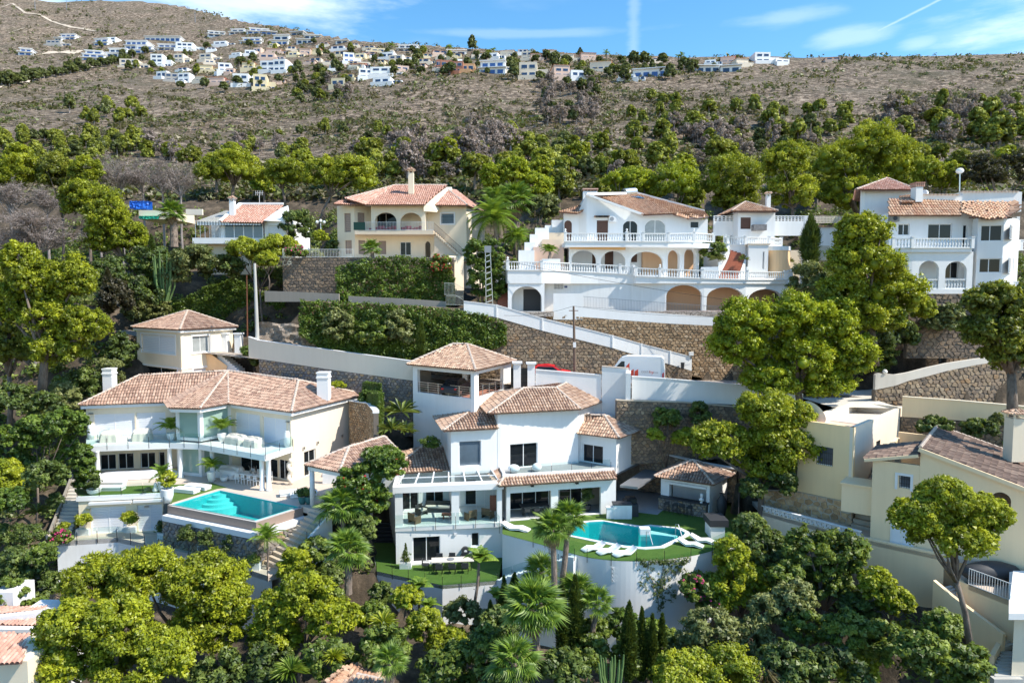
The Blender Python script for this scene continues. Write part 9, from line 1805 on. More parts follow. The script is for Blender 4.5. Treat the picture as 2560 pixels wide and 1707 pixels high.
def tracks():
 def strip(pts,w,name='track'):
  V=[];Fc=[]
  P=[]
  for(x,y),(x2,y2)in zip(pts[:-1],pts[1:]):
   for k in range(12):P.append((x+(x2-x)*k/12,y+(y2-y)*k/12))
  P.append(pts[-1])
  for x,y in P:
   X,Y,Z=onhill(x,y);X2,Y2_,Z2=X,Y+w*2.2,0;Z2=float(farz(X2,Y2_));
   V+=[(X,Y,Z+.35),(X2,Y2_,max(Z2,Z)+.45)]
  for i in range(len(P)-1):Fc.append((2*i,2*i+2,2*i+3,2*i+1))
  tag(mk(name,V,Fc,'track'),kind=QK)
 strip([(-30,228),(60,205),(160,185),(270,162)],3.0);strip([(95,38),(125,55),(170,70),(235,80)],1.5);strip([(10,88),(60,72)],1.0);strip([(5,20),(28,10),(60,35),(95,38)],1.4);strip([(165,162),(205,138)],1.0)
 o=strip([(70,145),(110,138),(150,134),(190,138)],4.5,'bare_earth')
 for(x,y,h,lab)in((88,14,14,'thin lattice mast on the far left skyline'),(167,14,13,'second lattice mast on the left skyline'),(488,45,10,'small mast on the skyline above the modern villas')):
  X,Y,Z=onhill(x,y+12);r=empty('mast',(X,Y,Z),lab,'mast');qt('pole',Qd,r,[(X,Y,Z-1),(X,Y,Z+h)],[.35,.12],5);qr('crossarm',Qd,r,(X-1,Y,Z+h*.8),(X+1,Y,Z+h*.8),.2)
 for(reg,x,y0,y1,R,lab)in(('E',1103,95,160,3,'left palm of the pair on the skyline'),('E',1124,88,160,3,'right palm of the pair on the skyline'),('E',545,70,110,3.4,'palm on the skyline right of the beige villa'),('E',1945,90,135,3.2,'palm right of the white cubic villa'),('C',1088,130,175,4,'tall palm on the skyline left of the black glass villa'),('C',380,118,160,4,'palm on the skyline at the village centre'),('C',1630,170,205,3,'palm near the cream round tower')):
  a,b,s=ZF[reg];px=a+x/s;X,Y,Z=onhill(px,b+(y1+10)/s);h=ay((px,b+y0/s),Y);rr=random.Random(int(x));r=empty('palm_tree',(X,Y,Z),lab,'palm','palms on the skyline');qt('trunk',Qc1,r,[(X,Y,Z-1),(h.x,Y,h.z)],.3,5)
  for k in range(14):o=link('frond',frond_mesh(Qh),r,h-Ve((X,Y,Z)));o.rotation_euler=(0,-math.radians(rr.uniform(-30,60)),k*2.4);o.scale=(R/2.0*.8,)*3
 SEED[0]+=1;a,b,s=ZF['E'];X,Y,Z=onhill(a+341/s,b+110/s);t=ay((a+341/s,b+28/s),Y);r=empty('conifer',(X,Y,Z),'blue green tiered conifer on the skyline','tree');qt('trunk',Qq,r,[(X,Y,Z-2),(t.x,Y,t.z)],[.4,.05],6);rng=np.random.default_rng(4);C=[];R_=[]
 for k in range(8):
  z=Z+(t.z-Z)*(.3+.68*k/7);rad=2.8*(1-k/8.5)
  for j in range(9):an=j*.7+k;C.append((X+math.cos(an)*rad*.6,Y+math.sin(an)*rad*.6,z));R_.append(rad*.35+.15)
 tt=tufts(np.array(C),np.array(R_),24,.35,QL,rng,.5);V=tt.reshape(-1,3);mknp(Qg,V,np.arange(len(V)).reshape(-1,3),Qk1,r,np.full(len(V),.2))
tracks()
# vehicles, poles, wires, furniture, pots
def van():

 Yv=65.6;n=ay(('V',275,400),Yv+.9);root=empty('delivery_van',(18,66.5,-8.8),'white panel van with red bar logo parked behind the white parapet','van')
 zt=ay(('V',600,262),66.2).z;zb=-8.75;fl=ay(('V',818,500),65.0);o=Ve((fl.x,fl.y));e=Ve((-.97,.24)).normalized();nn=Ve((-e.y,e.x))
 nn=Ve((e.y,-e.x))if Ve((e.y,-e.x)).y>0 else Ve((-e.y,e.x));L=5.7;Wd=2.0;H=zt-zb
 prof=[(0,.35),(0,H*.55),(.08,H*.93),(.35,H),(3.6,H),(4.15,H*.93),(4.75,H*.60),(5.45,H*.48),(5.7,H*.38),(5.72,.40),(5.5,.28),(.1,.28)]
 P=lambda u,v,z:(o.x+e.x*u+nn.x*v,o.y+e.y*u+nn.y*v,zb+z);m=MB();k=len(prof);ins=lambda z:.14*max(0,(z-H*.45)/(H*.55))
 vs=[P(u,ins(z),z)for u,z in prof]+[P(u,Wd-ins(z),z)for u,z in prof];m.add(vs,[tuple(range(k)),tuple(reversed(range(k,2*k)))]+[(i,(i+1)%k,k+(i+1)%k,k+i)for i in range(k)]);b=m.build('body',QC,root)
 bv=b.modifiers.new('bevel','BEVEL');bv.width=.09;bv.segments=3;bv.limit_method='ANGLE'
 sd=lambda u,z:P(u,ins(z)-.012,z)
 m=MB();m.add([sd(4.05,H*.84),sd(4.72,H*.58),sd(4.72,H*.50),sd(3.75,H*.50),sd(3.75,H*.84)],[(0,1,2,3,4)]);m.build('side_window',Qr,root)
 m=MB();m.add([P(4.2,.2,H*.93),P(4.80,.08,H*.60),P(4.80,Wd-.08,H*.60),P(4.2,Wd-.2,H*.93)],[(0,1,2,3)]);vv=[Ve(v)for v in m.v];m.v=[tuple(v+Ve((e.x*.03,e.y*.03,.03)))for v in vv];m.build('windscreen',Qr,root)
 m=MB();q=Ve(P(4.55,-.28,H*.56));m.box(q.x-.13,q.y-.12,q.z-.2,q.x+.13,q.y+.12,q.z+.2);m.build('mirror',QF,root)
 for u in(1.0,4.7):
  for v in(.02,Wd-.24):
   m=MB();m.tube([P(u,v-.03,.36),P(u,v+.24,.36)],.36,18);w=m.build('wheel','rubber',root);qt('rim','steel',w,[P(u,v-.045,.36),P(u,v-.031,.36)],.2,12)
 for v in(.10,Wd-.22):m=MB();a=P(-.02,v,.8);m.add([P(-.03,v,.75),P(-.03,v+.12,.75),P(-.03,v+.12,1.35),P(-.03,v,1.35),P(.03,v,.75),P(.03,v+.12,.75),P(.03,v+.12,1.35),P(.03,v,1.35)],[(0,1,2,3),(4,7,6,5),(0,4,5,1),(3,2,6,7),(0,3,7,4),(1,5,6,2)]);m.build('tail_light',QI1,root)
 m=MB();m.add([sd(.02,.85),sd(.16,.85),sd(.16,1.2),sd(.08,1.35),sd(.02,1.3)],[(0,1,2,3,4)]);m.build('tail_light',QI1,root)
 m=MB();m.add([P(-.02,Wd/2-.02,.5),P(-.02,Wd/2+.02,.5),P(-.015,Wd/2+.02,H*.9),P(-.015,Wd/2-.02,H*.9)],[(0,3,2,1)]);m.build('door_seam',QJ1,root)
 m=MB();m.add([P(-.03,.45,.62),P(-.03,1.0,.62),P(-.03,1.0,.70),P(-.03,.45,.70)],[(0,3,2,1)]);m.build('number_plate',QF,root)
 def bar(u0,u1,z0,za,zb_):m=MB();m.add([sd(u0,z0),sd(u1,z0),sd(u1,za),sd(u0,zb_)],[(0,1,2,3)]);m.build('emblem_bar','red_logo',root)
 bar(3.62,3.28,H*.34,H*.80,H*.66);bar(3.20,2.86,H*.34,H*.58,H*.50);bar(2.78,2.44,H*.34,H*.58,H*.50)
 def text(s,u,z,size,mat):
  cu=bpy.data.curves.new('lettering','FONT');cu.body=s;cu.size=size;cu.extrude=.002;cu.materials.append(MATS[mat]);t=bpy.data.objects.new('lettering',cu);COL.objects.link(t);t.parent=root
  p=Ve(P(u,ins(z)-.03,z));X=Ve((-e.x,-e.y,0));Zv=Ve((nn.x*.06,nn.y*.06,1)).normalized();N_=X.cross(Zv);M=Matrix((X,Zv,N_)).transposed().to_4x4();M.translation=p-root.location;t.matrix_local=M
  dg=bpy.context.evaluated_depsgraph_get();me=bpy.data.meshes.new_from_object(t.evaluated_get(dg));mo=link('lettering',me,root);mo.matrix_local=M;bpy.data.objects.remove(t);return mo
 text('COSTA',2.15,H*.46,.26,QJ1);text('hy',1.38,H*.44,.42,'red_logo');text('group',1.02,H*.46,.20,QJ1);text('COSTASOLUTIONS.COM',3.35,H*.235,.25,QJ1)
van()
def car(label,X,Y,Z,yaw,mat,L=4.2):
 root=empty('parked_car',(X,Y,Z),label,'car');e=Ve((math.cos(yaw),math.sin(yaw)));n=Ve((-e.y,e.x));P=lambda u,v,z:(X+e.x*u+n.x*v,Y+e.y*u+n.y*v,Z+z)
 lo=[(-2.1,.3),(-2.1,.75),(-1.9,.92),(-1.2,.98),(1.0,.96),(1.9,.80),(2.1,.62),(2.1,.3)];up=[(-1.75,.95),(-1.25,1.40),(-.2,1.47),(.45,1.38),(1.15,.95)]
 for nm,pr,w,mt in(('body',lo,.85,mat),('cabin',up,.72,mat)):
  m=MB();k=len(pr);vs=[P(u,-w+(.12 if z>1.2 else 0),z)for u,z in pr]+[P(u,w-(.12 if z>1.2 else 0),z)for u,z in pr];m.add(vs,[tuple(range(k)),tuple(reversed(range(k,2*k)))]+[(i,(i+1)%k,k+(i+1)%k,k+i)for i in range(k)]);b=m.build(nm,mt,root);bv=b.modifiers.new('bevel','BEVEL');bv.width=.06;bv.segments=2;bv.limit_method='ANGLE'
 for s in(-1,1):m=MB();m.add([P(-1.45,s*.735,1.0),P(.85,s*.735,1.0),P(.35,s*.635,1.34),P(-1.1,s*.635,1.36)],[(0,1,2,3)]);m.build('side_window',Qr,root)
 m=MB();m.add([P(.50,-.6,1.385),P(1.15,-.68,.985),P(1.15,.68,.985),P(.50,.6,1.385)],[(0,1,2,3)]);m.build('windscreen',Qr,root);m=MB();m.add([P(-1.8,-.66,1.0),P(-1.3,-.58,1.4),P(-1.3,.58,1.4),P(-1.8,.66,1.0)],[(0,1,2,3)]);m.build('rear_window',Qr,root)
 for u in(-1.35,1.35):
  for s in(-1,1):m=MB();m.tube([P(u,s*.70,.32),P(u,s*.88,.32)],.32,16);w=m.build('wheel','rubber',root);qt('rim','steel',w,[P(u,s*.881,.32),P(u,s*.89,.32)],.2,10)
 for s in(-1,1):m=MB();q=P(-2.12,s*.62,.72);m.box(q[0]-.1,q[1]-.1,q[2]-.07,q[0]+.1,q[1]+.1,q[2]+.07);m.build('tail_light',QI1,root);m=MB();q=P(2.06,s*.6,.66);m.box(q[0]-.1,q[1]-.1,q[2]-.06,q[0]+.1,q[1]+.1,q[2]+.06);m.build('headlight',Qu,root)
q=ay(('4',1395,215),65.6);car('bright red car parked on the road, seen over the white wall',q.x,65.9,q.z-1.45,math.radians(-6),QI1)
q=ay(('4',755,440),63.0);car('dark red car standing inside the white carport tower',q.x-.6,63.6,-9.24,math.radians(75),QF)
def pole(label,top,foot,Y,r,mat,name='utility_pole',arm=False):
 a,b=ay(top,Y),ay(foot,Y);root=empty(name,b,label,'pole');qt('shaft',mat,root,[b-Ve((0,0,.5)),a],[r,r*.62],8)
 if arm:qr('crossarm','rust',root,a+Ve((-.45,0,-.45)),a+Ve((.45,0,-.45)),.07);m=MB();q=b.lerp(a,.42);m.box(q.x-.14,q.y-.22,q.z-.25,q.x+.14,q.y-.05,q.z+.25);m.build('meter_box',QC,root)
 return a
p1=pole('brown wooden utility pole in front of the long stone wall',('f',585,980),('4',1580,268),66.6,.16,'weathered_wood',arm=True);p2=pole('tall grey concrete pole beside the cream boundary wall',('3',240,-130),('3',262,455),71.8,.22,'concrete');p3=pole('thin brown wooden pole left of the grey concrete pole',('3',178,-40),('3',182,410),72.5,.09,'rust')
def mast():
 a,b=ay(('e',2015,940),71.5),ay(('e',2030,1420),71.5);root=empty('lattice_pole',b,'grey lattice steel pole in front of the dense green tree','pole');w=.32
 for s in(-1,1):qr('upright','steel',root,b+Ve((s*w*1.1,0,0)),a+Ve((s*w*.8,0,0)),.07)
 n=9
 for k in range(n):q=b.lerp(a,(k+.5)/n);qr('lattice_bar','steel',root,q+Ve((-w,0,-.12)),q+Ve((w,0,.12)),.07,.1)
 qb('head',Qd,root,a.x-.35,a.y-.2,a.z,a.x+.35,a.y+.2,a.z+.7);return a
mast()
def wire(label,a,b,sag,r=.018):
 m=MB();a=Ve(a);b=Ve(b);pts=[a.lerp(b,t/14)-Ve((0,0,sag*4*(t/14)*(1-t/14)))for t in range(15)];m.tube(pts,r,4,False);tag(m.build('cable','rubber'),label,'cable')
wire('black cable crossing the arched villa from the left terrace corner down to the right',Y3('f',100,645,71.6),Y3('f',1830,945,69),.25);wire('cable running right from the wooden pole',p1,Y3('f',1800,1062,70),.3,.014);wire('cable running left from the wooden pole',p1,Y3('f',60,1050,70),.35,.014)
m=MB();q=Y3('T',1225,820,73.3);m.box(q[0]-.15,q[1]-.3,q[2]-.12,q[0]+.15,q[1]+.1,q[2]+.1);tag(m.build('floodlight','navy'),'small dark floodlight on the white wall below the arches','lamp')
q=Y3('V',1050,372,71.0);m=MB();m.lathe((q[0],q[1]-.2,q[2]-.32),[(.16,0),(.21,.6),(.24,.62)],10);tag(m.build('wall_bin',QF),'black bucket shaped letter bin on the white parapet end','bin')
q=Y3('V',1165,228,71.3);R_=empty('wall_lantern',q,'square lantern on the end post of the sloping white parapet','lamp');qb('lantern',Qu,R_,q[0]-.22,q[1]-.2,q[2]-.16,q[0]+.22,q[1]+.2,q[2]+.2);qb('stem',QN,R_,q[0]-.06,q[1]-.06,q[2]-.5,q[0]+.06,q[1]+.06,q[2]-.161)
# furniture of the cream villa
zG,zB,zD=-16.5,-13.4,-19.65
def covered(label,x,y,z,w,d,h,yaw,mat='beige_fabric'):
 rr=random.Random(int(abs(x*100)));m=MB();n=20;c,s=math.cos(yaw),math.sin(yaw);vs=[]
 for j,(f,zz)in enumerate(((1.08,0),(1.03,.35),(.97,.75),(.86,.98),(.5,1.04),(.0,1.0))):
  for i in range(n):
   a=2*math.pi*i/n;r_=1/max(abs(math.cos(a)),abs(math.sin(a)))**.85;fold=1+(.05 if i%2 else-.03)*(1 if j<3 else 0)
   u,v=math.cos(a)*r_*w/2*f*fold,math.sin(a)*r_*d/2*f*fold;hz_=h*zz*(1 if v>-.05*d or j<2 else.82);vs.append((x+u*c-v*s,y+u*s+v*c,z+hz_+(rr.uniform(-.02,.02)if j>1 else 0)))
 m.add(vs,[(j*n+i,j*n+(i+1)%n,(j+1)*n+(i+1)%n,(j+1)*n+i)for j in range(5)for i in range(n)]);return tag(m.build('covered_furniture',mat,None),label,'covered furniture')
for px,py,w,d,h,yw,lb in((610,1300,1.7,1.3,.95,.2,'beige covered armchair on the balcony, leftmost'),(890,1290,1.6,1.3,1.0,.2,'beige covered armchair on the balcony, second from the left'),(1735,1320,2.4,1.1,.8,-.5,'long beige covered sofa on the balcony right wing'),(1890,1345,1.9,1.1,.8,-.5,'beige covered seat nearest the right corner of the balcony')):
 p=az(('1',px,py),zB);covered(lb,p.x,p.y+.4,zB+.005,w,d,h,yw)
p=az(('2',740,360),zG);covered('very long white covered sofa under the balcony of the cream villa',p.x,p.y+.4,zG+.02,6.4,1.3,.55,.17,QY1);p=az(('2',1460,350),zG);covered('white covered lounge under the balcony beside the columns',p.x,p.y+.3,zG+.02,2.6,1.6,.9,-.45,QY1)
def pot(label,x,y,z,r,h,mat=QC,prof=None,plantk=None,name=QG1,cat=QG1):
 root=empty(name,(x,y,z),label,cat);m=MB();prof=prof or[(.62,0),(.95,.5),(1.0,.93),(1.05,1.0),(.9,1.0),(.85,.9)];m.lathe((x,y,z),[(r*a,h*b)for a,b in prof],16);m.build('pot',mat,root,True)
 if plantk:
  rng=np.random.default_rng(int(abs(x*91)+abs(y*17)));kind,pw,ph=plantk
  if kind=='palm':
   for k in range(16):o=link('frond',frond_mesh(Qh),root,Ve((0,0,h+.35)));o.rotation_euler=(rng.uniform(-.3,.3),-math.radians(rng.uniform(10,80)),k*2.4);o.scale=(pw/2.0,)*3
  else:
   V,T,tn,_,_=crown_arrays([((x,y,z+h+ph/2),pw,pw,ph/2)],rng,.4,12,18,.11,'leaf',-.8);mknp(Qg,V,T,kind,root,tn);qt('stem',Qq,root,[(x,y,z+h*.8),(x,y,z+h+ph*.5)],.03,5)
 return root
VASE=[(.6,0),(.95,.3),(1.0,.6),(.75,.92),(.6,.97),(.7,1.0),(.45,1.0)]
for px,py,lb in((458,1275,'tall white vase at the left end of the balcony'),(2205,1345,'tall white vase at the right end of the balcony')):p=az(('1',px,py),zB);pot(lb,p.x,p.y,zB+.005,.32,1.45,prof=VASE)
for z_,px,py,lb,pk in((zB,1170,1285,'white planter with big palm on the balcony, left of the glass bay',('palm',1.6,1)),(zB,1620,1290,'white planter with palm on the balcony, right of the glass bay',('palm',1.6,1))):p=az(('1',px,py),z_);pot(lb,p.x,p.y,z_+.005,.38,.7,plantk=pk)
for px,py,r,h,lb,pk in((1325,388,.34,.95,'white conical planter with palm beside the column',('palm',1.3,1)),(948,460,.36,.9,'white conical planter with palm on the small lawn, rear one',('palm',1.3,1)),(985,545,.5,1.15,'large white conical planter with golden shrub at the pool corner',(Qy,.6,1.3)),(420,480,.55,.45,'wide white bowl planter with leggy shrub on the small lawn',(QR,.5,1.1)),(1425,380,.36,.42,'round white pot under the balcony, left',None),(1475,368,.33,.4,'round white pot under the balcony, right',None)):p=az(('2',px,py),zG);pot(lb,p.x,p.y,zG+.02,r,h,plantk=pk)
p=az(('2',895,462),zG);m=MB();m.lathe((p.x,p.y,zG+.02),[(.2,0),(.26,.15),(.12,.5),(.16,.62),(.02,.82)],10);tag(m.build('garden_ornament',QA,None,True),'small white ornament on the small lawn','ornament')
for px,lb in((2025,'left'),(2075,'right')):p=az(('2',px,560),zG);pot('dark teal pot with red flowers at the pool corner, %s one'%lb,p.x,p.y+.2,zG+.01,.32,.6,'teal_ceramic',plantk=(QM1,.38,.45))
def boxplanter(label,p,w,d,h,z,mat=QC,name=QG1,plantk=None):
 root=empty(name,(p[0],p[1],z),label,QG1);m=MB();m.box(p[0]-w/2,p[1]-d/2,z,p[0]+w/2,p[1]+d/2,z+h);m.box(p[0]-w/2+.06,p[1]-d/2+.06,z+h-.001,p[0]+w/2-.06,p[1]+d/2-.06,z+h+.01);m.build('box',mat,root)
 if plantk:rng=np.random.default_rng(int(abs(p[0]*91)));kind,pw,ph=plantk;V,T,tn,_,_=crown_arrays([((p[0],p[1],z+h+ph/2),pw,pw,ph/2)],rng,.4,12,18,.11,'leaf',-.8);mknp(Qg,V,T,kind,root,tn)
 return root
for px,py,lb in((1128,885,'left'),(1290,925,'middle'),(1480,965,'right')):p=az(('2',px,py),zD);boxplanter('white box planter under the pool wall, %s one of three'%lb,p,1.15,.7,.62,zD)
for px,py,w,lb,pk in((340,790,1.1,'long white planter left of the garage shutters',None),(706,770,1.0,'white planter between the two garage shutters',None),(945,820,.55,'white planter with sculpted dark shrub beside the stone wall',(QR,.3,1.1)),(1655,1060,.95,'white planter with red flowers at the foot of the steps',(QM1,.4,.4)),(188,815,.9,'white planter at the left end of the lower terrace',(Qy,.3,.7))):p=az(('2',px,py),zD);boxplanter(lb,p,w,.5,.5,zD,plantk=pk)
palm('slender feather palm in a pot at the foot of the beige steps',47.8,('2',1755,830),('2',1755,1095),1.5,18,Qh,.07,group='potted feather palms',elev=(-10,85))
def sunbed(label,c,z,L,W,yaw,sh='flat',mat=QY1,group=None):
 root=empty('sun_lounger',(c[0],c[1],z),label,'sun lounger',group);e=(math.cos(yaw),math.sin(yaw));fr=((c[0]-e[0]*L/2,c[1]-e[1]*L/2),e)
 if sh=='flat':
  qf('base',QC,root,fr,.05,-W/2+.05,z+.02,L-.05,W/2-.05,z+.2);m=MB();m.fbox(fr,0,-W/2,z+.201,L,W/2,z+.36);b=m.build('mattress',mat,root);bv=b.modifiers.new('bevel','BEVEL');bv.width=.04;bv.segments=2
 else:
  vs=[];n=6;ny=7
  pr=[(0,.08),(.15,.14),(.32,.22),(.50,.15),(.64,.11),(.82,.26),(1.0,.42)]
  for t,h in pr:
   for k in range(n+1):v=-1+2*k/n;wv=W/2*(.55+.45*math.sin(math.pi*min(1,max(0,.12+t*.8))));vs.append(P3(fr,t*L,v*wv,z+h+.05*v*v))
  for t,h in pr:
   for k in range(n+1):v=-1+2*k/n;wv=W/2*(.55+.45*math.sin(math.pi*min(1,max(0,.12+t*.8))));vs.append(P3(fr,t*L,v*wv*.96,z+max(.02,h-.09)))
  off_=ny*(n+1);fs=[]
  for j in range(ny-1):
   for k in range(n):a=j*(n+1)+k;fs+=[(a,a+n+1,a+n+2,a+1),(off_+a,off_+a+1,off_+a+n+2,off_+a+n+1)]
   for k in(0,n):a=j*(n+1)+k;fs.append((a,off_+a,off_+a+n+1,a+n+1))
  for j in(0,ny-1):fs+=[(j*(n+1)+k,j*(n+1)+k+1,off_+j*(n+1)+k+1,off_+j*(n+1)+k)for k in range(n)]
  mk('shell',vs,fs,QC,root,True)
 return root
for px,py,yw,lb in((560,408,.05,'white padded daybed on the small lawn, rear of the left pair'),(550,448,.05,'white padded daybed on the small lawn, front of the left pair'),(1135,465,-.30,'white padded daybed beside the pool, left of the pair'),(1222,440,-.30,'white padded daybed beside the pool, right of the pair'),(1960,485,.38,'white padded daybed on the tiled terrace, rear'),(2040,495,.38,'white padded daybed on the tiled terrace, front')):p=az(('2',px,py),zG);sunbed(lb,p,zG+.02,2.2,.85,yw,group='white padded daybeds')
def dining():
 p=az(('2',1640,400),zG);T=empty('dining_table',(p.x,p.y,zG),'long white dining table under the balcony of the cream villa','table');yw=-.45;e=(math.cos(yw),math.sin(yw));fr=((p.x-1.5*e[0],p.y+.5-1.5*e[1]),e);qf('table_top',QC,T,fr,0,-.5,zG+.72,3.0,.5,zG+.78)
 for u in(.1,2.85):
  for v in(-.45,.4):qf('leg',QC,T,fr,u,v,zG+.01,u+.07,v+.07,zG+.72)
 c0=None
 for i in range(4):
  for sd in(-1,1):
   q=P3(fr,.4+i*.72,sd*.75,zG);lb='%s white chair on the %s side of the long white table'%(['leftmost','second','third','rightmost'][i],'pool' if sd<0 else 'house')
   C=empty('dining_chair',q,lb,'chair','white chairs round the long table');m=MB();fr2=((q[0],q[1]),e);m.fbox(fr2,-.2,-.2,zG+.43,.2,.2,zG+.47);m.build('seat',QC,C)
   m=MB();v0=sd*.18;
   for zz in(.6,.72,.84):m.fbox(fr2,-.2,v0-.015,zG+zz,.2,v0+.015,zG+zz+.07)
   m.build(QQ1,QC,C)
   for u in(-.18,.15):
    for v in(-.18,.15):qf('leg',QC,C,fr2,u,v,zG+.01,u+.035,v+.035,zG+(.9 if(v>0)==(sd>0)else.43))
 for u,lb in((1.1,'left'),(1.7,'right')):q=P3(fr,u,.0,zG+.78);m=MB();m.lathe(q,[(.1,0),(.14,.15),(.06,.3)],8);m.tube([Ve(q)+Ve((0,0,.28)),Ve(q)+Ve((.1,0,.75))],.015,4);m.tube([Ve(q)+Ve((0,0,.28)),Ve(q)+Ve((-.15,0,.7))],.015,4);tag(m.build('table_vase',Qc),'grey vase with twigs on the long white table, %s one'%lb,'vase')
dining()
p=az(('2',1935,405),zG);R_=empty(Qo1,(p.x,p.y,zG),'tall pale twisted sculpture against the cream house corner',Qo1);m=MB();m.tube([(p.x+.12*math.sin(k*1.3),p.y+.1*math.cos(k*1.3),zG+.2*k)for k in range(12)],[.16+.05*(k%2)for k in range(12)],8);m.build('figure',QS,R_,True)
p=az(('2',2235,395),zG);R_=empty(Qo1,(p.x,p.y,zG),'dark bronze bent sculpture on a low wall in the pavilion',Qo1);qb('plinth',QA,R_,p.x-.5,p.y-.2,zG,p.x+1.2,p.y+.3,zG+.9);m=MB();m.tube([(p.x-.2,p.y,zG+.9),(p.x-.35,p.y,zG+1.5),(p.x,p.y,zG+1.9),(p.x+.5,p.y,zG+1.6),(p.x+.8,p.y,zG+.9)],[.12,.16,.24,.2,.1],8);m.build('figure','bronze',R_,True)
# furniture of the white villa
z0,z1,z2=-21.4,-18.4,-15.0
for px,py,lb in((370,975,'left'),(505,1000,'middle'),(650,1020,'right')):p=az(('6',px,py),z1);sunbed('white wave shaped lounger on the pool lawn, %s one of three'%lb,p,z1+.01,1.85,.8,math.radians(28),'wave',group='wave shaped loungers')
for px,py,lb in((1235,940,'left'),(1345,905,'right')):p=az(('6',px,py),z1);sunbed('white wave shaped lounger right of the pool, %s one of two'%lb,p,z1+.01,1.85,.8,math.radians(150),'wave',group='wave shaped loungers')
p=az(('5',1690,590),z1);sunbed('white wave shaped lounger alone at the left end of the pool lawn',p,z1+.01,2.3,.95,math.radians(155),'wave',group='wave shaped loungers')
def chairs_white():
 p=az(('5',1030,1010),z0);T=empty('dining_table',(p.x,p.y,z0),'outdoor dining table with pale top on the lower lawn','table');fr=((p.x-1.6,p.y+.1),(.995,.10));qf('table_top',Qj,T,fr,0,-.5,z0+.72,3.3,.5,z0+.77)
 for u in(.15,3.05):
  for v in(-.42,.36):qf('leg',QN,T,fr,u,v,z0,u+.06,v+.06,z0+.72)
 q=P3(fr,1.5,0,z0+.775);m=MB();m.lathe(q,[(.28,0),(.30,.03),(.1,.05)],14);tag(m.build('serving_plate',Qd),'dark round plate on the outdoor table','plate')
 proto=None;k=0
 for u,v,rot in[(.6,-.85,0),(1.6,-.85,0),(2.6,-.85,0),(.6,.85,1),(1.6,.85,1),(2.6,.85,1),(-.45,0,2)]:
  q=P3(fr,u,v,z0);lb=['black chair on the railing side of the outdoor table, left','black chair on the railing side of the outdoor table, middle','black chair on the railing side of the outdoor table, right','black chair on the house side of the outdoor table, left','black chair on the house side of the outdoor table, middle','black chair on the house side of the outdoor table, right','black chair at the left head of the outdoor table'][k];k+=1
  if proto is None:
   proto=empty('outdoor_chair',q,lb,'chair','black chairs at the outdoor table');x,y,z=q;qb('seat',QF,proto,x-.25,y-.24,z+.40,x+.25,y+.24,z+.47);qb(QQ1,QF,proto,x-.25,y-.28,z+.471,x+.25,y-.23,z+.88)
   for s in(-1,1):qr('armrest',QF,proto,(x+s*.27,y-.22,z+.62),(x+s*.27,y+.22,z+.62),.04)
   for sx in(-1,1):
    for sy in(-1,1):qr('leg',QN,proto,(x+sx*.23,y+sy*.22,z),(x+sx*.23,y+sy*.22,z+.4),.035)
  else:o=copy_tree(proto);o.location=q;o['label']=lb;o.rotation_euler=(0,0,[0,math.pi,-math.pi/2][rot])
 for px,py,lb,h in((555,985,'pale square planter with small conifer left of the lower sliding door',1.5),(1012,895,'dark square planter with conifer right of the lower sliding door',1.5)):
  p=az(('5',px,py),z0);pl=boxplanter(lb,p,.9 if px<600 else.55,.55,.5,z0,Qb if px<600 else QF);rng=np.random.default_rng(px);t=rng.uniform(0,1,46);C=np.stack([p.x+rng.normal(0,.12,46)*(1-t),p.y+rng.normal(0,.12,46)*(1-t),z0+.5+t*h],1);tt=tufts(C,.28*(1-t)+.06,22,.07,QL,rng);V=tt.reshape(-1,3);mknp(Qg,V,np.arange(len(V)).reshape(-1,3),QR,pl,np.full(len(V),.6))
 p=az(('5',1128,893),z0);m=MB();m.box(p.x-.35,p.y-.2,z0,p.x+.35,p.y+.3,z0+.75);tag(m.build('storage_box','navy'),'dark blue storage box against the lower white wall','box')
 def reel(p_,q_,pix,lab):
  u,z=onwall(p_,q_,pix);fr,L=frame(p_,q_);c=Ve(P3(fr,u,-.22,z));n=Ve((fr[1][1],-fr[1][0],0));r=empty('hose_reel',c,lab,'hose reel');qt('drum',QF,r,[c-n*.18,c+n*.1],.33,16);qt('hub',QC,r,[c+n*.101,c+n*.13],.12,12)
  qt('hose','rubber',r,[c+Ve((-.25,0,-.1)),c+Ve((-.45,0,-.5)),c+Ve((-.35,0,-.95)),c+Ve((-.2,0,-1.2))],.02,5)
 G0,G1,rb,rc,c0,c1,s0,s1=WV;reel(s0,s1,('5',1168,800),'dark hose reel on the lower white wall beside the small window')
 a3,b3=xy(az(('4',1375,685),-12.3)),xy(az(('4',1905,748),-12.3));reel((a3[0]+.9,a3[1]+.45),(b3[0]-.15,b3[1]+.55),('4',1553,922),'dark hose reel on the upper terrace wall')
 def armchair(lab,x,y,z,yaw,mat='rattan',W=.8):
  R=empty('armchair',(x,y,z),lab,'armchair','rattan seats in the glazed terrace');e=(math.cos(yaw),math.sin(yaw));fr=((x,y),e);qf('seat',mat,R,fr,-W/2,-.35,z+.28,W/2,.38,z+.40);qf(QQ1,mat,R,fr,-W/2,.30,z+.401,W/2,.38,z+.85);qf('cushion','beige_fabric',R,fr,-W/2+.06,-.3,z+.402,W/2-.06,.24,z+.52)
  for s in(-1,1):qf('side_frame',mat,R,fr,s*W/2-.03,-.33,z,s*W/2+.03,.3,z+.62)
 armchair('rattan armchair near the left corner of the glazed terrace',-7.9,54.2,z1,2.4);armchair('rattan armchair right of the white middle column',-3.4,55.0,z1,-2.5);armchair('rattan armchair left of the wooden cabinet',-2.0,55.5,z1,2.6);armchair('wide rattan sofa at the back of the glazed terrace',-6.3,57.0,z1,0,QF,2.2);armchair('dark rattan seat beside the grey cushions, left',-7.6,56.2,z1,.9,QF)
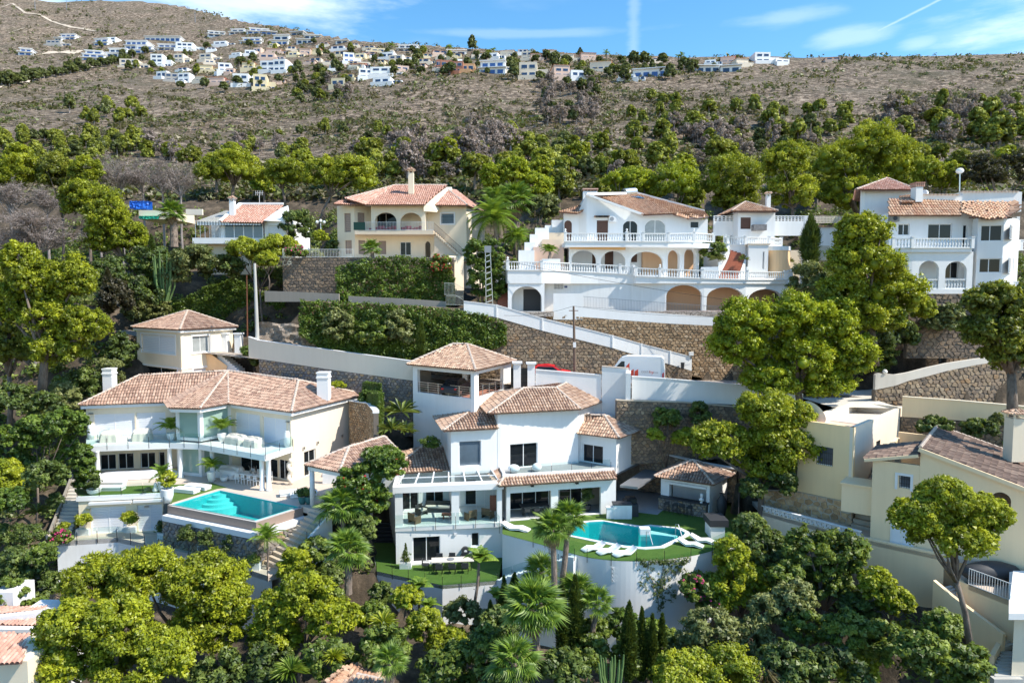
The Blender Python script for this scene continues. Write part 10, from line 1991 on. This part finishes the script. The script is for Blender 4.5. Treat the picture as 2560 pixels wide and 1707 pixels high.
 m=MB();m.box(-5.8,54.9,z1+.32,-4.8,55.5,z1+.40);m.box(-5.7,55,z1,-5.6,55.4,z1+.32);m.box(-5.0,55,z1,-4.9,55.4,z1+.32);tag(m.build('coffee_table','clay'),'reddish wooden coffee table in the glazed terrace','table');m=MB();m.box(-1.9,57.2,z1,-.95,57.8,z1+1.2);tag(m.build('cabinet','clay'),'reddish brown cabinet at the right of the glazed terrace','cabinet')
 m=MB();fr,L=frame(G0,G1);m.fbox(fr,1.5,1.0,z1+.72,3.9,1.9,z1+.78);m.fbox(fr,1.6,1.1,z1+.03,1.75,1.25,z1+.72);m.fbox(fr,3.6,1.1,z1+.03,3.75,1.25,z1+.72);tag(m.build('dining_table',QF),'black dining table in the porch behind the palms','table')
 for i,u in enumerate((1.9,2.7,3.5)):C=empty('dining_chair',P3(fr,u,.75,z1+.02),'black chair at the porch table, %s'%['left','middle','right'][i],'chair','black chairs in the porch');qf('seat',QF,C,fr,u-.22,.55,z1+.45,u+.22,.95,z1+.52);qf(QQ1,QF,C,fr,u-.22,.50,z1+.521,u+.22,.549,z1+.92);m=MB();[m.fbox(fr,u+a,b,z1+.03,u+a+.03,b+.03,z1+.449)for a in(-.2,.17)for b in(.56,.9)];tag(m.build('legs',QN,C),kind='stuff')
 q=P3(fr,7.3,1.0,z1+.02);pot('black pot with leafy ficus inside the porch, right',q[0],q[1],z1+.02,.3,.55,QF,plantk=(QR,.42,1.7))
 q=P3(fr,1.2,-.1,z1)
 for px,py,lb in((1130,1010,'white rounded lounge seat at the left end of the upper terrace'),(1300,1000,'white ball shaped seat on the upper terrace')):p=az(('4',px,py),z2);m=MB();m.ball((p.x,p.y+.3,z2+.36),.42,14,8,(1.25 if px<1200 else 1,1,.85));tag(m.build('lounge_seat',QC,None,True),lb,'seat')
 fr4,L4=frame(G0,G1);gls('low glass railing of the upper white terrace',[(*xy(P3(fr4,.5,.75,0)),z2+.3),(*xy(P3(fr4,L4-.2,.75,0)),z2+.3)],.75,.1,1.9,'frameless glass railings')
chairs_white()
for i,(pts,z,lb)in enumerate(((('L',-20,640,90,655),-19.4,'low white coped garden wall, upper one in the left garden'),(('L',175,505,280,520),-18.8,'short white coped garden wall beside the grey steps'),(('L',215,680,300,690),-20.0,'short white coped wall left of the steps foot'),(('L',-20,985,110,1010),-23.3,'pale path edge wall at the left frame edge'))):
 a=az((pts[0],pts[1],pts[2]),z);b=az((pts[0],pts[3],pts[4]),z);swl('garden_wall',lb,[xy(a),xy(b)],z-1.6,z,.35,Qx,th=.3,cap=QW)
m=MB();a,b=az(('Y',800,880),-9.8),az(('Y',1010,775),-8.6);p_=[xy(az(('Y',800,885),-9.8)),xy(az(('Y',905,880),-9.8)),xy(az(('Y',1010,800),-9.3)),xy(az(('Y',880,775),-8.6))];m.prism(p_,-11,[-9.8,-9.8,-9.3,-9.3]);tag(m.build('parking_slab',Qj),kind=QK)
build_ground()
